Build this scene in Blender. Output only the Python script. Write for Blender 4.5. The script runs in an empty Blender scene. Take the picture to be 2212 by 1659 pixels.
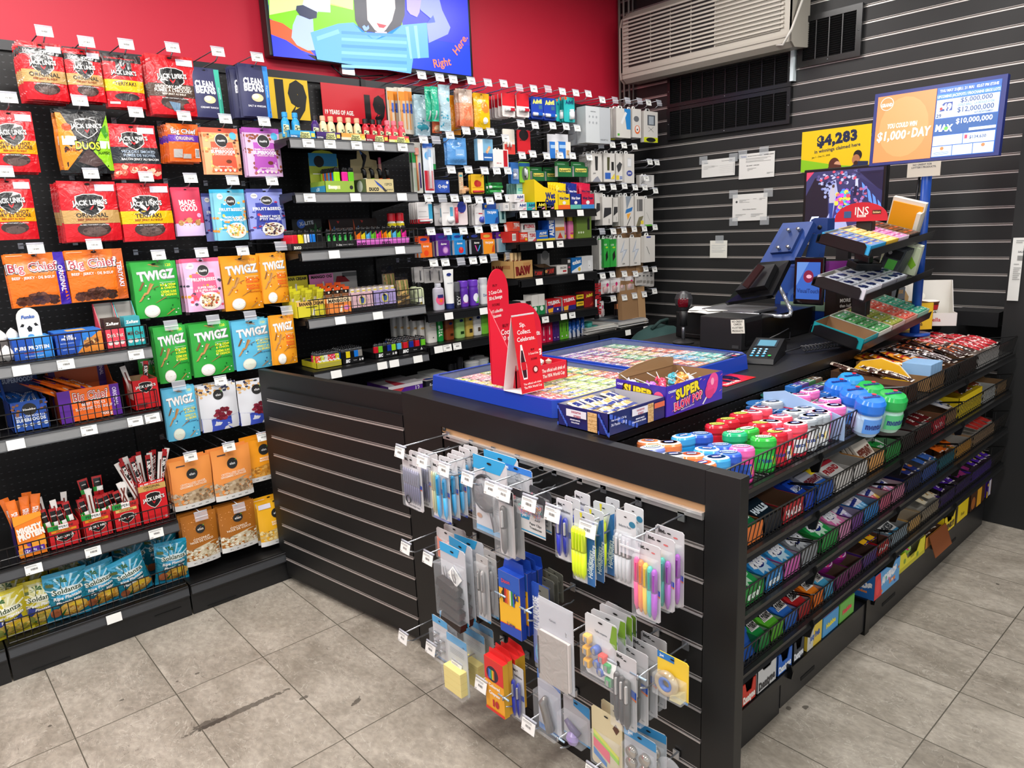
import bpy,bmesh,math,random
EN=enumerate;RN=range
qa='snack pouch';qb='t';qc='r';qd='snack box';qe='hang card';qf='e';qg='hanging pretzel pouches';qh='p';qi='jerky_pouch';qj='f0f0f0';qk='pen_pack';ql='lighter';qm='pretzel_pouch';qn='MULTIPLY';qo='display box';qp='display tray';qq='candy_carton';qr='carton';qs='foil';qu='dried_fruit_pouch';qv='pain_relief_card';qw='lip_balm_card';qx='Big Chief';qy='pillow';qz='excel';va='pen';vb='ORIGINAL';vc='Dentyne';vd='orange';ve='ShaderNodeTexCoord';vf='303030';vg='202020';vh='hanging bean snack pouches';vi='red';vj='toothbrush';vk='three';vl='green';vm='%s gum bottle, %s of its colour from the end panel';vo='Trident';vp='f4f4f4';vq='f4ece8';vr='battery_card';vu='SUBTRACT';vw='141414';vx='trail_mix_pouch';vy='razor_bag';vz='Principled BSDF';ja='s';jb='yellow';jc='two';jd='hanging fruit pouches';je='f8f0e8';jf='f0f4f8';jg='d8d8d8';jh='d8d4d0';ji='c8ccd0';jj='an empty clear holder';jk='DARK CHOCOLATE';jl='38a8e0';jm='sky blue';jn='SUPERFOODS';jo='Advil';jp='second';jq='olay_lotion_bottle';jr='mint_pack';jt='mentos';ju='medicine_box';jv='lighter_tray';jw='f8f0f0';jx='f4e8e4';jy='f0f0f8';jz='e8e8e8';ka='display card';kb='c8c8c8';kc='ShaderNodeTexNoise';kd='Roughness';ke='LESS_THAN';kf='BEEF JERKY AU BŒUF';kh='181818';ki='101010';kj='TYLENOL';kk='one';kl='jerky stick';km='handwritten_note';kn='blue';ko='hanging chocolate snack pouches';kp='f8f4f0';kq='f8e8e0';kr='f0f0f4';ks='e8e0d8';kt='cough_drop_pack';ku='black';kv='Object';kw='Base Color';kx='141416';ky='101012';kz='gum bottles on the top shelf';wa='four';we='five';wg='bare';wh='mint_roll';wi='dark blue';wj='ShaderNodeMix';wk='flat';wl='f0e8e0';wn='e8e4f0';wp='e8e4e0';wq='e8e4dc';wt='e8dcd8';wu='bottle';wv='DIVIDE';ww='28a050';wx='1c1c1e';wz='price_label';ga='hanging cashew pouches';gd='2 Coca-Cola';ge='ShaderNodeSeparateXYZ';gf='ADD';gg='price_rail';gh='meat_stick';gi='gum_bottle';gj='first';gk='durex';gm='dark brown';gn='card';go='cable';gp='bean_pouch';gq='Scale';gr='%s, %s in its carton';gs='white_lotion_bottle';gu='a printed price tag';gv='wrap_pack';gw='v';gx='snack bar';gy='protein_bar_carton';gz='front one'
from math import sin,cos
from mathutils import Vector,Matrix,noise
C=bpy.context.scene.collection
PI=math.pi
R=math.radians
W,H,FPX,HC=2212,1659,1546.97,1.505
ya,pa,ra=R(48.699),R(-12.482),R(-2.508)
_f=Vector((cos(ya)*cos(pa),sin(ya)*cos(pa),sin(pa)))
_r=Vector((sin(ya),-cos(ya),0))
_u=_r.cross(_f)
RT=_r*cos(ra)+_u*sin(ra)
UP=-_r*sin(ra)+_u*cos(ra)
cd=bpy.data.cameras.new('camera')
cam=bpy.data.objects.new('camera',cd)
C.objects.link(cam)
cam.matrix_world=Matrix(((RT.x,UP.x,-_f.x,0),(RT.y,UP.y,-_f.y,0),(RT.z,UP.z,-_f.z,HC),(0,0,0,1)))
cd.sensor_fit='HORIZONTAL'
cd.sensor_width=36
cd.lens=FPX/W*36
cd.clip_start=0.02
bpy.context.scene.camera=cam
vs=bpy.context.scene.view_settings
vs.view_transform='Standard'
vs.look='None'
vs.gamma=1
vs.use_curve_mapping=False
vs.exposure=0.72
wd=bpy.data.worlds.new('world')
bpy.context.scene.world=wd
wd.use_nodes=True
wd.node_tree.nodes['Background'].inputs[0].default_value=(0.86,0.93,1.0,1)
wd.node_tree.nodes['Background'].inputs[1].default_value=0.50
def area(name,loc,rot,sx,sy,power,col=(1,0.97,0.93)):
 l=bpy.data.lights.new(name,'AREA')
 l.shape='RECTANGLE'
 l.size=sx
 l.size_y=sy
 l.energy=power
 l.color=col
 o=bpy.data.objects.new(name,l)
 C.objects.link(o)
 o.location=loc
 o.rotation_euler=rot
 return o
def ray(u,v):
 return RT*(u-W/2)+UP*(H/2-v)+_f*FPX
def at(u,v,ax,val):
 d=ray(u,v)
 o=(0,0,HC)
 t=(val-o[ax])/d[ax]
 return Vector((d.x*t,d.y*t,HC+d.z*t))
def AX(u,v,x):return at(u,v,0,x)
def AY(u,v,y):return at(u,v,1,y)
def atz(u,v,z):return at(u,v,2,z)
def lin(c):
 c=c/255
 return c/12.92 if c<=0.04045 else((c+0.055)/1.055)**2.4
def rgb(h):
 h=''.join(q+q for q in h)if len(h)==3 else h
 return tuple(lin(int(h[i:i+2],16))for i in(0,2,4))+(1,)
PAL=dict(red='c81420',dred='8e0f1a',blk='0c0c0e',wht='efefec',tan='b08a4a',yel='eeb81c',org='ee6a10',pur='4a2290',grn='16a02e',sky='45b4dc',blu='1446a8',nav='1a2350',pnk='ec5c90',lil='c8a8d8',brn='5a3420',gry='8a8a8a',lgr='c4c4c2',dgr='3a3a3c',amb='ec9410',gld='c89434',teal='14a8a0',kraft='a8804c',cream='e6dcb4')
MATS={}
def MT(c,rough=0.45,metal=0.0,kind='',emit=0.0,alpha=None):
 key=(c,rough,metal,kind,emit,alpha)
 if key in MATS:return MATS[key]
 col=rgb(PAL.get(c,c))
 m=bpy.data.materials.new(c+'_'+(kind or 'plain'))
 m.use_nodes=True
 nt=m.node_tree
 b=nt.nodes[vz]
 b.inputs[kw].default_value=col
 b.inputs[kd].default_value=rough
 b.inputs['Metallic'].default_value=metal
 if emit:
  b.inputs['Emission Color'].default_value=col
  b.inputs['Emission Strength'].default_value=emit
 if alpha is not None:
  b.inputs['Alpha'].default_value=alpha
 if kind==qs:
  tc=nt.nodes.new(ve)
  n=nt.nodes.new(kc)
  n.inputs[gq].default_value=26
  n.inputs['Detail'].default_value=2
  n.inputs['Distortion'].default_value=1.2
  bp=nt.nodes.new('ShaderNodeBump')
  bp.inputs['Strength'].default_value=0.35
  bp.inputs['Distance'].default_value=0.012
  nt.links.new(tc.outputs[kv],n.inputs['Vector'])
  nt.links.new(n.outputs['Fac'],bp.inputs['Height'])
  nt.links.new(bp.outputs['Normal'],b.inputs['Normal'])
  b.inputs['Specular IOR Level'].default_value=0.6
 if kind=='matte':
  b.inputs['Specular IOR Level'].default_value=0.25
 if kind=='glass':
  b.inputs['Transmission Weight'].default_value=1
  b.inputs['IOR'].default_value=1.3
 MATS[key]=m
 return m
def CL(alpha=0.18,rough=0.08,c='ffffff'):
 return MT(c,rough,0,'film',0,alpha)
BLK=MT('0d0d0f',0.42)
CHR=MT(ji,0.22,0.95)
CHD=MT('8c8e94',0.3,0.9)
WIRE=MT('0a0a0b',0.35)
WHT=MT('eeeeea',0.5)
_txt={}
def glyphs(s,bold=0.0,shear=0.0):
 k=(s,bold,shear)
 if k in _txt:return _txt[k]
 cu=bpy.data.curves.new(qb,'FONT')
 cu.body=s
 cu.size=1
 cu.resolution_u=2
 cu.offset=bold
 cu.shear=shear
 cu.space_character=0.98+bold*2
 cu.align_x='CENTER'
 o=bpy.data.objects.new(qb,cu)
 me=o.to_mesh()
 vv=[(v.co.x,v.co.y)for v in me.vertices]
 ff=[tuple(p.vertices)for p in me.polygons]
 o.to_mesh_clear()
 bpy.data.objects.remove(o)
 bpy.data.curves.remove(cu)
 if vv:
  x0=min(v[0]for v in vv);x1=max(v[0]for v in vv)
  y0=min(v[1]for v in vv);y1=max(v[1]for v in vv)
  if '\n'not in s:y0,y1=min(y0,0),max(y1,.6)
  hh=(y1-y0)if '\n'in s else 0.72
  cy=(y0+y1)/2 if '\n'in s else 0.36
  vv=[((x-(x0+x1)/2)/hh,(y-cy)/hh)for x,y in vv]
  w=(x1-x0)/hh
 else:
  w=1
 _txt[k]=(vv,ff,w)
 return _txt[k]
I4=Matrix.Identity(4)
class MB:
 def __init__(s):
  s.v=[];s.f=[];s.m=[];s.sm=[];s.mats=[];s.M=I4
 def mi(s,m):
  if m not in s.mats:s.mats.append(m)
  return s.mats.index(m)
 def add(s,vs,fs,m,smooth=False):
  o=len(s.v)
  M=s.M
  s.v+=[M@Vector(v)for v in vs]if M is not I4 else[Vector(v)for v in vs]
  k=s.mi(m)
  for f in fs:
   s.f.append(tuple(i+o for i in f));s.m.append(k);s.sm.append(smooth)
  return s
 def BX(s,x0,x1,y0,y1,z0,z1,m,mt=None):
  vs=[(x0,y0,z0),(x1,y0,z0),(x1,y1,z0),(x0,y1,z0),(x0,y0,z1),(x1,y0,z1),(x1,y1,z1),(x0,y1,z1)]
  fs=[(0,3,2,1),(0,1,5,4),(1,2,6,5),(2,3,7,6),(3,0,4,7)]
  s.add(vs,fs,m)
  s.add(vs,[(4,5,6,7)],mt or m)
  return s
 def BB(s,x0,x1,y0,y1,z0,z1,m,b=0.004):
  """box with chamfered edges"""
  bm=bmesh.new()
  bmesh.ops.create_cube(bm,size=1)
  for v in bm.verts:
   v.co=Vector((x0+(v.co.x+.5)*(x1-x0),y0+(v.co.y+.5)*(y1-y0),z0+(v.co.z+.5)*(z1-z0)))
  b=min(b,(x1-x0)*.45,(y1-y0)*.45,(z1-z0)*.45)
  bmesh.ops.bevel(bm,geom=bm.edges[:],offset=b,segments=2,affect='EDGES',profile=.6)
  bm.verts.index_update()
  s.add([v.co[:]for v in bm.verts],[tuple(v.index for v in f.verts)for f in bm.faces],m)
  bm.free()
  return s
 def QD(s,a,b,c,d,m):
  return s.add([a,b,c,d],[(0,1,2,3)],m)
 def SL(s,pts,t,m,n=None):
  """thick polygon: pts in 3D (planar), thickness t along normal"""
  p=[Vector(q)for q in pts]
  if n is None:
   n=(p[1]-p[0]).cross(p[2]-p[1]).normalized()
  q=[a-n*t for a in p]
  k=len(p)
  fs=[tuple(RN(k)),tuple(RN(2*k-1,k-1,-1))]
  fs+=[((i+1)%k,i,k+i,k+(i+1)%k)for i in RN(k)]
  return s.add([a[:]for a in p+q],fs,m)
 def TU(s,pts,r,m,n=6,closed=False,cap=True):
  P=[Vector(p)for p in pts]
  k=len(P)
  vs=[]
  up=None
  for i,p in EN(P):
   if closed:
    t=(P[(i+1)%k]-P[i-1])
   else:
    t=P[min(i+1,k-1)]-P[max(i-1,0)]
   if t.length<1e-9:t=Vector((0,0,1))
   t.normalize()
   if up is None:
    up=Vector((0,0,1))if abs(t.z)<.9 else Vector((1,0,0))
   a=(up-t*up.dot(t))
   if a.length<1e-6:a=t.orthogonal()
   a.normalize()
   up=a
   b=t.cross(a)
   rr=r[i]if isinstance(r,(list,tuple))else r
   for j in RN(n):
    an=2*PI*j/n
    vs.append(p+a*cos(an)*rr+b*sin(an)*rr)
  fs=[]
  for i in RN(k if closed else k-1):
   i2=(i+1)%k
   for j in RN(n):
    j2=(j+1)%n
    fs.append((i*n+j,i*n+j2,i2*n+j2,i2*n+j))
  if cap and not closed:
   fs.append(tuple(RN(n-1,-1,-1)))
   fs.append(tuple((k-1)*n+j for j in RN(n)))
  return s.add(vs,fs,m,n>5)
 def CY(s,a,b,r,m,n=16,r2=None):
  return s.TU([a,b],[r,r if r2 is None else r2],m,n)
 def lathe(s,prof,m,n=24,sx=1,sy=1,cx=0,cy=0,cap=True,e=1.0):
  """profile of (r,z); m may be a list per ring; e<1: superellipse"""
  vs=[]
  for r,z in prof:
   for j in RN(n):
    a=2*PI*j/n
    c,d=cos(a),sin(a)
    c=math.copysign(abs(c)**e,c);d=math.copysign(abs(d)**e,d)
    vs.append((cx+c*r*sx,cy+d*r*sy,z))
  for i in RN(len(prof)-1):
   mm=m[i]if isinstance(m,list)else m
   s.add([vs[i*n+j]for j in RN(n)]+[vs[(i+1)*n+j]for j in RN(n)],[(j,(j+1)%n,n+(j+1)%n,n+j)for j in RN(n)],mm,True)
  if cap:
   mm=m[-1]if isinstance(m,list)else m
   if prof[-1][0]>1e-5:s.add(vs[-n:],[tuple(RN(n))],mm)
   mm=m[0]if isinstance(m,list)else m
   if prof[0][0]>1e-5:s.add(vs[:n],[tuple(RN(n-1,-1,-1))],mm)
  return s
 def grid(s,nu,nv,fn,m,smooth=True,flip=False):
  vs=[fn(i/nu,j/nv)for j in RN(nv+1)for i in RN(nu+1)]
  fs=[]
  for j in RN(nv):
   for i in RN(nu):
    a=j*(nu+1)+i
    q=(a,a+1,a+nu+2,a+nu+1)
    fs.append(q[::-1]if flip else q)
  return s.add(vs,fs,m,smooth)
 def mesh(s,name):
  me=bpy.data.meshes.new(name)
  me.from_pydata([v[:]for v in s.v],[],s.f)
  for m in s.mats:me.materials.append(m)
  me.polygons.foreach_set('material_index',s.m)
  me.polygons.foreach_set('use_smooth',s.sm)
  me.update()
  return me
 def obj(s,name,parent=None):
  o=bpy.data.objects.new(name,s.mesh(name))
  C.objects.link(o)
  if parent is not None:o.parent=parent
  return o
def tag(o,L1,cat,G1=None,kind=None):
 o['label']=L1
 o['category']=cat
 if G1:o['group']=G1
 if kind:o['kind']=kind
 return o
def struct(o):
 o['kind']='structure'
 return o
def EM(name,loc,L1,cat,G1=None,rz=0):
 o=bpy.data.objects.new(name,None)
 o.empty_display_size=.05
 C.objects.link(o)
 o.location=loc
 o.rotation_euler=(0,0,rz)
 return tag(o,L1,cat,G1)
def pr(mb,el,w,h,fm,rough=0.4,kind='',sub=1,z0=1,bare=False):
 """el: list of shapes in fractions of the face (x right, y up, 0..1), fm(x,y,off) maps metres on the face to 3D"""
 lay=0.00012 if not bare else 0
 for i,e in EN(el):
  off=0.0004+lay*(i+z0)
  k=e[0]
  if k==qc:
   _,x0,y0,x1,y1,c=e[:6]
   m=MT(c,rough,0,kind)
   nx=max(1,int((x1-x0)*sub*14));ny=max(1,int((y1-y0)*sub*16))
   if sub<1:nx=ny=1
   mb.grid(nx,ny,lambda a,b:fm((x0+(x1-x0)*a)*w,(y0+(y1-y0)*b)*h,off),m,sub>=1)
  elif k==qf:
   _,cx,cy,rx,ry,c=e[:6]
   m=MT(c,rough,0,kind)
   n=20
   rings=3 if sub>=1 else 1
   vs=[fm(cx*w,cy*h,off)]
   for q in RN(1,rings+1):
    for j in RN(n):
     a=2*PI*j/n
     vs.append(fm(cx*w+cos(a)*rx*w*q/rings,cy*h+sin(a)*ry*w*q/rings,off))
   fs=[(0,1+j,1+(j+1)%n)for j in RN(n)]
   for q in RN(1,rings):
    fs+=[(1+(q-1)*n+j,1+q*n+j,1+q*n+(j+1)%n,1+(q-1)*n+(j+1)%n)for j in RN(n)]
   mb.add(vs,fs,m,sub>=1)
  elif k==qh:
   _,pts,c=e[:3]
   m=MT(c,rough,0,kind)
   n=len(pts)
   q=[]
   for a in RN(n):
    p0,p1=pts[a],pts[(a+1)%n]
    st=4 if sub>=1 else 1
    q+=[(p0[0]+(p1[0]-p0[0])*t/st,p0[1]+(p1[1]-p0[1])*t/st)for t in RN(st)]
   cx=sum(a[0]for a in q)/len(q);cy=sum(a[1]for a in q)/len(q)
   K=len(q)
   vs=[fm(cx*w,cy*h,off)]
   for fr in((.5,1)if sub>=1 else(1,)):
    vs+=[fm((cx+(a[0]-cx)*fr)*w,(cy+(a[1]-cy)*fr)*h,off)for a in q]
   fs=[(0,1+j,1+(j+1)%K)for j in RN(K)]
   if sub>=1:fs+=[(1+j,1+K+j,1+K+(j+1)%K,1+(j+1)%K)for j in RN(K)]
   mb.add(vs,fs,m,sub>=1)
  elif k==qb:
   _,s,cx,cy,th,c=e[:6]
   mw=e[6]if len(e)>6 else 0.9
   rot=R(e[7])if len(e)>7 and e[7]else 0
   bold=e[8]if len(e)>8 else 0.02
   shear=e[9]if len(e)>9 else 0
   vv,ff,tw=glyphs(s,bold,shear)
   H_=th*h
   sx=H_
   lim=mw*(w if abs(sin(rot))<.7 else h)
   if tw*sx>lim:sx=lim/tw
   m=MT(c,rough,0,kind)
   co,si=cos(rot),sin(rot)
   vs=[]
   for x,y in vv:
    x*=sx;y*=H_
    vs.append(fm(cx*w+x*co-y*si,cy*h+x*si+y*co,off))
   mb.add(vs,ff,m)
  elif k==ja:
   _,x0,y0,x1,y1,cols,n,r0,seed=e[:9]
   rd=random.Random(seed)
   for q in RN(n):
    cx=x0+(x1-x0)*rd.random();cy=y0+(y1-y0)*rd.random()
    m=MT(rd.choice(cols),rough,0,kind)
    K=6
    a0=rd.random()*6
    e1=.5+rd.random()*.6
    vs=[fm(cx*w+cos(a0+2*PI*j/K)*r0*w,cy*h+sin(a0+2*PI*j/K)*r0*w*e1,off+lay*(q%5)*.2)for j in RN(K)]
    mb.add(vs,[tuple(RN(K))],m)
def FL(x0,y,z0):
 return lambda x,z,o:(x0+x,y-o,z0+z)
def bag_fn(w,h,d,kind,seed,wr):
 sd=seed*7.13
 def prof(v):
  if kind=='pouch':
   return 0 if v>.93 else min(1,(0.93-v)/.55)**.7*(1 if v>.12 else .72+.28*v/.12)
  if kind==wk:
   return(0 if v>.86 or v<.05 else min(1,(v-.05)/.15,(.86-v)/.25))
  v2=(v-.05)/.9
  return max(0,sin(PI*max(0,min(1,v2))))**.6
 def fn(x,z,o,back=False):
  u=x/w
  v=z/h
  uu=max(0,1-abs(2*u-1)**2.6)
  b=d/2*prof(v)*uu**.7
  b+=wr*(noise.noise(Vector((x*22+sd,z*22,sd)))*.6+noise.noise(Vector((x*60+sd,z*46,sd)))*.3)*(0.25+uu)
  sway=wr*1.5*noise.noise(Vector((sd,z*9,3)))
  pinch=1-.045*prof(v)*(kind==qy)
  X=(x-w/2)*pinch+sway
  if back:return(X,b*.8+.0006+o,z)
  return(X,-b-o,z)
 return fn
def BG(w,h,d,base,el,kind='pouch',seed=1,wr=.0022,rough=.28,foil=qs,hole=True,back=None,edge=None):
 mb=MB()
 fn=bag_fn(w,h,d,kind,seed,wr)
 m=MT(base,rough,0,foil)
 nu,nv=14,18
 mb.grid(nu,nv,lambda a,b:fn(a*w,b*h,0),m)
 mb.grid(nu,nv,lambda a,b:fn(a*w,b*h,0,True),MT(back or base,rough,0,foil),True,True)
 for u in(0,1):
  mb.grid(1,nv,lambda a,b:fn(u*w,b*h,0,a>.5),m,False,u==0)
 for b_ in(0,1):
  mb.grid(nu,1,lambda a,b:fn(a*w,b_*h,0,b>.5),m,False,b_==0)
 pr(mb,el,w,h,fn,rough,foil,1)
 if hole:
  pr(mb,[(qf,.5,.955,.05,.02,'060606')],w,h,fn,.8,'',1,len(el)+2)
 return mb
def CT(w,h,d,base,F1=(),top=(),L2=(),right=(),rough=.42,topc=None,sidec=None,bev=0):
 mb=MB()
 m=MT(base,rough)
 mb.BX(-w/2,w/2,-d/2,d/2,0,h,m,MT(topc,rough)if topc else None)
 if sidec:
  ms=MT(sidec,rough)
  mb.QD((-w/2-.0002,d/2,0),(-w/2-.0002,-d/2,0),(-w/2-.0002,-d/2,h),(-w/2-.0002,d/2,h),ms)
  mb.QD((w/2+.0002,-d/2,0),(w/2+.0002,d/2,0),(w/2+.0002,d/2,h),(w/2+.0002,-d/2,h),ms)
 pr(mb,F1,w,h,lambda x,z,o:(x-w/2,-d/2-o,z),rough,'',0)
 pr(mb,top,w,d,lambda x,y,o:(x-w/2,-d/2+y,h+o),rough,'',0)
 pr(mb,L2,d,h,lambda x,z,o:(-w/2-o,d/2-x,z),rough,'',0)
 pr(mb,right,d,h,lambda x,z,o:(w/2+o,-d/2+x,z),rough,'',0)
 return mb
def TY(w,d,hf,hb,base,F1=(),L2=(),I1='8c7050',t=.002,hm=None,backc=None,backp=(),rough=.45,cut=0):
 """open display carton: low front hf, high back hb; sides step from front to back"""
 mb=MB()
 m=MT(base,rough);mi=MT(I1,.7)
 x0,x1,y0,y1=-w/2,w/2,-d/2,d/2
 mb.BX(x0,x1,y0,y1,0,t,mi)
 if cut:
  c=cut
  pts=[(x0,y0,0),(x1,y0,0),(x1,y0,hf),(x1-w*.2,y0,hf),(x1-w*.32,y0,hf*(1-c)),(x0+w*.32,y0,hf*(1-c)),(x0+w*.2,y0,hf),(x0,y0,hf)]
  mb.SL(pts,t,m,Vector((0,-1,0)))
 else:
  mb.BX(x0,x1,y0,y0+t,0,hf,m)
 mb.QD((x0+t,y0+t+.0003,t),(x1-t,y0+t+.0003,t),(x1-t,y0+t+.0003,hf*(1-cut)),(x0+t,y0+t+.0003,hf*(1-cut)),mi)
 mb.BX(x0,x1,y1-t,y1,0,hb,m)
 mb.QD((x0+t,y1-t-.0003,t),(x1-t,y1-t-.0003,t),(x1-t,y1-t-.0003,hb-.0005),(x0+t,y1-t-.0003,hb-.0005),MT(backc,rough)if backc else mi)
 ym=y0+d*.45
 hs=hf if hm is None else hm
 for x,sgn in((x0,1),(x1,-1)):
  pts=[(x,y0,0),(x,y1,0),(x,y1,hb),(x,y1-d*.12,hb),(x,ym,hs),(x,y0,hf)]
  n=Vector((-sgn,0,0))
  mb.SL(pts,t,m,n)
  mb.add([(x+sgn*(t+.0003),p[1],p[2])for p in pts],[tuple(RN(6))],mi)
 pr(mb,F1,w,hf,lambda x,z,o:(x-w/2,y0-o,z),rough,'',0)
 pr(mb,L2,d,min(hs,hf),lambda x,z,o:(x0-o,y1-x,z),rough,'',0)
 if backp:pr(mb,backp,w,hb,lambda x,z,o:(x-w/2,y1-t-.0004-o,z),rough,'',0)
 return mb
def BO(prof,mats,rl,z0,z1,el,n=24,sx=1,sy=1,span=1.0):
 """lathe bottle with a label wrapped on the front between z0..z1 at radius rl"""
 mb=MB()
 mb.lathe(prof,mats,n,sx,sy)
 w=rl*2*span
 if el:
  def fm(x,z,o):
   a=(x-w/2)/rl
   return((rl+o+.0003)*sin(a)*sx,-(rl+o+.0003)*cos(a)*sy,z0+z)
  pr(mb,el,w,z1-z0,fm,.4,'',1)
 return mb
def PL(me_or_mb,name,loc,L1,cat,G1=None,rz=0,rx=0,ry=0,scale=None):
 me=me_or_mb if isinstance(me_or_mb,bpy.types.Mesh)else me_or_mb.mesh(name)
 o=bpy.data.objects.new(name,me)
 C.objects.link(o)
 o.location=loc
 o.rotation_euler=(rx,ry,rz)
 if scale:o.scale=scale
 tag(o,L1,cat,G1)
 return o
ORD=['front',jp,'third','fourth','fifth','sixth','seventh','eighth','ninth','tenth','eleventh','twelfth','thirteenth','fourteenth','fifteenth','sixteenth','seventeenth','eighteenth','nineteenth','twentieth']
NTH=[gj]+ORD[1:]
XR,YB,ZC=4.17,3.45,3.05
LIGHTS=[(-0.9,-1.6),(-0.9,0.5),(-0.75,2.45),(0.9,-1.6),(0.9,0.4),(0.6,1.95),(2.45,-1.2),(3.4,0.85),(2.9,2.35)]
LP=[10,16,26,13,24,26,15,19,12]
fix=MB()
fix.BX(-.6,.6,-.15,.15,-.02,.05,MT('e8e8e6',.5))
fix_me=fix.mesh('housing')
dif=MB()
dif.BX(-.57,.57,-.12,.12,-.028,-.021,MT('ffffff',.5,0,'',2.2))
dif_me=dif.mesh('diffuser')
for i,(lx,ly)in EN(LIGHTS):
 t=EM('ceiling_light',(lx,ly,ZC-.05),'white rectangular ceiling light, %s of the nine above the shop floor'%NTH[i],'ceiling light','ceiling lights')
 for nm,me in(('housing',fix_me),('diffuser',dif_me)):
  o=bpy.data.objects.new(nm,me);C.objects.link(o);o.parent=t
 a=area('lamp',(lx,ly,ZC-.09),(0,0,0),1.1,.22,LP[i])
 a.parent=t
 a.location=(0,0,-.05)
def floor_mat():
 m=bpy.data.materials.new('stone_tile')
 m.use_nodes=True
 nt=m.node_tree;N=nt.nodes;L=nt.links
 b=N[vz]
 tc=N.new(ve)
 def math_(op,a,b_=None,c=None):
  n=N.new('ShaderNodeMath');n.operation=op
  for i,x in EN((a,b_,c)):
   if x is None:continue
   if isinstance(x,(int,float)):n.inputs[i].default_value=x
   else:L.new(x,n.inputs[i])
  return n.outputs[0]
 sp=N.new(ge);L.new(tc.outputs[kv],sp.inputs[0])
 X,Y=sp.outputs[0],sp.outputs[1]
 def joint(c,off,s):
  f=math_('FRACT',math_(wv,math_(gf,c,-off+40*s),s))
  d=math_(qn,math_(vu,.5,math_('ABSOLUTE',math_(vu,f,.5))),s)
  return math_(ke,d,.0017)
 j=math_('MAXIMUM',joint(X,.232,.3025),joint(Y,.59,.604))
 ix=math_('FLOOR',math_(wv,math_(gf,X,-.232+12.1),.3025));iy=math_('FLOOR',math_(wv,math_(gf,Y,-.59+24.16),.604))
 cx=N.new('ShaderNodeCombineXYZ');L.new(math_(gf,X,math_(qn,ix,3.7)),cx.inputs[0]);L.new(math_(gf,Y,math_(qn,iy,5.3)),cx.inputs[1]);L.new(math_(qn,math_(gf,ix,iy),1.7),cx.inputs[2])
 mp=N.new('ShaderNodeMapping');mp.inputs[gq].default_value=(1.6,1,1);mp.inputs['Rotation'].default_value=(0,0,.6);L.new(cx.outputs[0],mp.inputs[0])
 def noise_(sc,det,dist=0,src=None):
  n=N.new(kc);n.inputs[gq].default_value=sc;n.inputs['Detail'].default_value=det;n.inputs['Distortion'].default_value=dist
  n.inputs[kd].default_value=.62
  L.new(src or mp.outputs[0],n.inputs[0]);return n.outputs['Fac']
 def ramp(f,stops):
  r=N.new('ShaderNodeValToRGB');e=r.color_ramp.elements
  while len(e)<len(stops):e.new(.5)
  for q,(p,c)in zip(e,stops):q.position=p;q.color=rgb(c)if isinstance(c,str)else(c,c,c,1)
  L.new(f,r.inputs[0]);return r.outputs[0]
 def mix(f,a,c,mode='MIX'):
  n=N.new(wj);n.data_type='RGBA';n.blend_type=mode
  for s,x in((0,f),(6,a),(7,c)):
   if isinstance(x,(int,float)):n.inputs[s].default_value=x
   elif isinstance(x,str):n.inputs[s].default_value=rgb(x)
   else:L.new(x,n.inputs[s])
  return n.outputs[2]
 base=ramp(noise_(3.2,8,.8),[(.32,'877f73'),(.5,'9b9387'),(.68,'ada599')])
 fine=ramp(noise_(38,6),[(.35,.72),(.65,1.12)])
 col=mix(.75,base,fine,qn)
 def vein(sc,wdt,dist):
  v=noise_(sc,3,dist)
  return math_(ke,math_('ABSOLUTE',math_(vu,v,.5)),wdt)
 gate=math_('GREATER_THAN',noise_(2.3,2),.53)
 col=mix(math_(qn,math_(qn,vein(4.5,.0035,2.2),gate),.55),col,'5e554c')
 col=mix(math_(qn,vein(7.5,.006,1.5),.35),col,'c8c2b6')
 def blob(cx_,cy_,rx,ry,rot,th):
  q=N.new('ShaderNodeMapping');q.vector_type='TEXTURE';q.inputs['Location'].default_value=(cx_,cy_,0);q.inputs['Rotation'].default_value=(0,0,rot);q.inputs[gq].default_value=(rx,ry,1)
  L.new(tc.outputs[kv],q.inputs[0])
  ln=N.new('ShaderNodeVectorMath');ln.operation='LENGTH';L.new(q.outputs[0],ln.inputs[0])
  return math_('GREATER_THAN',math_(vu,math_(qn,n2,1.6),ln.outputs['Value']),th)
 n2=noise_(60,6,0,tc.outputs[kv])
 for(px,rx,ry,rot,th)in[((452,1563),.05,.018,-.15,0.15),((520,1535),.13,.009,-.03,-.05),((425,1455),.006,.005,0,-.1),((383,1472),.004,.004,0,-.1),((263,1512),.006,.004,0,-.1),((657,1507),.012,.007,0,0),((1703,1530),.008,.006,0,0),((2155,1262),.006,.006,0,0),((108,1568),.005,.005,0,0),((1740,1528),.01,.006,0,0),((770,1515),.035,.012,.5,.35)]:
  p=atz(px[0],px[1],0)
  col=mix(math_(qn,blob(p.x,p.y,rx*1.5,ry*1.5,rot,th),.72),col,'38322c')
 col=mix(j,col,'514c42')
 L.new(col,b.inputs[kw])
 L.new(ramp(noise_(12,4),[(.3,.38),(.7,.55)]),b.inputs[kd])
 bp=N.new('ShaderNodeBump');bp.inputs['Strength'].default_value=.25;bp.inputs['Distance'].default_value=.004
 L.new(math_(vu,noise_(20,6),math_(qn,j,.6)),bp.inputs['Height']);L.new(bp.outputs[0],b.inputs['Normal'])
 return m
fl=MB()
fl.BX(-4,5,-4,3.5,-.05,0,floor_mat())
struct(fl.obj('floor'))
ce=MB();ce.BX(-4,5,-4,3.5,ZC,ZC+.05,MT('d8d8d6',.8))
struct(ce.obj('ceiling'))
wb=MB();wb.BX(-4,4.25,YB,YB+.08,0,ZC,MT('d4203c',.5))
struct(wb.obj('wall_back'))
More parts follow.
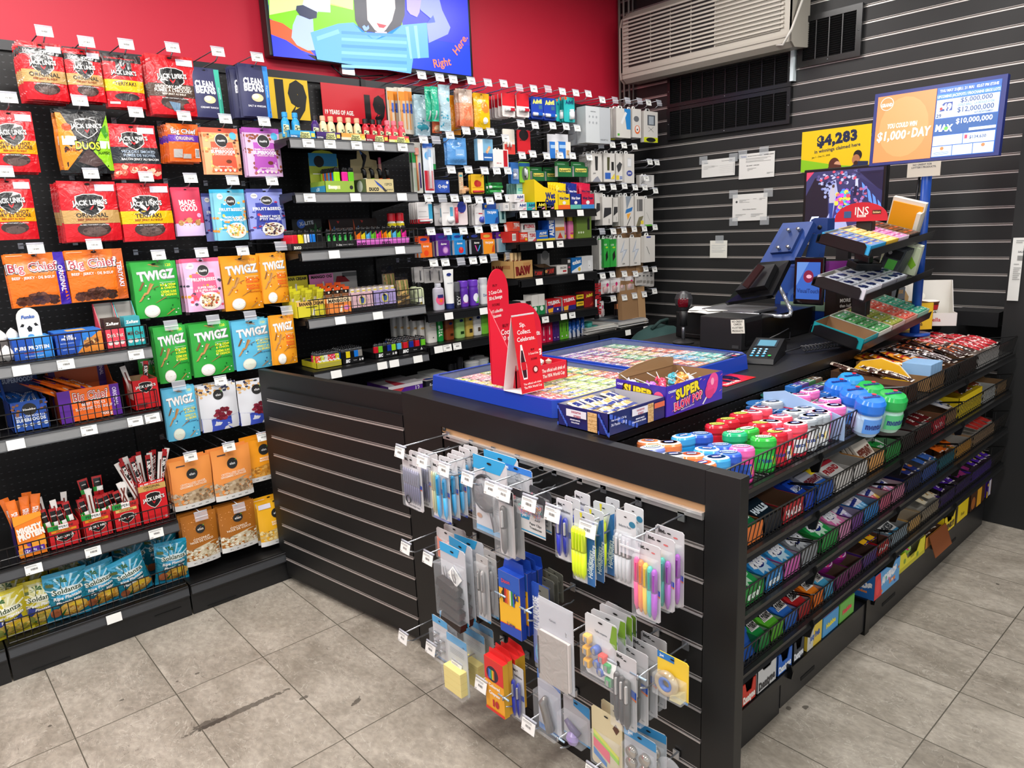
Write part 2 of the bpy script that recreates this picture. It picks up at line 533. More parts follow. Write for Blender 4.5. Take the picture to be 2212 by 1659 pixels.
def slats(mb,fm,w,z0,zs,pitch,ztop,mb_m,D9=.014,ml=None,gap=.0115):
 """fm(u, d, z): along the wall, out of the wall, height"""
 ml=ml or CHD
 def bx(u0,u1,d0,d1,za,zb,m):
  vs=[fm(u,d,z)for z in(za,zb)for(u,d)in((u0,d0),(u1,d0),(u1,d1),(u0,d1))]
  mb.add(vs,[(0,3,2,1),(4,5,6,7),(0,1,5,4),(1,2,6,5),(2,3,7,6),(3,0,4,7)],m)
 z=z0
 for s in zs:
  bx(0,w,-D9,0,z,s-gap/2,mb_m)
  bx(0,w,-D9*.35,.0008,s-gap/2-.001,s-gap/2+.0034,ml)
  bx(0,w,-D9,-D9*.45,s-gap/2+.0034,s+gap/2,MT('8f8984',.4,.35))
  bx(0,w,-D9*.3,.0006,s+gap/2-.0015,s+gap/2,ml)
  z=s+gap/2
 bx(0,w,-D9,0,z,ztop,mb_m)
def lam_mat(name,c1,c2,r0):
 m=bpy.data.materials.new(name);m.use_nodes=True
 nt=m.node_tree;b=nt.nodes[vz]
 n=nt.nodes.new(kc);n.inputs[gq].default_value=3;n.inputs['Detail'].default_value=6
 tc=nt.nodes.new(ve);nt.links.new(tc.outputs[kv],n.inputs[0])
 r=nt.nodes.new('ShaderNodeValToRGB');r.color_ramp.elements[0].position=.3;r.color_ramp.elements[0].color=rgb(c1);r.color_ramp.elements[1].position=.7;r.color_ramp.elements[1].color=rgb(c2)
 nt.links.new(n.outputs['Fac'],r.inputs[0]);nt.links.new(r.outputs[0],b.inputs[kw])
 b.inputs[kd].default_value=r0
 return m
SLATM=lam_mat('slat_laminate','19191a',vg,.5)
COUNTM=lam_mat('counter_laminate','0c0c0d','101011',.48)
PANM=lam_mat('panel_laminate','09090a','0e0e0f',.48)
wr_=MB()
wr_.BX(XR,XR+.08,-4,YB,0,ZC,MT('101011',.7))
slats(wr_,lambda u,d,z:(XR-.014-d,YB-u,z),YB-.95,.02,[1.409+.0815*k for k in RN(-17,20)],.0815,ZC,SLATM,.014,MT('d0cac6',.35,.5))
struct(wr_.obj('wall_right'))
wc=MB();wc.BX(3.85,XR,-4,.95,0,ZC,MT('161617',.6))
struct(wc.obj('pillar_right'))
XB=[-.49,.135,.755,1.385,2.01,2.64,3.27,4.13]
YF,YP,ZG=2.9,3.33,2.245
def peg_mat():
 m=bpy.data.materials.new('perforated_board');m.use_nodes=True
 nt=m.node_tree;N=nt.nodes;L=nt.links;b=N[vz]
 tc=N.new(ve);sp=N.new(ge);L.new(tc.outputs[kv],sp.inputs[0])
 def mt(op,a,c=None):
  n=N.new('ShaderNodeMath');n.operation=op
  for i,x in EN((a,c)):
   if x is None:continue
   if isinstance(x,(int,float)):n.inputs[i].default_value=x
   else:L.new(x,n.inputs[i])
  return n.outputs[0]
 fx=mt(vu,mt('FRACT',mt(wv,mt(gf,sp.outputs[0],10.0),.0254)),.5)
 fz=mt(vu,mt('FRACT',mt(wv,sp.outputs[2],.0254)),.5)
 d=mt('SQRT',mt(gf,mt(qn,fx,fx),mt(qn,fz,fz)))
 hole=mt(ke,d,.12)
 rim=mt(qn,mt(ke,d,.19),mt(ke,fz,-.03))  # glint on the lower half of each hole, painted into the colour
 mx=N.new(wj);mx.data_type='RGBA';L.new(hole,mx.inputs[0]);mx.inputs[6].default_value=rgb('0c0c0d');mx.inputs[7].default_value=rgb('010101')
 m2=N.new(wj);m2.data_type='RGBA';L.new(rim,m2.inputs[0]);L.new(mx.outputs[2],m2.inputs[6]);m2.inputs[7].default_value=rgb('3c3c40')
 L.new(m2.outputs[2],b.inputs[kw]);b.inputs[kd].default_value=.5
 return m
PEG=peg_mat()
RAILM=MT('b9babb',.38,.25)
RAILD=MT('1e1f21',.4)
STEEL=MT('0b0b0c',.4)
def lab_mesh(seed,w=.052,h=.034):
 """white price label with tiny print"""
 rd=random.Random(seed)
 mb=MB()
 mb.BX(-w/2,w/2,-.0009,0,-h/2,h/2,WHT)
 el=[]
 if seed:
  el=[(qc,.06,.86,.6+rd.random()*.3,.9,'8a8a88'),(qc,.06,.77,.5+rd.random()*.4,.8,'9a9a98')]
  x=.32
  while x<.72:
   q=.008+rd.random()*.018
   el.append((qc,x,.42,x+q,.62,'2a2a2c'));x+=q+.012+rd.random()*.012
  el.append((qb,'%d.%d9'%(rd.randint(1,9),rd.randint(0,9)),.14,.14,.13,'444446',.3))
 pr(mb,el,w,h,lambda x,z,o:(x-w/2,-.0009-o,z-h/2),.5,'',0)
 return mb.mesh(wz)
LABS=[lab_mesh(i)for i in RN(6)]
def rail_mb(w,z,y,m,hgt=.034):
 """angled price rail whose face looks slightly up, lower edge at z"""
 mb=MB()
 prof=[(0,.003),(.0,.0),(-.006,-.002),(-.002,hgt),(.006,hgt+.004),(.012,hgt+.004)]
 for a,b in zip(prof,prof[1:]):
  mb.add([(0,y+a[0],z+a[1]),(w,y+a[0],z+a[1]),(w,y+b[0],z+b[1]),(0,y+b[0],z+b[1])],[(0,3,2,1),(0,1,2,3)],m)
 dk=MT('55575a'if m is RAILM else '1a1a1c',.4)
 mb.BX(0,w,y-.0068,y-.002,z-.002,z+.002,dk)
 mb.BX(0,w,y-.004,y+.002,z+hgt,z+hgt+.004,dk)
 return mb
def shelf_part(parent,w,z,y0,y1,m,labs=()):
 """z = lower edge of rail.  parts: shelf > price_rail, price_label, bracket"""
 s=MB()
 zt=z+.042
 s.BX(.004,w-.004,y0+.002,y1,zt-.012,zt,STEEL)
 s.BX(.004,w-.004,y0+.012,y0+.016,z,zt,STEEL)
 for x in(.0,w-.004):
  s.SL([(x,y0+.02,zt-.012),(x,y1,zt-.012),(x,y1,zt-.075),(x,y1-.05,zt-.07),(x,y0+.02,zt-.03)],.003,STEEL,Vector((-1,0,0)))
 so=s.obj('shelf',parent)
 rail_mb(w-.01,z,y0,m).obj(gg,so).location=(.005,0,0)
 for x,k in labs:
  o=bpy.data.objects.new(wz,LABS[k]);C.objects.link(o);o.parent=so
  o.location=(x,y0-.0105,z+.019);o.rotation_euler=(R(-7),0,0)
 return zt
SHZ={}
def bay(i,L1,shelves,base=True,top=ZG):
 x0,x1=XB[i],XB[i+1]
 w=x1-x0
 t=EM('shelving_bay',(x0,0,0),L1,'store shelving','wall shelving bays')
 b=MB();b.BX(0,w,YP,YP+.012,.1,top-.03,PEG)
 bo=b.obj('back_panel',t)
 b=MB()
 for x in(0,):
  b.BX(x-.013,x+.013,YP-.02,YP+.05,0,top,STEEL)
  for k in RN(60):
   z=.25+k*.033
   b.BX(x-.006,x-.002,YP-.0206,YP-.02,z,z+.014,MT('020202',.8))
   b.BX(x+.002,x+.006,YP-.0206,YP-.02,z,z+.014,MT('020202',.8))
 b.obj('upright',t)
 b=MB();b.BX(0,w,YP-.012,YP+.05,top-.035,top,MT('26262a',.35));b.obj('top_rail',t)
 if base:
  b=MB();b.BX(.003,w-.003,YF+.005,YP,.08,.134,STEEL);b.BX(.003,w-.003,YF+.006,YF+.012,.0,.09,MT(kx,.5))
  b.BX(.06,.18,YF+.003,YF+.006,.012,.016,MT('060606',.6));b.BX(w-.14,w-.04,YF+.003,YF+.006,.05,.054,MT('060606',.6))
  bo=b.obj('base_deck',t)
  rail_mb(w-.01,.094,YF-.004,RAILD if i>2 else MT('5c5e62',.4)).obj(gg,bo).location=(.005,0,0)
  if i==1:
   p=AY(245,1329,2.89)
   o=bpy.data.objects.new(wz,LABS[0]);C.objects.link(o);o.parent=bo;o.location=(p.x-x0,YF-.0145,.113);o.rotation_euler=(R(-7),0,0)
 for(z,m,labs)in shelves:
  lp=[(AY(u,v,YF).x-x0,k)for(u,v,k)in labs]
  shelf_part(t,w,z,YF,YP,m,lp)
 return t
bay(0,'black shelving bay cut off by the photo edge, before the snack bays',[])
bay(1,'black shelving bay with snack boxes in wire fronted shelves and hanging jerky',[(1.078,RAILM,[(45,795,0),(142,792,3),(293,768,2)]),(.83,RAILM,[(33,957,0),(191,927,3),(290,905,2),(327,898,4)]),(.376,MT('6c6e72',.4),[(73,1232,3),(201,1197,5),(337,1158,2)])])
bay(2,'black shelving bay with hanging pretzel, fruit and nut pouches behind the gate',[])
bay(3,'black shelving bay holding lighters, energy shots and rolling papers',[(1.856,RAILM,[(665,319,1),(711,319,2),(769,325,3),(817,329,4),(868,331,5)]),(1.636,RAILM,[(667,432,1),(766,431,0),(866,428,0)]),(1.395,RAILM,[(720,553,0),(862,544,0)]),(1.105,RAILM,[(733,692,0),(814,682,0)]),(.868,MT('8a8c90',.4),[(724,807,0),(823,787,0),(849,783,0),(900,774,0)]),(.62,RAILD,[])])
bay(4,'black shelving bay with razors and toothbrushes above lotion and deodorant shelves',[(1.056,RAILD,[(967,683,0),(1042,672,0)]),(.897,RAILD,[(945,757,0),(964,753,3),(985,747,2)]),(.66,RAILD,[])])
bay(5,'black shelving bay with pain relief boxes on shelves',[(1.539,RAILD,[(1128,468,1),(1154,467,2),(1178,464,3),(1207,466,0),(1251,463,0)]),(1.371,RAILD,[(1162,531,2),(1185,528,0),(1207,526,4)]),(1.174,RAILD,[(1162,604,0),(1252,590,0)]),(.958,RAILD,[(1175,681,1),(1215,675,0),(1233,670,5)]),(.79,RAILD,[])])
bay(6,'black shelving bay with hanging phone accessories beside the slatted wall',[(.79,RAILD,[(1354,728,0),(1393,721,0)])])
def fence_mesh(w,h,d=.10,pitch=.0235,bott=.004):
 mb=MB()
 r=.0016
 for z in(h,):
  mb.TU([(0,d,z-.012),(0,.006,z),(.006,0,z),(w-.006,0,z),(w,.006,z),(w,d,z-.012)],r*1.5,WIRE,5)
 mb.TU([(0,d,0.004),(0,0,.004),(w,0,.004),(w,d,.004)],r*1.3,WIRE,5)
 mb.TU([(0,0.0,.03),(w,0.0,.03)],r,WIRE,4)
 n=int(w/pitch)
 for i in RN(n+1):
  x=w*i/n
  mb.TU([(x,.05,.002),(x,0,.002),(x,0,h)],r,WIRE,4,cap=False)
 for y in(.03,.07):
  for x in(0,w):mb.TU([(x,y,.004),(x,y,h-.004)],r,WIRE,4)
 return mb
for(i,xo,wd_,z,h,lb)in[(1,0,.60,1.122,.078,'black wire shelf fence in front of the protein bar boxes'),(1,0,.60,.874,.078,'black wire shelf fence in front of the beef stick boxes'),(1,0,.60,.42,.068,'black wire shelf fence in front of the pepperoni stick boxes'),(1,0,.60,.14,.085,'black wire fence holding the plantain chip bags on the bottom deck'),(3,.03,.57,1.44,.07,'black wire shelf fence in front of the tall row of lighters'),(3,.03,.57,1.15,.075,'black wire shelf fence in front of rolling paper packs and cones')]:
 PL(fence_mesh(wd_,h),'wire_fence',(XB[i]+.012+xo,YF+.008,z),lb,'wire fence','wire shelf fences')
A_,B_=Vector((1.300,2.005,0)),Vector((1.166,2.915,0))
gl=(B_-A_).length
gate=EM('counter_gate',A_,'black slatted swing gate between the counter and the snack shelves','gate',None,math.atan2(B_.y-A_.y,B_.x-A_.x))
g=MB()
fr=.035
g.BB(0,gl+.03,-.03,0,.018,.957,COUNTM,.003)
g.obj('panel',gate)
g=MB()
slats(g,lambda u,d,z:(.035+u,.012+d,z),gl-.07,.045,[.114+.0802*k for k in RN(10)],.08,.885,PANM,.011,MT('c0b8b4',.35,.5),.0105)
g.obj('slat_panel',gate)
g=MB()
g.CY((-.008,.004,.03),(-.008,.004,.95),.0045,MT('9a9486',.35,.8),8)
for k in RN(46):g.BX(-.018,.002,-.002,.0015,.03+k*.02,.046+k*.02,MT('807a70',.4,.8))
g.obj('piano_hinge',gate)
XE,YC0,YC1,ZT=1.285,.752,2.035,.967
ct=EM('checkout_counter',(XE,1.4,0),'black checkout counter with slatted end panel and dark work surface','counter')
def cobj(mb,name,par=ct):
 o=mb.obj(name,par)
 o.location=(-XE,-1.4,0)if par is ct else(0,0,0)
 return o
m=MB()
m.BB(XE,XE+.034,YC0,.838,.0,ZT,COUNTM,.0015)
m.BX(XE,XE+.034,.838,YC1,.886,ZT,COUNTM)
m.BX(XE,XE+.034,1.815,YC1,0,.886,PANM)
m.BX(XE+.012,XE+.034,.838,1.815,0,.886,PANM)
m.BX(XE,XE+.012,.838,1.815,0,.05,PANM)
cobj(m,'end_panel')
m=MB()
m.BX(XE+.004,XE+.012,.838,1.815,.868,.886,MT('b08860',.8))
mo=cobj(m,'raw_board_edge')
m=MB()
slats(m,lambda u,d,z:(XE+.001-d,.84+u,z),.965,.05,[.118+.0832*k for k in RN(9)],.083,.858,PANM,.011,MT('c8c4c4',.3,.6),.0115)
m.BX(XE-.006,XE+.004,.84,1.80,.851,.868,MT('d4d2d0',.25,.7))
m.BX(XE-.0085,XE-.006,.84,1.80,.862,.869,MT('e8e6e4',.25,.6))
cobj(m,'slat_panel')
m=MB()
m.BX(XE+.034,3.84,1.205,YC1,.93,ZT,COUNTM)
m.BX(XE+.034,3.84,1.197,1.206,.925,ZT+.0008,MT(wx,.4))
m.BX(XE+.034,3.84,1.99,YC1,0,.93,PANM)
cobj(m,'worktop')
m=MB();m.CY((1.287,1.80,.88),(1.283,1.80,.88),.006,MT('2a2a2c',.6),10);cobj(m,'screw_hole')
cs=EM('candy_display',(1.32,1.2,0),'black five tier candy shelving along the front of the counter','display shelving')
XS=[1.322,1.90,2.51,3.125,3.80]
CZ=[.818,.645,.472,.300]
CY0,CY1=.872,1.197
def cso(mb,name,par=cs):
 o=mb.obj(name,par)
 if par is cs:o.location=(-1.32,-1.2,0)
 return o
m=MB();m.BX(1.322,3.83,1.197,1.204,.1,.93,PEG);cso(m,'back_panel')
DECK=MT('131314',.36)
for zi,z in EN(CZ):
 m=MB()
 m.BX(1.322,3.80,CY0+.01,CY1,z+.018,z+.026,DECK)
 so=cso(m,'shelf')
 m=MB()
 prof=[(.012,-.002),(.0,.0),(-.004,.004),(.002,.012),(.001,.024),(-.002,.028),(.014,.028)]
 for a,b in zip(prof,prof[1:]):
  m.add([(x,CY0+q[0],z+q[1])for q,x in((a,1.322),(a,3.80),(b,3.80),(b,1.322))],[(0,3,2,1)],MT('1a1a1b',.3))
 m.BX(1.322,3.80,CY0+.003,CY0+.011,z,z+.026,DECK)
 o=m.obj(gg,so)
 for x in(1.90,2.51,3.125):
  m=MB()
  m.SL([(x,CY0-.006,z+.03),(x,CY0-.012,z+.015),(x,CY0-.006,z-.004),(x,CY0+.0,z-.03),(x,CY0+.02,z-.034),(x,CY0+.03,z-.01),(x,CY1,z-.04),(x,CY1,z+.016),(x,CY0+.02,z+.016)],.006,MT('0b0b0c',.3),Vector((-1,0,0)))
  m.obj('bracket',so)
m=MB()
m.BX(1.322,2.46,.935,CY1,.1,.128,DECK);m.BX(2.50,3.80,.935,CY1,.11,.138,DECK)
m.BX(1.322,1.86,.937,.955,.0,.1,MT(wx,.4));m.BX(1.86,2.46,.935,.955,.018,.1,MT(wx,.4));m.BX(2.5,3.8,.935,.955,.0,.11,MT(wx,.4))
m.BX(1.99,2.08,.9335,.936,.05,.062,MT('040404',.8));m.BX(2.62,2.74,.9335,.936,.05,.062,MT('040404',.8));m.BX(3.3,3.42,.9335,.936,.05,.062,MT('040404',.8))
cso(m,'base_deck')
for x in(1.90,2.51,3.125):
 m=MB();m.SL([(x,.925,.15),(x,.918,.13),(x,.922,.105),(x,.96,.10),(x,.96,.15)],.006,MT('0b0b0c',.3),Vector((-1,0,0)));cso(m,'bracket')
m=MB();m.BX(2.462,2.498,.93,1.19,0,.14,MT('0c0c0d',.35));cso(m,'foot')
def basket_mesh(w,h=.078,pitch=.0215):
 mb=MB();r=.0016
 top=lambda x:(x,-.012,h)
 mb.TU([(0,.16,h-.03),(0,-.006,h),(.008,-.014,h+.001),(w-.008,-.014,h+.001),(w,-.006,h),(w,.16,h-.03)],r*1.4,WIRE,5)
 mb.TU([(0,.16,.003),(0,0,.003),(w,0,.003),(w,.16,.003)],r*1.2,WIRE,5)
 mb.TU([(.0,-.0035,.02),(w,-.0035,.02)],r,WIRE,4)
 n=int(w/pitch)
 for i in RN(n+1):
  x=.004+(w-.008)*i/n
  mb.TU([(x,.10,.002),(x,0,.002),(x,-.0145,h)],r,WIRE,4,cap=False)
 for y in(.04,.08,.12):
  for x in(0,w):mb.TU([(x,y,.004),(x,y,h-.008-y*.15)],r,WIRE,4)
 return mb
bk={}
TIER=['top',jp,'third','fourth']
WHERE=['next to the slatted end panel','second from the slatted end panel','third from the slatted end panel','at the far wall end']
for zi,z in EN(CZ):
 for k in RN(4):
  w=XS[k+1]-XS[k]-.014
  if k not in bk:bk[k]=basket_mesh(w).mesh('wire_basket')
  PL(bk[k],'wire_basket',(XS[k]+.007,CY0+.013,z+.0265),'black wire basket on the %s candy shelf, %s'%(TIER[zi],WHERE[k]),'wire basket','candy shelf wire baskets')
TAGM=[lab_mesh(10+i,.05,.032)for i in RN(5)]
_hk={}
def hook_parts(L,face,double=True,metal=None):
 """origin on the wall plane at the lower wire, wires run along -y"""
 k=(round(L,2),face,metal)
 if k in _hk:return _hk[k]
 m=metal or MT('9a9ca2',.25,.75)
 a=MB()
 a.BX(-.009,.009,-.004,0,.028,.05,m)
 a.TU([(0,0,0),(0,-.012,-.004),(0,-.03,0),(0,-L+.025,0),(0,-L,.012)],.0026,m,6)
 a.TU([(0,0,.042),(0,-L-.005,.042)],.0024,m,6)
 b=MB()
 b.TU([(-.026,-L-.006,.046),(.026,-L-.006,.046)],.0028,CL(.55,.15,'d8dce8')if face is not None else CL(.5,.15,'d0d4dc'),6)
 b.QD((-.026,-L-.008,.046),(.026,-L-.008,.046),(.026,-L-.016,.010),(-.026,-L-.016,.010),CL(.42 if face is None else .25,.1,'dde0ea'))
 if face is None:
  b.BX(-.026,.026,-L-.015,-L-.013,.024,.028,CL(.6,.2,kr))
 _hk[k]=(a.mesh('double_wire'),b.mesh('tag_holder'))
 return _hk[k]
def HK(u,v,L1,face=1,YT=3.02,L=None,axis='y',plane=YP,G1='wire display hooks on the wall shelving',tilt=0,metal=None):
 """(u, v): pixel of the tag centre; the hook sits on the board behind it"""
 if axis=='y':
  p=AY(u,v,YT)
  L=plane-YT-.008
  loc=(p.x,plane,p.z-.028);rz=0
 else:
  base=AX(u,v,plane)
  loc=(plane-.002,base.y,base.z-.042);rz=-PI/2
 t=EM('display_hook',loc,L1,'display hook',G1,rz)
 a,b=hook_parts(L,face,metal=metal)
 o=bpy.data.objects.new('double_wire',a);C.objects.link(o);o.parent=t
 o=bpy.data.objects.new('tag_holder',b);C.objects.link(o);o.parent=t
 o.rotation_euler=(0,R(tilt),0)
 if face is not None:
  q=bpy.data.objects.new('price_tag',TAGM[face]);C.objects.link(q);q.parent=o
  q.location=(0,-L-.0125,.026);q.rotation_euler=(R(-12.5),0,0)
 return t
_pm={}
def pmesh(key,fn,w,h):
 """one mesh per product kind; later uses scale it to their own measured size"""
 if key not in _pm:
  mb=fn(w,h)
  _pm[key]=((mb if isinstance(mb,bpy.types.Mesh)else mb.mesh(key)),w,h)
 me,w0,h0=_pm[key]
 return me,(w/w0,1,h/h0)
def HG(name,key,fn,TL,TR,BL,L1,cat,n=1,y=3.05,dy=.016,G1=None,lean=0,jit=.004,swing=0):
 a,b,c=AY(TL[0],TL[1],y),AY(TR[0],TR[1],y),AY(BL[0],BL[1],y)
 w,h=b.x-a.x,(a.z+b.z)/2-c.z
 me,sc=pmesh(key,fn,w,h)
 rd=random.Random(hash(key)%1000 if False else sum(map(ord,key))+int(TL[0]))
 for i in RN(n):
  lb=L1 if i==0 else L1+', '+ORD[i]+' back'
  x=(a.x+b.x)/2+(rd.uniform(-jit,jit)if i else 0)
  PL(me,name,(x,y+dy*i+(.004 if i else 0),c.z+(rd.uniform(-jit,jit)if i else 0)),lb,cat,G1 if n>1 or G1 else None,rz=R(swing)+(rd.uniform(-.05,.05)if i else 0),rx=lean,ry=(rd.uniform(-.015,.015)if i else 0),scale=sc)
SHIELD=lambda cx,cy,s,c:(qh,[(cx-.2*s,cy+.10*s),(cx-.08*s,cy+.13*s),(cx+.08*s,cy+.13*s),(cx+.2*s,cy+.10*s),(cx+.2*s,cy-.06*s),(cx+.1*s,cy-.13*s),(cx,cy-.17*s),(cx-.1*s,cy-.13*s),(cx-.2*s,cy-.06*s)],c)
HORN=lambda cx,cy,s:[(qh,[(cx-.07*s,cy+.05*s),(cx-.04*s,cy+.02*s),(cx,cy-.01*s),(cx,cy-.05*s),(cx-.045*s,cy-.01*s)],vi),(qh,[(cx+.07*s,cy+.05*s),(cx+.045*s,cy-.01*s),(cx,cy-.05*s),(cx,cy-.01*s),(cx+.04*s,cy+.02*s)],vi)]
STICK=[(qc,.62,.84,.97,.95,'d8d4e4'),(qc,.70,.925,.92,.935,'8a8a98')]
def jlogo(cx,cy,s,w=.62):
 return[SHIELD(cx,cy,1.25*s,ks),SHIELD(cx,cy,1.16*s,'blk')]+HORN(cx,cy-.06*s,s)+[(qb,"JACK LINK'S",cx+.005,cy+.018,.082*s,'0a0a0a',w,3,.085),(qb,"JACK LINK'S",cx,cy+.02,.08*s,'f4f2ee',w,3,.03)]
def jerky(band,word,sub=kf,bc='1a1410',E1=(),top=None,wc=None,low=None,two=None):
 el=[]
 if top:el+=top
 el+=[(qf,.5,.2,.30,.15,'3a2a26'),(qf,.5,.16,.22,.10,'5a4540')]
 el+=[(qc,0,.30,1,.52,band)]
 el+=jlogo(.5,.63,1)
 if two:
  el+=[(qb,two[0],.5,.465,.055,wc or bc,.72),(qb,two[1],.5,.405,.055,wc or bc,.78),(qb,sub,.5,.345,.03,wc or '8a3010',.5)]
 else:
  el+=[(qb,word,.5,.44,.075,wc or bc,.7),(qb,sub,.5,.365,.035,'8a3010',.55)]
 el+=[(qb,'ALL BEEF / TOUT BOEUF | 11 g PROTEIN',.51,.275,.018,'e0e0e0',.6)]
 el+=list(E1)
 if low is not None:el+=low
 return el+STICK
def D(base,el,**k):
 return lambda w,h:BG(w,h,k.get('d',.03),base,el,k.get('kind','pouch'),k.get('seed',1),k.get('wr',.0022),k.get('rough',.24),k.get(qs,qs),k.get('hole',True),k.get('back'))
F_JL_ORIG=D(vi,jerky('b8935a',vb),seed=3,wr=.003)
F_JL_100=D(vi,jerky('b8935a',vb,top=[(qc,0,.78,1,.90,'blk'),(qb,'100 CALORIES',.45,.84,.06,qj,.7)]),seed=5,wr=.003)
F_JL_TER=D(vi,jerky('e8b40c','TERIYAKI'),seed=7,wr=.004)
F_JL_TERB=D(vi,[(qc,0,.86,1,1,'2a1c1c'),(qc,.32,.6,.72,.9,'blk'),(qb,'100 CALORIES',.2,.93,.035,vi,.3)]+HORN(.5,.78,1.3)+[(qc,0,.3,1,.52,'e8b40c'),(qb,"JACK LINK'S",.5,.66,.085,'0a0a0a',.66,0,.08),(qb,"JACK LINK'S",.5,.662,.08,'f4f2ee',.66),(qb,'TERIYAKI',.5,.45,.075,'1a1410',.55),(qf,.5,.2,.32,.1,'2a2024'),(qc,.05,.06,.3,.1,jz)],seed=9)
F_JL_HICK=D(vi,jerky('4a3226','',kf,wc='f0e8dc',two=('HICKORY SMOKED',"FUMÉE À L'HICKORY"),low=[(qh,[(.36,.22),(.6,.2),(.56,.06),(.44,.06)],'6a86a0'),(qf,.78,.14,.13,.08,'b00c18')]),seed=11,wr=.004)
F_JL_HOT=D(vi,jerky('f0a010','',kf,two=('SWEET & HOT','FORT ET SUCRÉ')),seed=13,wr=.003)
F_JL_BAC=D(vi,[(qc,0,.28,1,.58,'22262c'),(ja,.04,.08,.96,.24,['c8503c','e8b49a','a83428'],26,.07,5)]+jlogo(.5,.72,.9)+[(qb,'HICKORY SMOKED',.56,.5,.05,'a0b0c4',.7),(qb,'FUMÉE DE NOYER',.56,.43,.05,'a0b0c4',.7),(qb,'BACON JERKY AU BACON',.56,.36,.04,jz,.8)]+STICK,seed=15,wr=.004)
F_DUOS=D(kx,[(qh,[(0,.94),(.1,.94),(.42,.36),(.06,.05),(0,.05)],'ee8418'),(qh,[(1,.94),(.62,.36),(.9,.05),(1,.05)],'8cc820'),(qh,[(.28,.18),(.52,.4),(.84,.16),(.6,.1)],'4a3634'),(qf,.16,.72,.09,.08,'d84818'),(qh,[(.82,.7),(.94,.78),(.98,.62),(.9,.56)],'3a8818')]+[(qc,.05,.44,.32,.58,wq),(qc,.78,.4,.98,.52,wq),(qb,'MANGO',.22,.37,.05,'6a2a08',.3),(qb,'JALAPEÑO',.84,.33,.045,'143808',.26)]+jlogo(.55,.73,.85)+[(qb,'DUOS',.53,.44,.13,'blk',.5,0,.09),(qb,'DUOS',.53,.44,.12,'c8d828',.48,0,.03)],seed=17,wr=.003)
F_BC_S=D('e8641c',[(qc,0,.52,1,.70,'5a2aa0'),(qb,qx,.5,.8,.14,'3a0c0c',.82,0,.08),(qb,qx,.5,.8,.13,'f0e8e8',.8),(qb,vb,.52,.61,.09,'e8c8a8',.6),(qc,.12,.1,.4,.32,'b8b4b0'),(qc,.42,.08,.68,.2,'c0bcb8'),(qc,.82,.1,.97,.34,jz)]+[(qc,.84+i*.022,.12,.85+i*.022,.32,vg)for i in RN(6)],seed=19,kind=qy,hole=False)
def bigchief(strip,word,tc):
 return[(qc,.82,0,1,1,strip),(ja,.1,.06,.76,.17,['5a3226','6e4030','472518'],60,.06,8),(ja,.3,.16,.6,.24,['5a3226','6e4030','472518'],24,.05,9),(qb,qx,.44,.74,.165,'1a0a0a',.88,2,.11),(qb,qx,.44,.745,.16,'f4ecec',.86,2,.07),(qb,qx,.44,.745,.155,'a02838',.84,2,.015),(qb,'BEEF · JERKY · DE BŒUF',.42,.545,.05,'f6ece4',.72),(qb,word,.91,.5,.085,tc,.5,-90,.03),(qc,.03,.955,.3,.965,'f0c8a0')]
F_BC_O=D('e8701a',bigchief('3c20a0',vb,'e8e0f4'),seed=21,wr=.002,kind=wk)
F_BC_T=D('e8701a',bigchief('c86028','TERIYAKI','e8e0f4'),seed=23,wr=.002,kind=wk)
def beans(side,fl):
 return[(qc,.82,0,1,.985,side),(qb,'CLEAN',.42,.67,.13,'e8e8f0',.62,0,.05),(qb,'BEANS',.44,.55,.13,'e8e8f0',.66,0,.05),(qf,.52,.36,.2,.13,'d8c89a'),(qf,.46,.38,.12,.08,'f0e8cc'),(qf,.6,.33,.09,.06,'e0d0a0'),(qb,fl,.48,.2,.035,'e8e8f0',.6),(qb,'10 g protein',.91,.5,.035,'c8f0ff',.4,-90)]
F_CB_G=D('2c2e58',beans('38b49a','CREAMY RANCH'),rough=.5,foil='',seed=25)
F_CB_B=D('2c2e58',beans('2a8ce8','SALT & VINEGAR'),rough=.5,foil='',seed=27)
CIRC=lambda cx,cy,r:[(qf,cx,cy,r*1.08,r*1.08,wp),(qf,cx,cy,r,r,'262626'),(qb,'Healthy',cx,cy,.045,qj,.22,4)]
def sfood(bg,mid,chips,l1,l2,l3):
 return[(qc,0,.90,1,1,mid),(ja,.03,.05,.2,.86,chips,16,.045,3),(ja,.82,.05,.97,.86,chips,16,.045,4),(ja,.2,.76,.8,.86,chips,12,.045,6),(qh,[(.2,.7),(.8,.7),(.86,.06),(.16,.06)],mid)]+CIRC(.5,.73,.17)+[(qf,.84,.84,.1,.1,'58b8e0'),(qb,l1,.5,.555,.04,kq,.58),(qb,l2,.5,.49,.065,'fcfcfc',.66,0,.05),(qb,l3,.5,.43,.035,kq,.5),(qf,.62,.28,.08,.05,'6a3420'),(qb,'ORGANIC QUINOA',.5,.17,.025,kq,.5)]+[(qf,.24+.13*i,.09,.035,.035,'f4e4dc')for i in RN(5)]
F_SF_O=D('f0a878',sfood('f0a878','e4583c',['5a3020','c87840','e8c070'],jk,jn,'CHOCOLAT NOIR'),rough=.5,foil='',seed=29)
F_SF_P=D('dcb4dc',sfood('dcb4dc','b050b4',['6a3820','a85c3c','8a4830'],jk,jn,'CHOCOLAT NOIR'),rough=.5,foil='',seed=31)
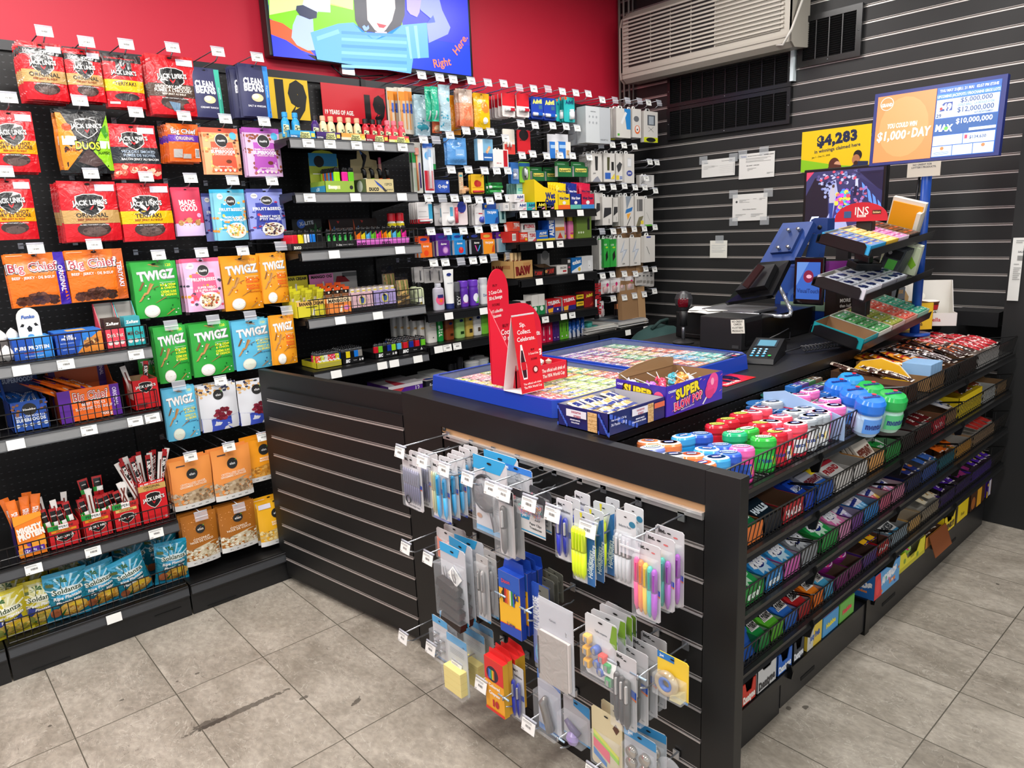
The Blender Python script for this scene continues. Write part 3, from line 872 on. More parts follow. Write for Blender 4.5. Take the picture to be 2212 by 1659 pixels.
F_MG=D('e03a5c',[(qc,0,0,1,.26,'dcc4ec'),(qb,'MADE',.48,.69,.105,'f8ece8',.56,0,.03),(qb,'GOOD',.5,.575,.12,'f8ece8',.6,0,.03),(qf,.16,.27,.09,.1,'b88850'),(qf,.45,.32,.11,.1,'c89858'),(qf,.74,.27,.1,.11,'b88850'),(ja,.1,.2,.85,.36,['8a5c30','d8b070','e8cc90'],26,.025,4),(qf,.82,.42,.08,.08,'e8a8d0')],rough=.5,foil='',seed=33)
def fseed(bg,mid,chips,n1,n2,bowl,top):
 return[(qc,0,.93,1,1,top),(ja,.03,.06,.97,.88,chips,44,.05,7),(qh,[(.2,.72),(.8,.72),(.88,.2),(.14,.2)],mid),(qf,.2,.86,.09,.09,'f0ece4'),(qb,'100%',.2,.865,.025,vf,.13)]+CIRC(.52,.77,.15)+[(qb,'FRUIT&SEED',.5,.605,.06,'f6f6f6',.78,0,.03),(qb,n1,.54,.45,.042,'fafafa',.6),(qb,n2,.54,.395,.042,'fafafa',.66),(qf,.6,.19,.32,.25,'f2eee4')]+[(ja,.38,.08,.82,.3,bowl,60,.04,5)]
F_FS_B=D('7cc4dc',fseed('','18a0cc',['f09030','f0c848','f4ecd0'],'TROPICAL ESCAPE','ÉVASION TROPICALE',['e87830','f0e8c8','e8c860','8aa050'],'38b0d8'),rough=.5,foil='',seed=35)
F_FS_N=D('8a94d8',fseed('','2c3a9c',['2a2a70','c02c50','4050a0'],'BERRY NICE',"P'TIT FRUITÉ",['6a2030','c8b080','3a2838','e0d8b8'],'3c4488'),rough=.5,foil='',seed=37)
F_FS_P=D('e8b8dc',fseed('','ec6088',['404050','e04858','f0a030','e0d0e8'],'SUPER HERO','LE SUPER-HÉROS',['c83828','e8d8b0','90603c','e8b060'],'ec6088'),rough=.5,foil='',seed=39)
def twigz(tc,c1,c2,f1,f2,f3,f4,dip,cal):
 st=['9a6a34','b8854a','7a4e24']
 tw=lambda x,y,dx,dy,c:(qh,[(x,y),(x+.05,y+.01),(x+dx+.05,y+dy),(x+dx,y+dy)],c)
 return[(qf,.82,.93,.11,.11,c2),(qb,cal,.82,.93,.05,tc,.16),tw(.36,.95,.22,-.05,st[1]),tw(.38,.89,.2,.05,st[0]),(qb,'TWIGZ',.52,.76,.155,'9a9a9e',.84,3,.075),(qb,'TWIGZ',.51,.765,.15,'f4f4f2',.82,3,.04),(qc,.56,.618,.92,.623,'f0f0e0'),(qb,f1,.74,.575,.042,tc,.36,0,.03),(qb,f2,.74,.52,.042,tc,.36,0,.03),(qb,f3,.74,.45,.042,tc,.36,0,.03),(qb,f4,.74,.395,.042,tc,.36,0,.03),(qb,'BRETZELS ARTISANAUX',.74,.33,.024,c1,.38),tw(.22,.42,.12,.2,st[0]),tw(.38,.60,-.16,-.17,st[1]),tw(.3,.5,.2,.06,st[2]),tw(.06,.3,.14,.16,st[1]),tw(.4,.26,.24,.1,st[0]),tw(.62,.03,.18,.1,st[1]),tw(.08,.5,.1,.14,st[2]),(qf,.32,.12,.17,.15,'d8d4c8'),(qf,.32,.13,.15,.12,dip),(ja,.05,.05,.95,.6,['e8e4a0','f0f0e8',c1],16,.02,3)]
F_TW_G=D('2ba03a',twigz('f0ec30','0c5a20','3cb44c','SOUR CREAM','& ONION','CRÈME SURE','ET OIGNON','f0f0ec','120'),rough=.42,foil='',seed=41)
F_TW_O=D('e89818',twigz('e85820','b84810','f0a828','SMOOTH','CHEDDAR RANCH','RANCH AU','CHEDDAR DOUX','f8f6ee','110'),rough=.42,foil='',seed=43)
F_TW_B=D('5cb8dc',twigz('e4dc60','1c4878','74c8e4','BUTTERY HERB','& GARLIC','HERBES ET AIL','AU BEURRE','e0e8d8','100'),rough=.42,foil='',seed=45)
ELOGO=lambda cy:[(qf,.5,cy,.135,.135,'262626'),(qb,'elan',.5,cy,.05,qj,.2,0,.01),(qh,[(.57,cy+.055),(.62,cy+.085),(.6,cy+.05)],'58b030')]
def elan(bg,fl1,fl2,food,tc='f8e8d0',win=True):
 el=[]
 if win:el=[(qh,[(0,.10),(0,.36),(.2,.33),(.5,.37),(.8,.41),(1,.40),(1,.10)],food[0]),(ja,.03,.1,.97,.34,food,90,.045,6),(qc,0,0,1,.11,'ecebe8')]+[(qc,.2+.18*i,.04,.28+.18*i,.06,'9a9a98')for i in RN(4)]
 return el+ELOGO(.70)+[(qb,fl1,.5,.52,.042,tc,.62,2),(qb,fl2,.5,.47,.042,tc,.66,2),(ja,.05,.45,.95,.95,['f0b070'],30,.012,2)if bg==0 else(qf,.5,.415,.001,.001,'dce4c0')]
F_EL_G=D('f0974a',elan(1,'CRYSTALLIZED GINGER','GINGEMBRE CRISTALLISÉ',['b8a080','8a7054','d0bca0'])+[(qc,.15,.88,.36,.9,'303038')],rough=.4,foil='',seed=47)
F_EL_M=D('ee9a1c',elan(1,'MANGO','MANGUE',['c88830','a86c20','e0a850']),rough=.4,foil='',seed=49)
F_EL_C=D('a8651c',elan(0,'COCONUT','NOIX DE COCO',['d8ccb0','b8a888','ece4d0']),rough=.4,foil='',seed=51)
F_EL_B=D('eeb020',elan(1,'BANANA','BANANE',['d8b468','b89048','ecd494'])+[(qc,.04,.84,.38,.94,'d8d4e4')],rough=.4,foil='',seed=53)
F_EL_A=D('d8dae0',[(qh,[(0,0),(1,0),(1,.30),(.8,.28),(.5,.25),(.2,.28),(0,.30)],'3a50b8'),(ja,.02,.82,.98,.98,['d8b078','2a3050','c89858','f0ecd8'],34,.045,4),(ja,.02,.74,.2,.86,['d8b078','2a3050'],8,.04,5)]+ELOGO(.76)+[(ja,.34,.26,.76,.46,['7a1c30','8e2a3c','641424'],20,.075,9)],rough=.4,foil='',seed=55)
JG='hanging beef jerky pouches'
HG(qi,'jl100',F_JL_100,(36,89),(131,94),(56,214),'red jerky pouch with tan band and black calorie strip, topmost row first hook',qa,8,G1=JG)
HG(qi,'jl100',F_JL_100,(135,101),(214,112),(154,217),'red jerky pouch with tan band and calorie strip, topmost row second hook',qa,4,G1=JG)
HG(qi,'jlterb',F_JL_TERB,(217,118),(300,119),(236,231),'black topped red teriyaki jerky pouch with yellow band, topmost row',qa,3,G1=JG)
HG(qi,'jlhick',F_JL_HICK,(311,115),(415,124),(332,246),'red hickory smoked jerky pouch with dark brown band',qa,5,G1=JG)
HG(gp,'cbg',F_CB_G,(408,143),(472,150),(424,253),'navy bean snack pouch with green side stripe',qa,3,G1=vh)
HG(gp,'cbb',F_CB_B,(512,135),(576,143),(531,251),'navy bean snack pouch with bright blue side stripe, in front',qa,2,G1=vh)
HG(gp,'cbb',F_CB_B,(494,142),(552,148),(506,254),'navy bean snack pouch with blue stripe, half hidden by the front one',qa,3,y=3.10,G1=vh)
HG(qi,'jlhot',F_JL_HOT,(-36,236),(66,242),(-18,371),'red sweet and hot jerky pouch at the photo edge, second row',qa,5,G1=JG)
HG(qi,'duos',F_DUOS,(115,227),(228,247),(119,374),'black jerky pouch with orange and lime corners',qa,5,dy=.022,G1=JG)
HG(qi,'jlbac',F_JL_BAC,(229,268),(333,270),(246,386),'red bacon jerky pouch with charcoal band',qa,2,G1=JG)
HG(qi,'bcs',F_BC_S,(356,265),(425,270),(366,348),'small orange jerky pack with purple band',qa,6,dy=.02,G1=JG)
HG('chocolate_pouch','sfo',F_SF_O,(433,274),(512,279),(449,377),'coral chocolate snack pouch with peach border',qa,2,G1=ko)
HG('chocolate_pouch','sfp',F_SF_P,(526,274),(601,280),(539,381),'purple chocolate snack pouch with lilac border',qa,4,G1=ko)
HG(qi,'jlhot',F_JL_HOT,(-40,385),(63,388),(-20,520),'red sweet and hot jerky pouch at the photo edge, third row',qa,3,G1=JG)
HG(qi,'jlorig',F_JL_ORIG,(123,394),(246,390),(148,523),'large red original jerky pouch with tan band, third row',qa,5,dy=.03,G1=JG)
HG(qi,'jlter',F_JL_TER,(250,396),(362,396),(272,522),'large red teriyaki jerky pouch with yellow band, third row',qa,3,G1=JG)
HG('granola_pouch','mg',F_MG,(368,404),(430,405),(374,511),'pink and lilac granola bite pouch',qa,2,y=3.075,G1='hanging granola pouches')
HG(vx,'fsb',F_FS_B,(458,411),(525,407),(477,520),'turquoise tropical fruit pouch',qa,3,dy=.024,G1=jd)
HG(vx,'fsn',F_FS_N,(434,420),(490,415),(443,522),'navy fruit pouch, half hidden by the turquoise ones',qa,1,y=3.15)
HG(vx,'fsn',F_FS_N,(531,408),(609,408),(545,517),'navy berry fruit pouch, at the right of the turquoise ones',qa,2,G1=jd)
HG(qi,'bco',F_BC_O,(6,544),(136,549),(8,668),'orange jerky pouch with purple side strip',qa,4,dy=.014,G1=JG)
HG(qi,'bct',F_BC_T,(136,538),(262,540),(148,655),'orange jerky pouch with copper side strip',qa,3,dy=.014,G1=JG)
HG(qm,'twg',F_TW_G,(279,566),(377,564),(312,688),'green pretzel pouch under a blank tag, upper pretzel row',qa,4,dy=.024,G1=qg)
HG(vx,'fsp',F_FS_P,(392,559),(471,557),(417,674),'pink berry fruit pouch',qa,4,dy=.024,G1=jd)
HG(qm,jc,F_TW_O,(474,555),(558,553),(489,673),'orange pretzel pouch by the pink fruit pouch',qa,3,G1=qg)
HG(qm,jc,F_TW_O,(560,549),(614,546),(571,657),'orange pretzel pouch partly behind a clear tag, upper pretzel row end',qa,3,y=3.03,G1=qg,swing=-6)
HG(qm,'twg',F_TW_G,(328,707),(398,702),(351,829),'narrow seen green pretzel pouch, first in the lower pretzel row',qa,3,dy=.026,G1=qg)
HG(qm,'twg',F_TW_G,(405,699),(493,695),(427,815),'green pretzel pouch by the blue one, lower pretzel row',qa,3,G1=qg)
HG(qm,'twb',F_TW_B,(498,694),(580,688),(508,803),'pale blue pretzel pouch at the right of the green ones',qa,3,dy=.026,G1=qg)
HG(qm,jc,F_TW_O,(583,681),(631,678),(598,789),'orange pretzel pouch at the end of the lower pretzel row',qa,2,y=2.99,G1=qg,swing=-10)
HG(qm,'twb',F_TW_B,(347,839),(419,836),(354,957),'pale blue pretzel pouch above the beef stick carton',qa,2,G1=qg)
HG('nut_pouch','ela',F_EL_A,(424,830),(507,826),(441,935),'white and blue cashew pouch under the green pretzels',qa,2,dy=.03,G1=ga)
HG('nut_pouch','ela',F_EL_A,(508,819),(590,815),(530,919),'white and blue cashew pouch half hidden by the gate',qa,1,G1=ga)
EG='hanging dried fruit pouches'
HG(qu,'elg',F_EL_G,(363,1000),(451,982),(384,1105),'light orange ginger pouch with clear window, by the tall stick carton',qa,4,y=2.99,G1=EG)
HG(qu,'elg',F_EL_G,(452,972),(536,962),(476,1083),'light orange ginger pouch with clear window, nearer the gate',qa,4,y=2.99,G1=EG)
HG(qu,'elm',F_EL_M,(522,948),(606,935),(545,1043),'deep orange mango pouch half hidden by the gate',qa,3,y=3.03,G1=EG)
HG(qu,'elc',F_EL_C,(387,1112),(464,1105),(411,1224),'brown coconut pouch with white window strip, by the stick shelf',qa,3,y=2.97,G1=EG,dy=.025)
HG(qu,'elc',F_EL_C,(467,1092),(547,1083),(485,1195),'brown coconut pouch with white window strip, nearer the gate',qa,3,y=2.97,G1=EG,dy=.025)
HG(qu,'elb',F_EL_B,(552,1083),(628,1072),(573,1180),'yellow banana pouch half hidden by the gate',qa,3,y=2.97,G1=EG,dy=.025)
HR=['topmost',jp,'third','fourth','fifth','sixth','seventh','eighth','ninth']
for ri,row in EN([[(95,68,0,3.02),(186,91,1,3.02),(272,96,0,3.02),(372,103,2,3.02),(470,112,3,3.02),(555,124,4,3.02)],[(18,211,1,3.02),(172,218,2,3.02),(293,243,0,3.02),(397,251,0,3.02),(486,257,3,3.02),(570,263,4,3.02)],[(10,371,3,3.02),(196,375,1,3.02),(315,382,0,3.02),(411,385,2,3.02),(502,390,4,3.02),(587,391,3,3.02)],[(77,537,4,3.02),(203,528,2,3.02),(342,551,0,3.02),(435,546,1,3.02),(524,542,3,3.02),(606,532,None,3.0)],[(369,703,None,3.02),(460,691,None,3.02),(540,682,None,3.0),(619,671,None,2.97)],[(386,833,None,3.02),(476,822,4,3.02)],[(411,986,3,2.96),(494,965,1,2.96),(567,943,2,3.0)],[(434,1114,None,2.94),(516,1097,None,2.94)],]):
 for ci,(u,v,k,yt)in EN(row):
  HK(u,v,'wire hook with %s tag, %s in the %s row of the snack bays'%('an empty clear'if k is None else 'a blank white'if k==0 else 'a printed price',NTH[ci],HR[ri]),k,yt)
ZA,ZB_,ZC_,ZD=1.122,.874,.420,.137
YI=2.95
def SD(name,mb,x,z,L1,cat,G1=None,d=0,y=None,rz=0,dz=0.0005):
 """stand a thing with its front at YI and its bottom centre at x"""
 return PL(mb,name,(x,(YI if y is None else y)+d/2,z+dz),L1,cat,G1,rz)
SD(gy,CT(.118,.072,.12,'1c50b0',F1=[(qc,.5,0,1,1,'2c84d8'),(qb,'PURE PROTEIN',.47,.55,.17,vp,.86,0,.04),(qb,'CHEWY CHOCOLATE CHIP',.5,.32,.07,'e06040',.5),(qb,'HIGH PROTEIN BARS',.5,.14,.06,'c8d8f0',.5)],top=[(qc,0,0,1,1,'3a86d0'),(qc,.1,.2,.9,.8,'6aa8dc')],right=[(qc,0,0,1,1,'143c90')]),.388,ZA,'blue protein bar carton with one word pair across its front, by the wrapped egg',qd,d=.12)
SD(gy,CT(.148,.078,.12,'1d4cae',F1=[(qh,[(.42,0),(1,0),(1,1),(.72,.6)],'e08830'),(qh,[(.42,0),(.72,.6),(1,1),(.6,1)],'2c7cd0'),(qh,[(.55,.3),(.62,.2),(.92,.45),(.9,.62),(.72,.62)],'6a3a1c'),(qh,[(.57,.36),(.88,.62),(.72,.68),(.58,.5)],'c89050'),(ja,.6,.38,.9,.66,['e8c080','a86c30'],18,.02,4),(qb,'PURE',.28,.82,.1,vp,.3,0,.04),(qb,'PROTEIN',.28,.7,.1,vp,.3,0,.04),(qb,'DELICIOUS & SATISFYING',.24,.5,.05,'b0c8f0',.3),(qb,'HIGH PROTEIN',.24,.22,.05,'b0c8f0',.28)],top=[(qc,0,0,1,1,'2c6cc0'),(qc,.3,.2,.7,.7,'d8a860')]),.53,ZA,'blue protein bar carton with orange corner and nut bar picture',qd,d=.12)
for k,(x,c1,c2,lb)in EN([(.648,'e44858','3c2820','coral and brown bar carton with tall grey back, open'),(.716,'28b0b4','3c9ca8','turquoise bar carton with tall grey back, open, at the shelf end')]):
 mb=TY(.066,.14,.072,.16,c1,[(qf,.2,.28,.12,.12,wt),(qf,.5,.28,.12,.12,wt),(qf,.8,.28,.12,.12,wt),(qb,'Dark Nut'if k==0 else 'Milk Choc',.5,.68,.2,'f4ece4'if k==0 else '6a3828',.8)],I1='b4b0aa')
 SD('bar_carton',mb,x,ZA,lb,qd,d=.14)
 for j in RN(3):
  SD('chocolate_bar',CT(.054,.105,.014,c2,F1=[(qb,'ZoRaw',.5,.82,.1,'f4f0ec',.8,0,.05),(qf,.2,.55,.12,.1,jh),(qf,.5,.55,.12,.1,jh),(qf,.8,.55,.12,.1,jh)]),x,ZA,(gm if k==0 else 'turquoise')+' chocolate bar standing in its open carton, %s one'%ORD[j],'chocolate bar','chocolate bars in open cartons',d=.014,y=YI+.02+.022*j,dz=.004)
def egg_mb(c1,c2):
 mb=MB()
 pf=[(0,0)]+[(.022*sin(PI*t)**.8*(1-.18*t),.058*t)for t in[i/10 for i in RN(1,10)]]+[(0,.058)]
 mb.lathe(pf,MT('e8e6e2',.18,0,qs),18)
 def fm(x,z,o):
  t=max(.03,min(.97,z/.058));r=.022*sin(PI*t)**.8*(1-.18*t)+.0004+o
  a=(x-.03)/.022
  return(sin(a)*r,-cos(a)*r,z)
 pr(mb,[(ja,.1,.55,.9,.9,[c1,c2,'d8a020'],30,.05,4),(ja,.1,.1,.9,.3,[c1,c2],20,.06,5),(qb,'Kinder',.5,.6,.12,'c02020',.5,0,.03),(qb,'SURPRISE',.5,.42,.16,'2850b0',.7,0,.03)],.06,.058,fm,.3,'',1)
 return mb.mesh('wrapped_egg')
em=egg_mb('c82828','2860c0')
for(u,v,y,lb)in[(20,790,2.955,'white foil wrapped chocolate egg standing behind the wire fence'),(-14,800,2.955,'white foil wrapped egg at the photo edge behind the wire fence'),(8,770,3.03,'white foil wrapped egg at the photo edge, second row'),(34,764,3.04,'white foil wrapped egg, second row behind the standing egg'),(62,748,3.09,'white foil wrapped egg by the football card')]:
 p=AY(u,v,y)
 PL(em,'wrapped_egg',(p.x,y,ZA+(.001 if y<3 else .05 if y<3.06 else .07)),lb,'chocolate egg',rz=p.x*9)
mb=MB();mb.BX(-.17,.05,-.0,.15,0,.068,MT('5a5450',.6));mb.BX(-.172,.052,-.002,.0,0,.05,MT('8a8680'))
SD('egg_carton_tray',mb,.34,ZA,'dull brown display tray that raises the wrapped eggs',qp,y=3.0)
mb=MB()
pts=[(-.035,0,0),(.035,0,0),(.035,0,.07)]+[(.035*cos(a),0,.07+.035*sin(a))for a in[PI*i/8 for i in RN(1,8)]]+[(-.035,0,.07)]
mb.SL([(p[0],0,p[2])for p in pts],.002,MT('d8d6d2'),Vector((0,-1,0)))
pr(mb,[(qb,'Funko',.5,.66,.1,'2858a8',.6,0,.05,.2),(qf,.5,.22,.42,.42,jz),(qh,[(.38,.3),(.5,.38),(.62,.3),(.57,.18),(.43,.18)],ki),(qh,[(.1,.36),(.2,.45),(.3,.42),(.24,.34)],ki),(qh,[(.9,.36),(.8,.45),(.7,.42),(.76,.34)],ki),(qf,.5,.04,.14,.1,'4888c8')],.07,.11,FL(-.035,-.0003,0),.5,'',0)
PL(mb,'football_card',(AY(70,745,3.02).x,3.01,ZA+.07),'white rounded card with a football printed on it',ka,rz=.1)
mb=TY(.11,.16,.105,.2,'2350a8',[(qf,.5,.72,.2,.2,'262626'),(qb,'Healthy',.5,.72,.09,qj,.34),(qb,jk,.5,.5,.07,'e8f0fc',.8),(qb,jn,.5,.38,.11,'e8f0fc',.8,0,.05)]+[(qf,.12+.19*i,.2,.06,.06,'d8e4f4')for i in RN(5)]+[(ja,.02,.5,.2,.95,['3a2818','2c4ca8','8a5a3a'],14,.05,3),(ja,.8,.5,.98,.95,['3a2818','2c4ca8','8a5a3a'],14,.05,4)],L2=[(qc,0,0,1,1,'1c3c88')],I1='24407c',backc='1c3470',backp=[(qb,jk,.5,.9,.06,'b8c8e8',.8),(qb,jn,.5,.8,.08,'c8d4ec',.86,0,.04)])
SD('chocolate_bar_carton',mb,.342,ZB_,'blue open chocolate bar carton on the second snack shelf',qd,d=.16)
barw=BG(.036,.12,.012,'2a66c0',[(qf,.5,.5,.3,.12,'202428'),(qb,jn,.5,.72,.08,'e0ecfc',.8,-90)],qy,4,.0015,.25,qs,False).mesh('wrapped_bar')
for j in RN(6):
 PL(barw,'wrapped_bar',(.342+(-.03+.03*(j%3)),2.975+.045*(j//3),ZB_+.07+.012*(j//3)),'blue wrapped chocolate bar lying in the blue carton, %s from its near corner'%NTH[j],gx,'blue wrapped bars in the carton',rx=R(-70),rz=.2*(j-2),)
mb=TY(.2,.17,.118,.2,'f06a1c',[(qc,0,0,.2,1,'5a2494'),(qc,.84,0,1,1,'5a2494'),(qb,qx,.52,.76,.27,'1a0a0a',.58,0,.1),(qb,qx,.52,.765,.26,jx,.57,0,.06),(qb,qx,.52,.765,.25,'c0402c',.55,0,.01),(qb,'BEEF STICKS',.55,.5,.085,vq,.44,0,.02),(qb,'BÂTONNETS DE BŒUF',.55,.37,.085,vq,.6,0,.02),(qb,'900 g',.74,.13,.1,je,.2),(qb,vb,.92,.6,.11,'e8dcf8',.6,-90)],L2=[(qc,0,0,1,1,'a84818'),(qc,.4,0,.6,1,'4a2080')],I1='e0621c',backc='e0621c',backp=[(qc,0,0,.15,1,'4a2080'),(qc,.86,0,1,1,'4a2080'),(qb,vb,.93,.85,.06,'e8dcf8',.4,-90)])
SD('beef_stick_carton',mb,.53,ZB_,'orange and purple open beef stick carton on the second snack shelf',qd,d=.17)
bst=BG(.034,.15,.014,'e8701c',[(qc,0,0,1,.2,'5a2494'),(qc,0,.8,1,1,'5a2494'),(qb,qx,.5,.5,.12,jx,.5,90,.03),(qc,.2,.22,.8,.34,'d8c8b8')],qy,6,.002,.22,qs,False).mesh('beef_stick_pack')
for j in RN(7):
 PL(bst,'beef_stick_pack',(.46+(j%4)*.04,2.985+.04*(j//4),ZB_+.085+.01*(j%3)),'orange and purple beef stick pack lying in its carton, %s along'%NTH[j],gx,'beef stick packs in the carton',rx=R(-62),rz=R(60+9*(j%3))if j<4 else R(100))
mb=TY(.092,.13,.115,.115,'c8141c',jlogo(.5,.76,1.0,.8)+[(qc,.1,.08,.5,.24,'a01018')]+[(qc,.12+i*.05,.1,.145+i*.05,.22,'1a0808')for i in RN(7)]+[],L2=[(qc,.35,.35,.95,.9,'e8d8d0'),(qc,.4,.6,.85,.62,'8a8a8a')],I1='b89870')
pr(mb,[(qf,.5,1.02,.16,.16,'c8141c')],.092,.115,lambda x,z,o:(x-.046,-.0645-o,z),.4,'',0)
SD('jerky_carton',mb,.722,ZB_,'small red jerky carton at the end of the second snack shelf',qd,d=.13)
def stick_me(seed,c,w=.018,h=.2,txt='JACK LINKS',green=False,back=False):
 if back:
  el=[(qc,.36,.1,.62,.86,'6a2a20')]
  return BG(w,h,.009,'e0dcd8',el,qy,seed,.0008,.3,'',False).mesh(gh)
 el=[(qc,.12,.6,.88,.92,'blk'),(qb,"LINK'S",.5,.78,.035,'f0ece8',.8,0,.04)]
 if green:el+=[(qc,0,.42,1,.6,'1c8c34'),(qc,.35,.42,1,.6,'f0f0ec'),(qb,'PEPPERONI',.5,.3,.05,'7a0c10',.3,90,.03),(qc,.3,.06,.7,.12,'d8b060')]
 else:el+=[(qc,0,0,1,.42,'gld'),(qb,"JACK LINK'S",.5,.66,.055,'f0ece8',.5,90,.05)]
 return BG(w,h,.009,c,el,qy,seed,.0008,.25,qs,False).mesh(gh)
S1=stick_me(1,'a81c20');S2=stick_me(2,'a81c20',.024,.16,green=True);S3=stick_me(3,jg,.02,.2,back=True);S4=stick_me(4,'e8701c',.026,.15,green=False)
for(x,y,a,me,lb)in[(.70,3.0,-12,S3,'clear backed jerky stick leaning in the small red carton'),(.735,3.04,8,S1,'red jerky stick standing in the small red carton')]:
 PL(me,'jerky_stick',(x,y,ZB_+.004),lb,kl,ry=R(a),scale=(1,1,.85))
HG(qm,'twg',F_TW_G,(295,770),(345,768),(312,828),'green pretzel pouch fallen back in shadow above the beef sticks',qa,1,y=3.22)
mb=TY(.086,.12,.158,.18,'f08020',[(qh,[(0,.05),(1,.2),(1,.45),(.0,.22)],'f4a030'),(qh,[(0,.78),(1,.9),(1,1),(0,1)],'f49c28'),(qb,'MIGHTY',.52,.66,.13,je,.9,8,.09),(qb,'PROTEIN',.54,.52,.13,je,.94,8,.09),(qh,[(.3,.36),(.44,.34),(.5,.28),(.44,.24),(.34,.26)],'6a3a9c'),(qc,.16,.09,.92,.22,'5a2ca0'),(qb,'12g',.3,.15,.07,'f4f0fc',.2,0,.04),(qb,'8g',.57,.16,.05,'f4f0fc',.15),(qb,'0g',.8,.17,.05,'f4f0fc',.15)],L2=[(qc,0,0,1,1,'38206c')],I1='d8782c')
SD('protein_stick_carton',mb,.273,ZC_,'orange open protein stick carton, first on the third snack shelf',qd,d=.12,dz=-.0)
for j,(x,y,a)in EN([(.25,2.97,-6),(.272,2.985,3),(.297,2.99,8),(.245,3.02,-10),(.285,3.03,4)]):
 me=BG(.03,.13,.012,'f07828',[(qb,'MIGHTY',.35,.45,.07,je,.55,-90,.05),(qb,'PROTEIN',.68,.45,.07,je,.6,-90,.05)],qy,30+j,.002,.2,qs,False)
 PL(me,'protein_stick',(x,y,ZC_+.085),'orange protein stick pack standing in the orange carton, %s one'%NTH[j],'protein stick','protein stick packs',ry=R(a))
for k,(x0,x1,hf,sub,dz)in EN([(.324,.427,.095,'HOT / FORT',0),(.434,.534,.105,'HOT / FORT',0),(.539,.634,.115,vb,0)]):
 w=x1-x0
 mb=TY(w-.003,.11,hf-.006,hf-.006,'c81820',[(qc,0,.82,1,1,'c02020'),(qc,0,.8,.34,1,'1c9038'),(qc,.34,.8,.66,1,'f0f0ec'),(qb,'PEPPERONI',.5,.9,.1,vw,.8,0,.02),(qc,.1,.68,.9,.78,'d88818'if k<2 else 'd8b868'),(qb,sub,.5,.73,.07,'5a1c08',.6)]+jlogo(.5,.45,1.0,.7)+[(qf,.9,.1,.03,.03,kh)],I1='a87858')
 SD('pepperoni_stick_carton',mb,(x0+x1)/2,ZC_,'red pepperoni stick carton, %s of three along the third snack shelf'%NTH[k],qd,'pepperoni stick cartons',d=.11)
 rd=random.Random(50+k)
 for j in RN(9):
  me=S2 if j%3<2 else S3
  if k==2:me=[S2,S3,S2][j%3]
  PL(me,'pepperoni_stick',(x0+.014+(w-.03)*(j%5)/4,YI+.03+.035*(j//5),ZC_+.02+rd.uniform(0,.012)),'red and green pepperoni stick standing in %s pepperoni carton, %s one'%(['the first','the middle','the last'][k],NTH[j]),kl,'pepperoni sticks in their cartons',ry=R(rd.uniform(-14,14)),rx=R(rd.uniform(-3,5)),scale=(1,1,.8))
for j in RN(2):
 PL(stick_me(70+j,'a81c20',.034,.1,green=True),'pepperoni_stick',(.478+.036*j,3.0,ZC_+.125),'wide pepperoni stick pack standing above the other sticks, %s of two'%NTH[j],kl,'wide pepperoni stick packs',ry=R(-6+7*j))
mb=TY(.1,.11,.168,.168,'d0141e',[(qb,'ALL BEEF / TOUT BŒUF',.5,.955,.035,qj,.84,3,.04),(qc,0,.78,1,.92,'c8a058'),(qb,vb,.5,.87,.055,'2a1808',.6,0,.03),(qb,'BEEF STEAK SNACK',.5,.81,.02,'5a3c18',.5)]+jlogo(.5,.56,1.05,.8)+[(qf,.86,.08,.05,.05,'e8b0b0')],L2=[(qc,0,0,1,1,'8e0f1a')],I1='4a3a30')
SD('tall_stick_carton',mb,.688,ZC_,'tall red carton bristling with long meat sticks at the shelf end',qd,d=.11)
rd=random.Random(8)
for j in RN(16):
 a=-24+48*j/15
 PL(S1 if j%3 else S3,gh,(.652+.072*j/15,YI+.025+.02*(j%4),ZC_+.06),'long thin meat stick fanned out of the tall red carton, %s along'%NTH[j],kl,'long meat sticks in the tall carton',ry=R(a*.75),rx=R(rd.uniform(-5,6)),scale=(1,1,1.05))
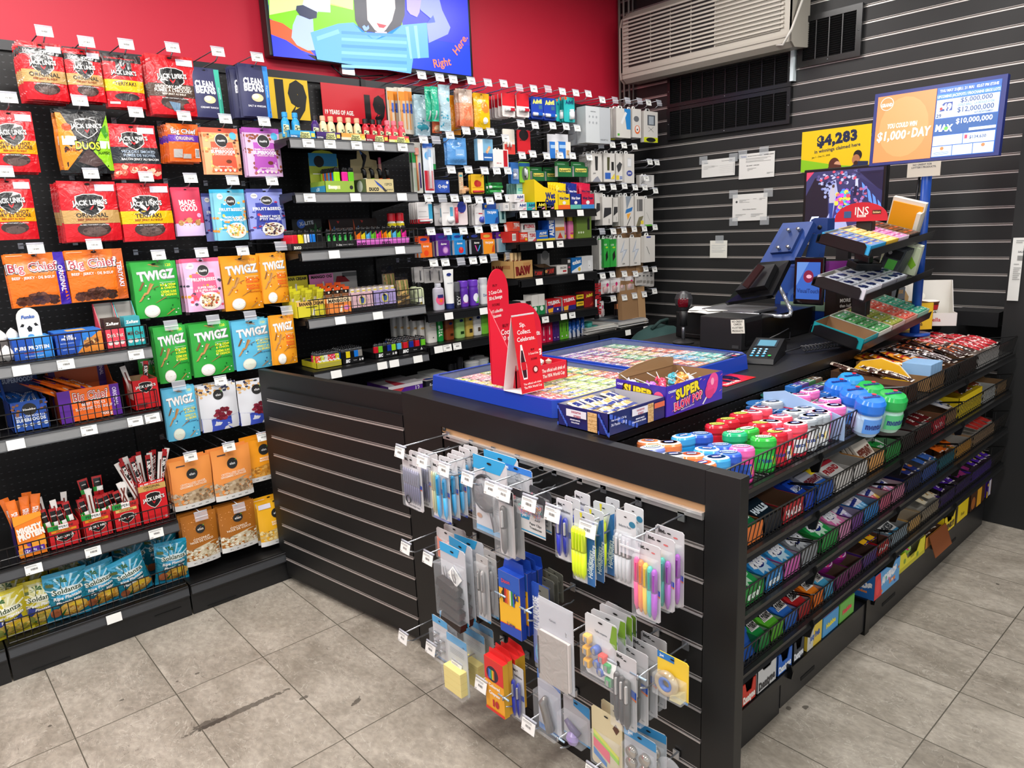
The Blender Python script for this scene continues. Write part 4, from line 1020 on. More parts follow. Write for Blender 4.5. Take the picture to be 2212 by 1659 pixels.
def plantain(kind,seed):
 sky=kind=='ripe'
 base='1c86a0'if sky else 'c8b820'
 el=[(qc,0,.93,1,1,'1c98c0'if sky else 'd8c828'),(qh,[(0,.93),(1,.93),(1,.60),(.5,.48),(0,.55)],'4ab0dc'if sky else 'e0dca0')]
 el+=[(qh,[(.5,.60),(.5+.5*cos(a),.62+.32*sin(a)),(.5+.5*cos(a+.12),.62+.32*sin(a+.12))],'b8e4f4'if sky else 'f4f4d0')for a in[R(20+24*q)for q in RN(7)]]
 el+=[(qf,.55,.64,.34,.1,'e4f4f8'if sky else 'f4f4e0')]
 el+=[(qh,[(.36,.70),(.38,.70),(.4,.82),(.385,.82)],'2a4818')]+[(qh,[(.39,.82),(.39+.16*cos(a),.82+.07*sin(a)),(.39+.13*cos(a+.4),.835+.06*sin(a+.4))],'2c6020')for a in[R(q)for q in(-20,25,70,115,160,200)]]
 el+=[(qb,'Soldanza',.52,.655,.10,'f0f8f0'if sky else 'f4f4e0',.9,3,.06),(qb,'Soldanza',.52,.655,.098,'1c3c1c',.88,3,.02)]
 el+=[(qh,[(0,.55),(.5,.42),(1,.52),(1,.3),(0,.3)],'1a6478'if sky else '283c94')]
 el+=[(qb,'Ripe Plantain'if sky else 'Green Plantain',.5,.52,.065,'fafafa',.8,3,.03,.2),(qb,'Plantain Mûr'if sky else 'Plantain',.52,.42,.06,'fafafa',.76,3,.03,.2)]
 el+=[(qf,.6,.24,.36,.22,'e8bc50'),(qf,.68,.3,.16,.08,'f0cc30'),(ja,.3,.08,.95,.32,['e8b858','d89838','f0cc78','c88830']if sky else['c8b050','a8a038','e0cc70'],26,.07,seed),(qf,.2,.2,.13,.14,'b86840'if sky else '8a9440'),(qh,[(.3,.14),(.36,.1),(.44,.26),(.4,.24)],'1c6428'),(qc,0,0,1,.06,'1c98c0'if sky else 'd8c828')]
 el+=[(qc,.05,.76,.22,.82,'586830')]
 return BG(.135,.185,.052,base,el,qy,seed,.004,.24,qs,False).mesh('plantain_chip_bag')
PR=[plantain('ripe',3),plantain('ripe',8)]
PG=[plantain(vl,5),plantain(vl,9)]
for j,(u,v,y,me,ry,rx,sc,lb)in EN([(28,1358,2.945,PG[0],-4,-12,1,'yellow plantain chip bag lowest against the wire fence'),(92,1335,2.955,PG[1],3,-8,1,'yellow and blue plantain chip bag by the turquoise ones'),(157,1352,2.94,PR[0],2,-8,1.05,'turquoise plantain chip bag standing tallest against the wire fence'),(232,1318,2.95,PR[1],-6,-10,1,'turquoise chip bag, second of the turquoise ones'),(303,1292,2.95,PR[0],-12,-16,.98,'turquoise plantain chip bag leaning forward, third of the turquoise ones'),(378,1266,2.955,PR[1],5,-10,.98,'turquoise plantain chip bag at the end by the dried fruit'),(20,1300,3.06,PG[1],4,-6,1,'yellow plantain chip bag in shadow, second row at photo edge'),(78,1285,3.07,PG[0],-5,-6,1,'yellow plantain chip bag in shadow, second row by the edge one'),(150,1262,3.08,PG[1],3,-6,1.0,'yellow plantain chip bag in shadow behind the tallest turquoise bag'),(212,1250,3.08,PR[0],-4,-6,1.02,'turquoise plantain chip bag in shadow, second row'),(285,1230,3.08,PR[1],4,-6,1.02,'turquoise plantain chip bag in shadow, second row near the end'),(350,1210,3.08,PR[0],3,-6,1.02,'turquoise plantain chip bag in shadow, last in the second row')]):
 x=AY(u,v,y).x
 PL(me,'plantain_chip_bag',(x,y+.03,ZD+.002),lb,'chip bag','plantain chip bags',ry=R(ry),rx=R(rx*-.6),scale=(sc,1,sc))
def X(u,v,y=YI):return AY(u,v,y).x
mb=MB();mb.BX(0,.335,-.003,0,0,.178,MT('e8c020',.35))
pr(mb,[(qb,'19',.74,.5,.80,'0e0c0a',.46,0,.1),(qb,'YEARS OF AGE.',.22,.42,.12,'f4f0e8',.42,0,.03)],.335,.178,FL(0,-.003,0),.4,'',0)
PL(mb,'age_sign',(X(585,165,3.3)-.16,3.3,2.03),'yellow age limit sign with a huge black 19','sign',scale=(1,1,1))
mb=MB();mb.BX(0,.355,-.003,0,0,.178,MT('d01828',.3))
pr(mb,[(qb,'19',.82,.43,.62,'100808',.34,0,.1),(qb,'19 YEARS OF AGE.',.25,.27,.11,'f4f0e8',.44,0,.04),(qf,.25,.11,.025,.025,'601018')],.355,.178,FL(0,-.003,0),.3,'',0)
PL(mb,'tobacco_warning_sign',(1.768,3.3,2.03),'red tobacco warning sign with a black 19','sign')
def shot(c1,cap,lab):
 pf=[(.0175,0),(.0185,.004),(.0185,.05),(.0175,.062),(.011,.074),(.010,.078),(.0125,.079),(.0125,.096),(.011,.098)]
 m1=MT(c1,.3);mc=MT(cap,.35)
 return BO(pf,[m1,m1,m1,m1,m1,mc,mc,mc],.0186,.006,.056,[(qh,[(.1,.12),(.9,.2),(.84,.8),(.2,.86)],'e8f0b8'),(qb,'5',.36,.62,.34,ki,.3,0,.05),(qb,'hour',.64,.62,.16,ki,.36),(qb,'ENERGY',.52,.34,.22,ki,.64,0,.04)],16).mesh('energy_shot_bottle')
Z1=1.856+.0425
for(u0,u1,c,c2,capc,word,us,lb)in[(627,684,'2a9ad0','1c70a8','2c98d8',kn,[629,651],'pale blue'),(684,738,'3c1c6c','2a1450','1a1418','purple',[686],'deep purple'),(738,791,'f0a048','e8d8b8','e8b490','peach',[703,720,740,758,776],'peach'),(791,840,'c01c2c','8a1020','1a1214',vi,[794,810,824],'cherry red'),(840,885,'e84858','d8e070','e87888','pink',[841,855,871],'watermelon pink')]:
 v=308
 x0,x1=X(u0,v),X(u1,v)
 w=x1-x0
 mb=TY(w-.002,.12,.034,.034,c,[(qc,0,0,1,.5,c2),(qh,[(.38,.1),(.8,.15),(.76,.9),(.42,.85)],'e8ec9c'),(qb,'5hour',.58,.66,.3,vw,.34,0,.04),(qb,'ENERGY',.58,.34,.26,vw,.36,0,.04),(qb,'EXTRA',.16,.3,.2,qj,.24),(qc,.82,.3,.96,.75,'e8d050')],L2=[(qc,.1,.15,.8,.85,'a0a878')],I1='302820')
 SD('energy_shot_tray',mb,(x0+x1)/2,Z1,lb+' energy shot tray on the top shelf of the lighter bay',qp,'energy shot trays',d=.12)
 me=shot({'peach':'f0d4a8'}.get(word,c),capc,c)
 for j,uu in EN(us):
  PL(me,'energy_shot_bottle',(X(uu+4,v),YI+.024+(.0 if word!=kn else .03),Z1+(.003 if word!=kn else .012)),'%s energy shot bottle, %s of %s in the row'%(lb,NTH[j],['',kk,jc,vk,wa,we][len(us)]),wu,'energy shot bottles',rz=.3*(j%3-1),scale=(.95,.95,1.02))
def LI(c,metal=True,h=.08,gc=None,w=.024,d=.013,el=()):
 mb=MB()
 mb.BB(-w/2,w/2,-d/2,d/2,0,h*.74,MT(c,.22),.003)
 mb.BB(-w/2+.001,w/2-.001,-d/2+.001,d/2-.001,h*.74,h*.9,MT(ji,.2,.9)if metal else MT(kx,.3),.002)
 mb.CY((-w*.1,-d*.35,h*.93),(-w*.1,d*.35,h*.93),.0045,MT('3a3a3c',.3,.7),8)
 mb.BX(.001,w/2-.002,-d*.3,d*.3,h*.9,h*.95,MT(gc or '18181a',.4))
 if el:pr(mb,el,w,h*.74,FL(-w/2,-d/2-.0003,0),.3,'',0)
 return mb.mesh(ql)
LC={vi:'d02030',jb:'e8d020','white':jz,kn:'1c78d8',ku:'161618',vl:'6cc82c',wi:'1c3498',vd:'f07818','pink':'f02c9c',jm:'58b4e8','lime':'a0e020','grey':'8a8680','cyan':'28a8c0'}
LMM={k:LI(c,True)for k,c in LC.items()}
LMB={k:LI(c,False)for k,c in LC.items()}
Z2=1.636+.0425
x0,x1=X(698,415),X(778,415)
mb=TY(.145,.14,.05,.05,'90b040',[(qc,.1,.3,.5,.6,'d8dc98'),(qb,'Beep',.25,.5,.3,'f4f4e8',.3,0,.03),(qf,.88,.45,.06,.06,vg)],L2=[(qc,0,0,1,.6,'3a90b8'),(qb,'x30',.5,.35,.3,'d0e8f0',.3)],I1='586838')
mb.SL([(-.07,.067,.05),(.075,.067,.05),(.075,.067,.155)]+[(.0+.075*cos(a),.067,.155+.04*sin(a))for a in[PI*i/6 for i in RN(1,6)]]+[(-.07,.067,.155)],.002,MT('a8b838'),Vector((0,-1,0)))
pr(mb,[(qc,0,.62,1,.9,'2c8cc0'),(qf,.35,.72,.18,.18,vw),(qc,.1,.44,.8,.46,'f0f0d8')],.14,.2,FL(-.07,.066,0),.4,'',0)
SD('lighter_display_box',mb,X(736,415),Z2,'green and blue lighter display box on the second shelf',qo,d=.14)
for j in RN(8):
 c=['lime',vd,kn,vd,jm,vi,kn,vd][j]
 PL(LMB[c],ql,(X(728,415)+.002*j,YI+.11-.013*j,Z2+.03),'%s black topped lighter packed in the green display box, %s in its row'%(c,NTH[j]),ql,'lighters in the green box',scale=(1,1,1))
for j,(u,c)in EN([(733,'lime'),(750,'pink'),(763,vl)]):
 PL(LMB[c],ql,(X(u,415),YI+.012,Z2+.028),'bright %s lighter standing upright at the front of the green display box'%c,ql,scale=(1.15,1,1.05))
mb=TY(.15,.13,.06,.06,'cfc08c',[(qb,'DUCO',.28,.25,.24,'141410',.34,0,.06),(qb,'12PCS',.8,.62,.18,'606050',.26),(qh,[(.3,.95),(.55,.55),(.75,.1),(.66,.05)],'20242c'),(qh,[(.3,.95),(.4,.6),(.62,.2),(.55,.5)],'3858b8'),(qb,'FAST LIGHT, METAL JET',.8,.22,.1,'707060',.3)],L2=[(qc,0,0,1,1,'6a7a50'),(qf,.6,.5,.2,.2,'d8e0d0')],I1='8a7c54')
pts=[(-.075,.062,.06),(.075,.062,.06),(.07,.062,.155),(.035,.062,.16),(.03,.062,.2),(0,.062,.215),(-.03,.062,.2),(-.035,.062,.16),(-.07,.062,.155)]
mb.SL(pts,.002,MT('c8b888'),Vector((0,-1,0)))
pr(mb,[(qh,[(.38,.93),(.62,.82),(.58,.72),(.42,.45),(.36,.45),(.5,.75)],'1c2028'),(qh,[(.34,.95),(.46,.86),(.42,.82)],'4878c8'),(qb,'WINDPROOF',.6,.57,.03,'5a5038',.4)],.15,.215,FL(-.075,.0612,0),.5,'',0)
SD('torch_lighter_display',mb,X(822,415),Z2,'tan and olive torch lighter display box with a tall header',qo,d=.13)
for j,(u,c)in EN([(803,'e8e8d8'),(820,'88c030'),(837,'e86020'),(853,'e85820')]):
 m=MB();m.CY((0,0,0),(0,0,.055),.009,MT(c,.3),12);m.TU([(0,0,.055),(0,0,.075),(-.004,0,.09),(-.014,0,.098)],[.009,.0105,.010,.006],MT('121214',.3),12)
 PL(m,'torch_lighter',(X(u,415),YI+.05,Z2+.012),'%s torch lighter with a bent black head in the tan display'%['cream',vl,vd,'dark orange'][j],ql)
m=MB();m.CY((0,0,0),(0,0,.09),.008,MT('e0a898',.3),10);m.CY((0,0,.09),(0,0,.12),.007,MT('d87088',.3),10)
PL(m,'torch_lighter',(X(846,415),YI+.085,Z2+.045),'pale pink long lighter sticking up behind the torch lighters',ql)
Z3=1.395+.0425
v3=530
mb=TY(X(706,v3)-X(630,v3),.15,.03,.03,'161412',[(qb,'DUCO',.16,.4,.4,'e8e8d8',.2,0,.05),(qc,.3,.3,.9,.34,'5a5a58')],L2=[(qb,'LED',.4,.5,.3,'c8a8a8',.3)],I1=vw)
SD(jv,mb,(X(706,v3)+X(630,v3))/2,Z3,'black lighter tray at the left end of the third shelf',qp,d=.15)
mb=TY(X(770,v3)-X(707,v3),.15,.03,.03,'0e100e',[(qb,'X-lite',.4,.5,.3,'e0e0e0',.2),(qb,'Extreme Sphere',.7,.5,.2,'b0b0b0',.4)],I1=vw)
SD(jv,mb,(X(770,v3)+X(707,v3))/2,Z3,'black lighter tray holding the green leaf lighters',qp,d=.15)
mb=TY(X(885,v3)-X(771,v3),.15,.034,.034,'d060c0',[(qc,0,.6,1,1,'e078d0'),(qb,'DUCO',.1,.35,.4,'3a1038',.16,0,.05),(qb,'DUCO',.55,.35,.4,'3a1038',.16,0,.05)],I1='803078')
SD(jv,mb,(X(885,v3)+X(771,v3))/2,Z3,'pink lighter tray along the third shelf',qp,d=.15)
for j in RN(8):
 PL(LMB[vi],ql,(X(640,v3),YI+.012+.015*j,Z3+.008),'red lighter in the file receding along the tray end, %s back'%NTH[j],ql,'red lighters in a file')
for j,(u,c)in EN([(653,jb),(666,'white'),(679,kn),(693,ku)]):
 PL(LMB[c],ql,(X(u,v3),YI+.012,Z3+.008),'%s black topped lighter standing in the black tray'%c,ql)
leaf=LI('0c1a10',False,el=[(qh,[(.1,.1),(.5,.6),(.9,.2),(.6,.9),(.3,.8)],'2c9a40'),(qh,[(.2,.6),(.5,.2),(.8,.7)],'58c060')])
for j,u in EN([713,725,737,749,761]):
 PL(leaf,ql,(X(u,v3),YI+.012,Z3+.008),'black lighter with green leaf print, %s of the five'%NTH[j],ql,'leaf print lighters')
for j,(u,c)in EN([(778,vd),(789,jb),(800,jm),(811,vl),(822,'pink'),(834,vd),(844,jb),(855,jm),(866,vl),(877,'pink')]):
 me=LI(LC[c],False,el=[(qc,0,0,1,.4,'e888d8'),(qh,[(0,.7),(1,.95),(1,1),(0,1)],vw)])
 PL(me,ql,(X(u,v3),YI+.014,Z3+.012),'%s and black lighter in the pink tray, %s of its colour run'%(c,NTH[j//5]),ql)
mb=CT(.145,.08,.04,'0c1210',F1=[(qf,.3,.75,.14,.14,'2c60c0'),(qb,'X-LITE',.48,.78,.2,'b8c0c8',.5,6,.05),(qh,[(.7,.1),(.55,.5),(.72,.4),(.78,.8),(.84,.4),(1,.55),(.88,.1)],'1c6030'),(qb,'Extreme Sphere',.3,.25,.08,'9a9a9a',.4)])
SD('lighter_carton',mb,X(703,500),Z3,'black lighter carton with blue ball and green leaf on top of it',qo,y=YI+.17,dz=.055,d=.04)
mb=MB();mb.BX(-.22,.26,0,.12,0,.055,MT('151312',.6));PL(mb,'display_riser',(X(745,520),YI+.165,Z3),'low black riser behind the long lighter row','display riser')
for j,u in EN([771,823]):
 mb=CT(.13,.075,.03,'241816',F1=[(qh,[(0,1),(.12,0),(0,0)],'c85830'),(qh,[(.02,0),(.3,0),(.2,.6)],'4878b8'),(qb,'REFILLABLE LIGHTER',.6,.38,.14,'d8b8b0',.7,0,.03),(qb,'FIRE SERIES',.5,.18,.12,'d8b8b0',.45),(qh,[(.3,.9),(.36,.72),(.42,.86)],'c03028')])
 SD('refill_lighter_carton',mb,X(u+8,500),Z3,'dark refillable lighter carton behind the row, %s of two'%[gj,jp][j],qo,y=YI+.17,dz=.056,d=.03)
for j,u in EN([866,884]):
 me=BO([(.019,0),(.021,.003),(.021,.10),(.017,.106),(.017,.108),(.02,.109),(.02,.145),(.012,.148)],[MT('e8d818',.3)]*2+[MT('e8e8e0',.3)]*3+[MT('c81828',.3)]*3,.0211,.004,.1,[(qc,.05,.02,.95,.5,'e8d818'),(qc,.1,.6,.9,.85,qj),(qf,.5,.72,.3,.08,'c01c24'),(qc,.2,.32,.7,.35,vg)],18)
 PL(me,'spray_can',(X(u,520),YI+.07,Z3+.002),'red capped butane spray can at the shelf end, %s of two'%[gj,jp][j],'spray can','butane spray cans')
Z4=1.105+.0425
v4=668
def cone_display(c1,c2,t1,t2,w,head):
 mb=TY(w,.15,.07,.07,c1,[(qc,0,.72,1,1,head),(qb,t1,.5,.85,.2,'201810',.86,0,.05),(qh,[(.5,.1),(.56,.5),(.62,.5),(.6,.1)],'e8e4d0'),(qf,.8,.35,.12,.09,c2),(qc,.3,.6,.7,.64,'403020')],L2=[(qc,0,0,1,1,c1),(qb,'JUSTPACKIT',.4,.3,.12,'2a2810',.4)],I1='585020')
 mb.SL([(-w/2,.073,.07),(w/2,.073,.07),(w/2,.073,.175),(-w/2,.073,.175)],.002,MT(c2,.4),Vector((0,-1,0)))
 pr(mb,[(qb,t2,.5,.93,.075,'181410',.9,0,.04),(qh,[(.5,.62),(.52,.8),(.58,.8),(.6,.62)],'e8e8e0')],w,.175,FL(-w/2,.0705,0),.4,'',0)
 return mb
xs=[X(642,690),X(706,v4),X(761,v4)]
SD('cone_wrap_display',cone_display('d8cc30','d8cc30','BANANA CREAM','BANANA CREAM',xs[1]-xs[0]-.012,'e8b860'),(xs[0]+xs[1])/2,Z4,'yellow open display box of flavoured wraps, first on the fourth shelf',qo,d=.15)
SD('cone_wrap_display',cone_display('f08c40','e080b8','MANGO OG','MANGO OG',xs[2]-xs[1]-.006,'f0d8b0'),(xs[1]+xs[2])/2,Z4,'orange open display box of flavoured wraps with a pink back board',qo,d=.15)
wy=BG(.032,.085,.008,'b8b028',[(qc,0,.84,1,1,'e0d830'),(qc,.15,.1,.85,.5,'e8d8b0'),(qb,'CREAM',.5,.3,.06,'6a5020',.6)],wk,3,.0015,.2,qs,False).mesh(gv)
wo=BG(.032,.085,.008,'8a5a3a',[(qc,0,.84,1,1,'e85a28'),(qc,0,.66,1,.84,'181410'),(qf,.5,.75,.14,.14,'e8e0d0'),(qc,.15,.1,.85,.5,'c8b8a0')],wk,4,.0015,.2,qs,False).mesh(gv)
for k,(a,b,me,c)in EN([(xs[0],xs[1],wy,jb),(xs[1]+.005,xs[2],wo,vd)]):
 for j in RN(9):
  PL(me,gv,(a+.022+(b-a-.045)*(j%3)/2,YI+.022+.038*(j//3),Z4+.035+.008*(j//3)),'%s flavoured wrap pack in its display box, row %s, pack %s'%(c,[kk,jc,vk][j//3],[kk,jc,vk][j%3]),'wrap pack','flavoured wrap packs',rx=R(8),ry=R((j%3-1)*4))
mb=MB();mb.BX(-.1,.1,0,.05,.0,.17,MT(jh));mb.SL([(-.02,-.001,.12),(.06,-.001,.12),(.03,-.001,.15),(-.01,-.001,.15)],.001,MT('b82030'),Vector((0,-1,0)));mb.BX(.02,.1,-.001,.0,.145,.165,MT('7a7a78'))
PL(mb,'rolling_paper_carton',(X(795,600),3.23,Z4),'pale grey carton with dark red emblem standing at the back',qr)
for(a,b,c,lb)in[(760,808,'d8b0b8','pale pink'),(809,858,'a898cc','lavender')]:
 w=X(b,v4)-X(a,v4)
 mb=TY(w,.12,.085,.085,c,[(qc,0,0,1,.2,'181418'),(qf,.5,.58,.26,.26,'40384c'),(qf,.5,.58,.245,.245,c),(qf,.5,.56,.14,.17,'d8cc58'),(qh,[(.44,.4),(.56,.4),(.6,.66),(.5,.76),(.42,.66)],'3a5c9c'),(qf,.47,.72,.06,.05,'201820')],I1='b8a898')
 SD('cone_carton',mb,(X(a,v4)+X(b,v4))/2,Z4,lb+' open pre rolled cone carton behind the wire fence',qo,d=.12)
 pk=CT(.016,.1,.05,wt,F1=[(qc,0,.86,1,.92,'d8c040')],top=[(qc,.1,.1,.9,.4,'d8c040'),(qc,.2,.5,.8,.9,'8a7a98')]).mesh('cone_pack')
 for j in RN(8):
  PL(pk,'cone_pack',((X(a,v4)+X(b,v4))/2-w/2+.014+(w-.028)*(j%4)/3,YI+.03+.055*(j//4),Z4+.003),'cream cone pack standing in the %s carton, %s one'%(lb,NTH[j]),'cone pack','cone packs in cartons')
def cones_pouch(seed):
 return BG(.072,.15,.016,'5a4c38',[(qc,0,.8,1,1,'10100e'),(qc,.06,.3,.94,.8,'9a7c50')]+[(qc,.1+.14*i,.34,.18+.14*i,.78,['4a6030','b89868','6a8040'][i%3])for i in RN(6)]+[(qh,[(0,.3),(1,.44),(1,.52),(0,.38)],'d0a868'),(qh,[(0,.05),(1,.18),(1,.27),(0,.14)],'d0a868'),(qb,'SLIM',.5,.16,.06,'181408',.4,12,.05)],wk,seed,.002,.2,qs,False)
for j,(u,y)in EN([(876,2.965),(868,3.05)]):
 PL(cones_pouch(j),'palm_cone_pouch',(X(u,v4),y,Z4+.003),['black topped tan cone pouch at the shelf end','black cone pouch standing behind the tan one'][j],'cone pouch',scale=(1,1,1.0 if j==0 else 1.25))
Z5=.868+.0425
v5=795
pat=lambda c,c2:LI(c,True,.072,None,.022,.012,[(ja,.05,.05,.95,.95,[c2,qj],14,.12,3)])
PATS=[pat('e85840','f0f0e8'),pat('d8cc30','3a6a28'),pat('d83058','f0c0d0'),pat('e04038',jz),pat('d8d8d0','484848'),pat('c8d048','506020')]
def ltray(u0,u1,d,c,lb,el=()):
 x0,x1=X(u0,v5),X(u1,v5)
 SD(jv,TY(x1-x0-.002,d,.028,.028,c,el,I1=vw),(x0+x1)/2,Z5,lb,qp,'small lighter trays',d=d)
 return x0,x1
BICEL=[(qb,'BIC',.25,.5,.5,qj,.2,0,.08,.2),(qb,'bic.com',.58,.5,.16,'c0c0c0',.16),(qh,[(.76,.3),(.84,.3),(.8,.8)],jg),(qf,.92,.5,.05,.05,jg)]
a,b=ltray(684,740,.15,'c8bc28','yellow rimmed tray of patterned lighters at the shelf start',[(qc,.04,.2,.96,.8,'a8a040')])
for j in RN(18):
 PL(PATS[(j*5+j//6)%6],'small_lighter',(a+.016+(b-a-.034)*(j%6)/5,YI+.012+.02*(j//6),Z5+.004),'patterned lighter in the yellow rimmed tray, row %s, %s along'%([kk,jc,vk][j//6],NTH[j%6]),ql,'patterned lighters')
for(u0,u1,cols,lb,rows)in[(741,789,[ku,jb,ku,kn,'grey'],'black tray by the yellow one',5),(812,862,[vi,vl,ku,wi,'lime'],'black BIC printed tray in the middle of the shelf'.replace(' BIC',''),1),(863,926,[jm,vi,wi,vi,vl],'black printed tray at the end of the fifth shelf',6)]:
 a,b=ltray(u0,u1,.16,'0e0e10',lb,BICEL)
 rd=random.Random(u0)
 for r_ in RN(rows):
  for j in RN(5):
   c=cols[j]if r_==0 else rd.choice([ku,kn,vi,vl,wi,jm,vd])
   PL(LMM[c],'small_lighter',(a+.014+(b-a-.03)*j/4,YI+.012+.021*r_,Z5+.004),'%s lighter in %s, row %s, %s along'%(c,lb.replace('black ','the ',1),[kk,jc,vk,wa,we,'six'][r_],NTH[j])if len(lb.split())<9 else '%s lighter in the %s tray, row %s, %s along'%(c,'middle'if u0==812 else 'end',[kk,jc,vk,wa,we,'six'][r_],NTH[j]),ql,'small lighters',scale=(.95,1,.9))
Z6=.62+.0425
for(u0,u1,d,h_,c,el,tp,lb,nm)in[(838,913,.2,.10,'5a2c98',[(qh,[(0,.1),(.5,.9),(.1,.9),(0,.6)],'c84048'),(qb,'12.',.86,.7,.22,wn,.2),(qc,0,.84,1,1,'e8e4e8')],[(qc,0,0,1,1,'c8c4c8'),(qh,[(.2,0),(.5,0),(.4,.8),(.3,.6)],'b83848')],'white topped purple carton behind the gate top',qr),(778,836,.2,.07,'b8a828',[(qc,.1,.2,.8,.8,'404030')],[(qc,.2,.2,.9,.9,'484430')],'dark carton with yellow front behind the gate top',qr)]:
 x0,x1=X(u0,830),X(u1,830)
 SD(nm,CT(x1-x0,h_,d,c,F1=el,top=tp),(x0+x1)/2,Z6,lb,qr,d=d)
mb=CT(.11,.05,.19,'2a2c34',top=[(qc,0,0,1,1,jg),(qf,.4,.2,.3,.2,'b02838'),(qf,.4,.2,.24,.16,'2858a0')],F1=[(qb,'Fresh',.4,.5,.4,'e0e4ec',.4)])
SD('toothpaste_carton',mb,X(938,800),.66+.0425,'white toothpaste carton lying on the low shelf by the black sprays',qr,d=.19)
mb=MB()
for k in RN(11):mb.BX(-.052+k*.0096,-.044+k*.0096,-.0,.17,.05,.064,MT('c8ccc8'))
mb.BX(-.054,.055,0,.17,0,.05,MT('3a3c40',.6))
PL(mb,'toothpaste_rack',(X(963,786),YI+.02,.7025),'row of upright white toothpaste carton ends on a low box',qo)
ZT1,ZT2,ZT3=1.056+.0425,.897+.0425,.66+.0425
def bot(w,d,h,body,cap,caph,el,rnd=.45,neck=.5,capw=None,rough=.35):
 """flat shampoo-like bottle: superelliptic body, cap on top"""
 mb=MB()
 mbod,mc=MT(body,rough),MT(cap,.35)
 r=w/2
 hb=h-caph
 cw=(capw or w*neck)/2
 mb.lathe([(r*.94,0),(r,.004),(r,hb*.8),(r*.93,hb*.93),(cw,hb)],mbod,24,1,d/w,e=rnd+.3)
 mb.lathe([(cw,hb),(cw,h-.003),(cw*.9,h)],mc,20,1,min(1,d/w*(1 if cw>r*.8 else w/d)),e=.8)
 def fm(x,z,o):
  u=2*x/w-1
  y=-(d/2)*max(0,1-abs(u)**(2/(rnd+.3)))**((rnd+.3)/2)
  return(x-w/2,y-o-.0006,z+.006)
 pr(mb,el,w,hb*.8,fm,.35,'',1)
 return mb
v=690
TT=[(914,2.965,bot(.05,.035,.15,'c8d0a8','161616',.022,[(qf,.5,.5,.34,.5,'eef0e4'),(qc,.15,.02,.85,.28,'e8b020'),(qf,.46,.42,.14,.12,'e8c830'),(qb,'LOTUS',.5,.72,.06,'707868',.5)],.5,.42),'pale green lotion bottle with lemon label and black cap',ZT1),(903,3.03,bot(.05,.035,.15,'c8d0a8','161616',.022,[],.5,.42),'pale green lotion bottle with black cap, in the second row',ZT1),(955,2.965,bot(.062,.04,.135,'b8b4c0','c8c8d0',.018,[(qf,.5,.5,.42,.42,'e85880'),(qc,.22,.6,.78,.78,'2c2c68'),(qf,.52,.45,.16,.14,'f07030')],.5,.5),'clear soap bottle with round pink label',ZT1),(1008,2.965,bot(.056,.05,.135,'5a2aa0','6a38b8',.03,[(qf,.5,.45,.3,.4,wn),(qb,'POWER',.5,.2,.08,'d060c0',.6)],.6,.96),'purple antiperspirant stick, first of two by the lotion tube',ZT1),(1030,2.965,bot(.056,.05,.135,'5a2aa0','6a38b8',.03,[(qf,.5,.45,.3,.4,wn),(qh,[(.4,.1),(.95,.1),(.95,.6),(.8,.5)],'58b840')],.6,.96),'purple antiperspirant stick with a green leaf, second of two',ZT1),(996,2.95,bot(.032,.032,.135,'1a1a1e','5a5a60',.05,[(qb,'AXE',.5,.5,.3,'b8b8b8',.7,-90,.05)],.7,.9),'slim black deodorant with grey domed cap in front of the purple sticks',ZT1),(1052,2.965,bot(.05,.04,.14,'d0d0d0','c0c0c4',.03,[(qb,'Dove',.5,.5,.16,'5a6a90',.6)],.6,.96),'white antiperspirant stick half hidden by the red stand',ZT1)]
for(u,y,mb,lb,z)in TT:PL(mb,'toiletry_bottle',(X(u,v,y),y+.02,z),lb,wu)
mb=MB()
pf=[(0,.028,.018,.022),(.022,.029,.019,.022)]
mb.lathe([(.021,0),(.022,.003),(.022,.028)],MT('24306c',.35),20)
def tube_fn(a,b):
 an=2*PI*a;hh=.028+b*.172
 return(cos(an)*(.022+.012*b),sin(an)*(.021*(1-b)+.001),hh)
mb.grid(24,10,tube_fn,MT('e8e8e6',.35))
pr(mb,[(qf,.5,.88,.3,.16,'1c2c70'),(qb,'Advanced Repair',.5,.62,.03,'30406c',.7)],.05,.165,lambda x,z,o:(x-.025,-(.0215*(1-z/.172)+.0014)*math.sqrt(max(.05,1-((x-.025)/.034)**2))-o-.0015,z+.03),.35,'',1)
PL(mb,'lotion_tube',(X(979,690,2.96),2.98,ZT1),'tall white lotion tube standing on its dark blue cap','tube')
for j in RN(10):
 mb=bot(.042,.034,.12,'d4d4d8','dcdce0',.03,[],.6,.96).mesh('deodorant_stick')if j==0 else mb
 PL(mb,'deodorant_stick',(2.31+.05*(j%5),3.06+.05*(j//5),ZT1),'pale deodorant stick standing in rows behind the purple sticks, row %s, %s along'%([kk,jc][j//5],NTH[j%5]),'deodorant','pale deodorant sticks')
v=765
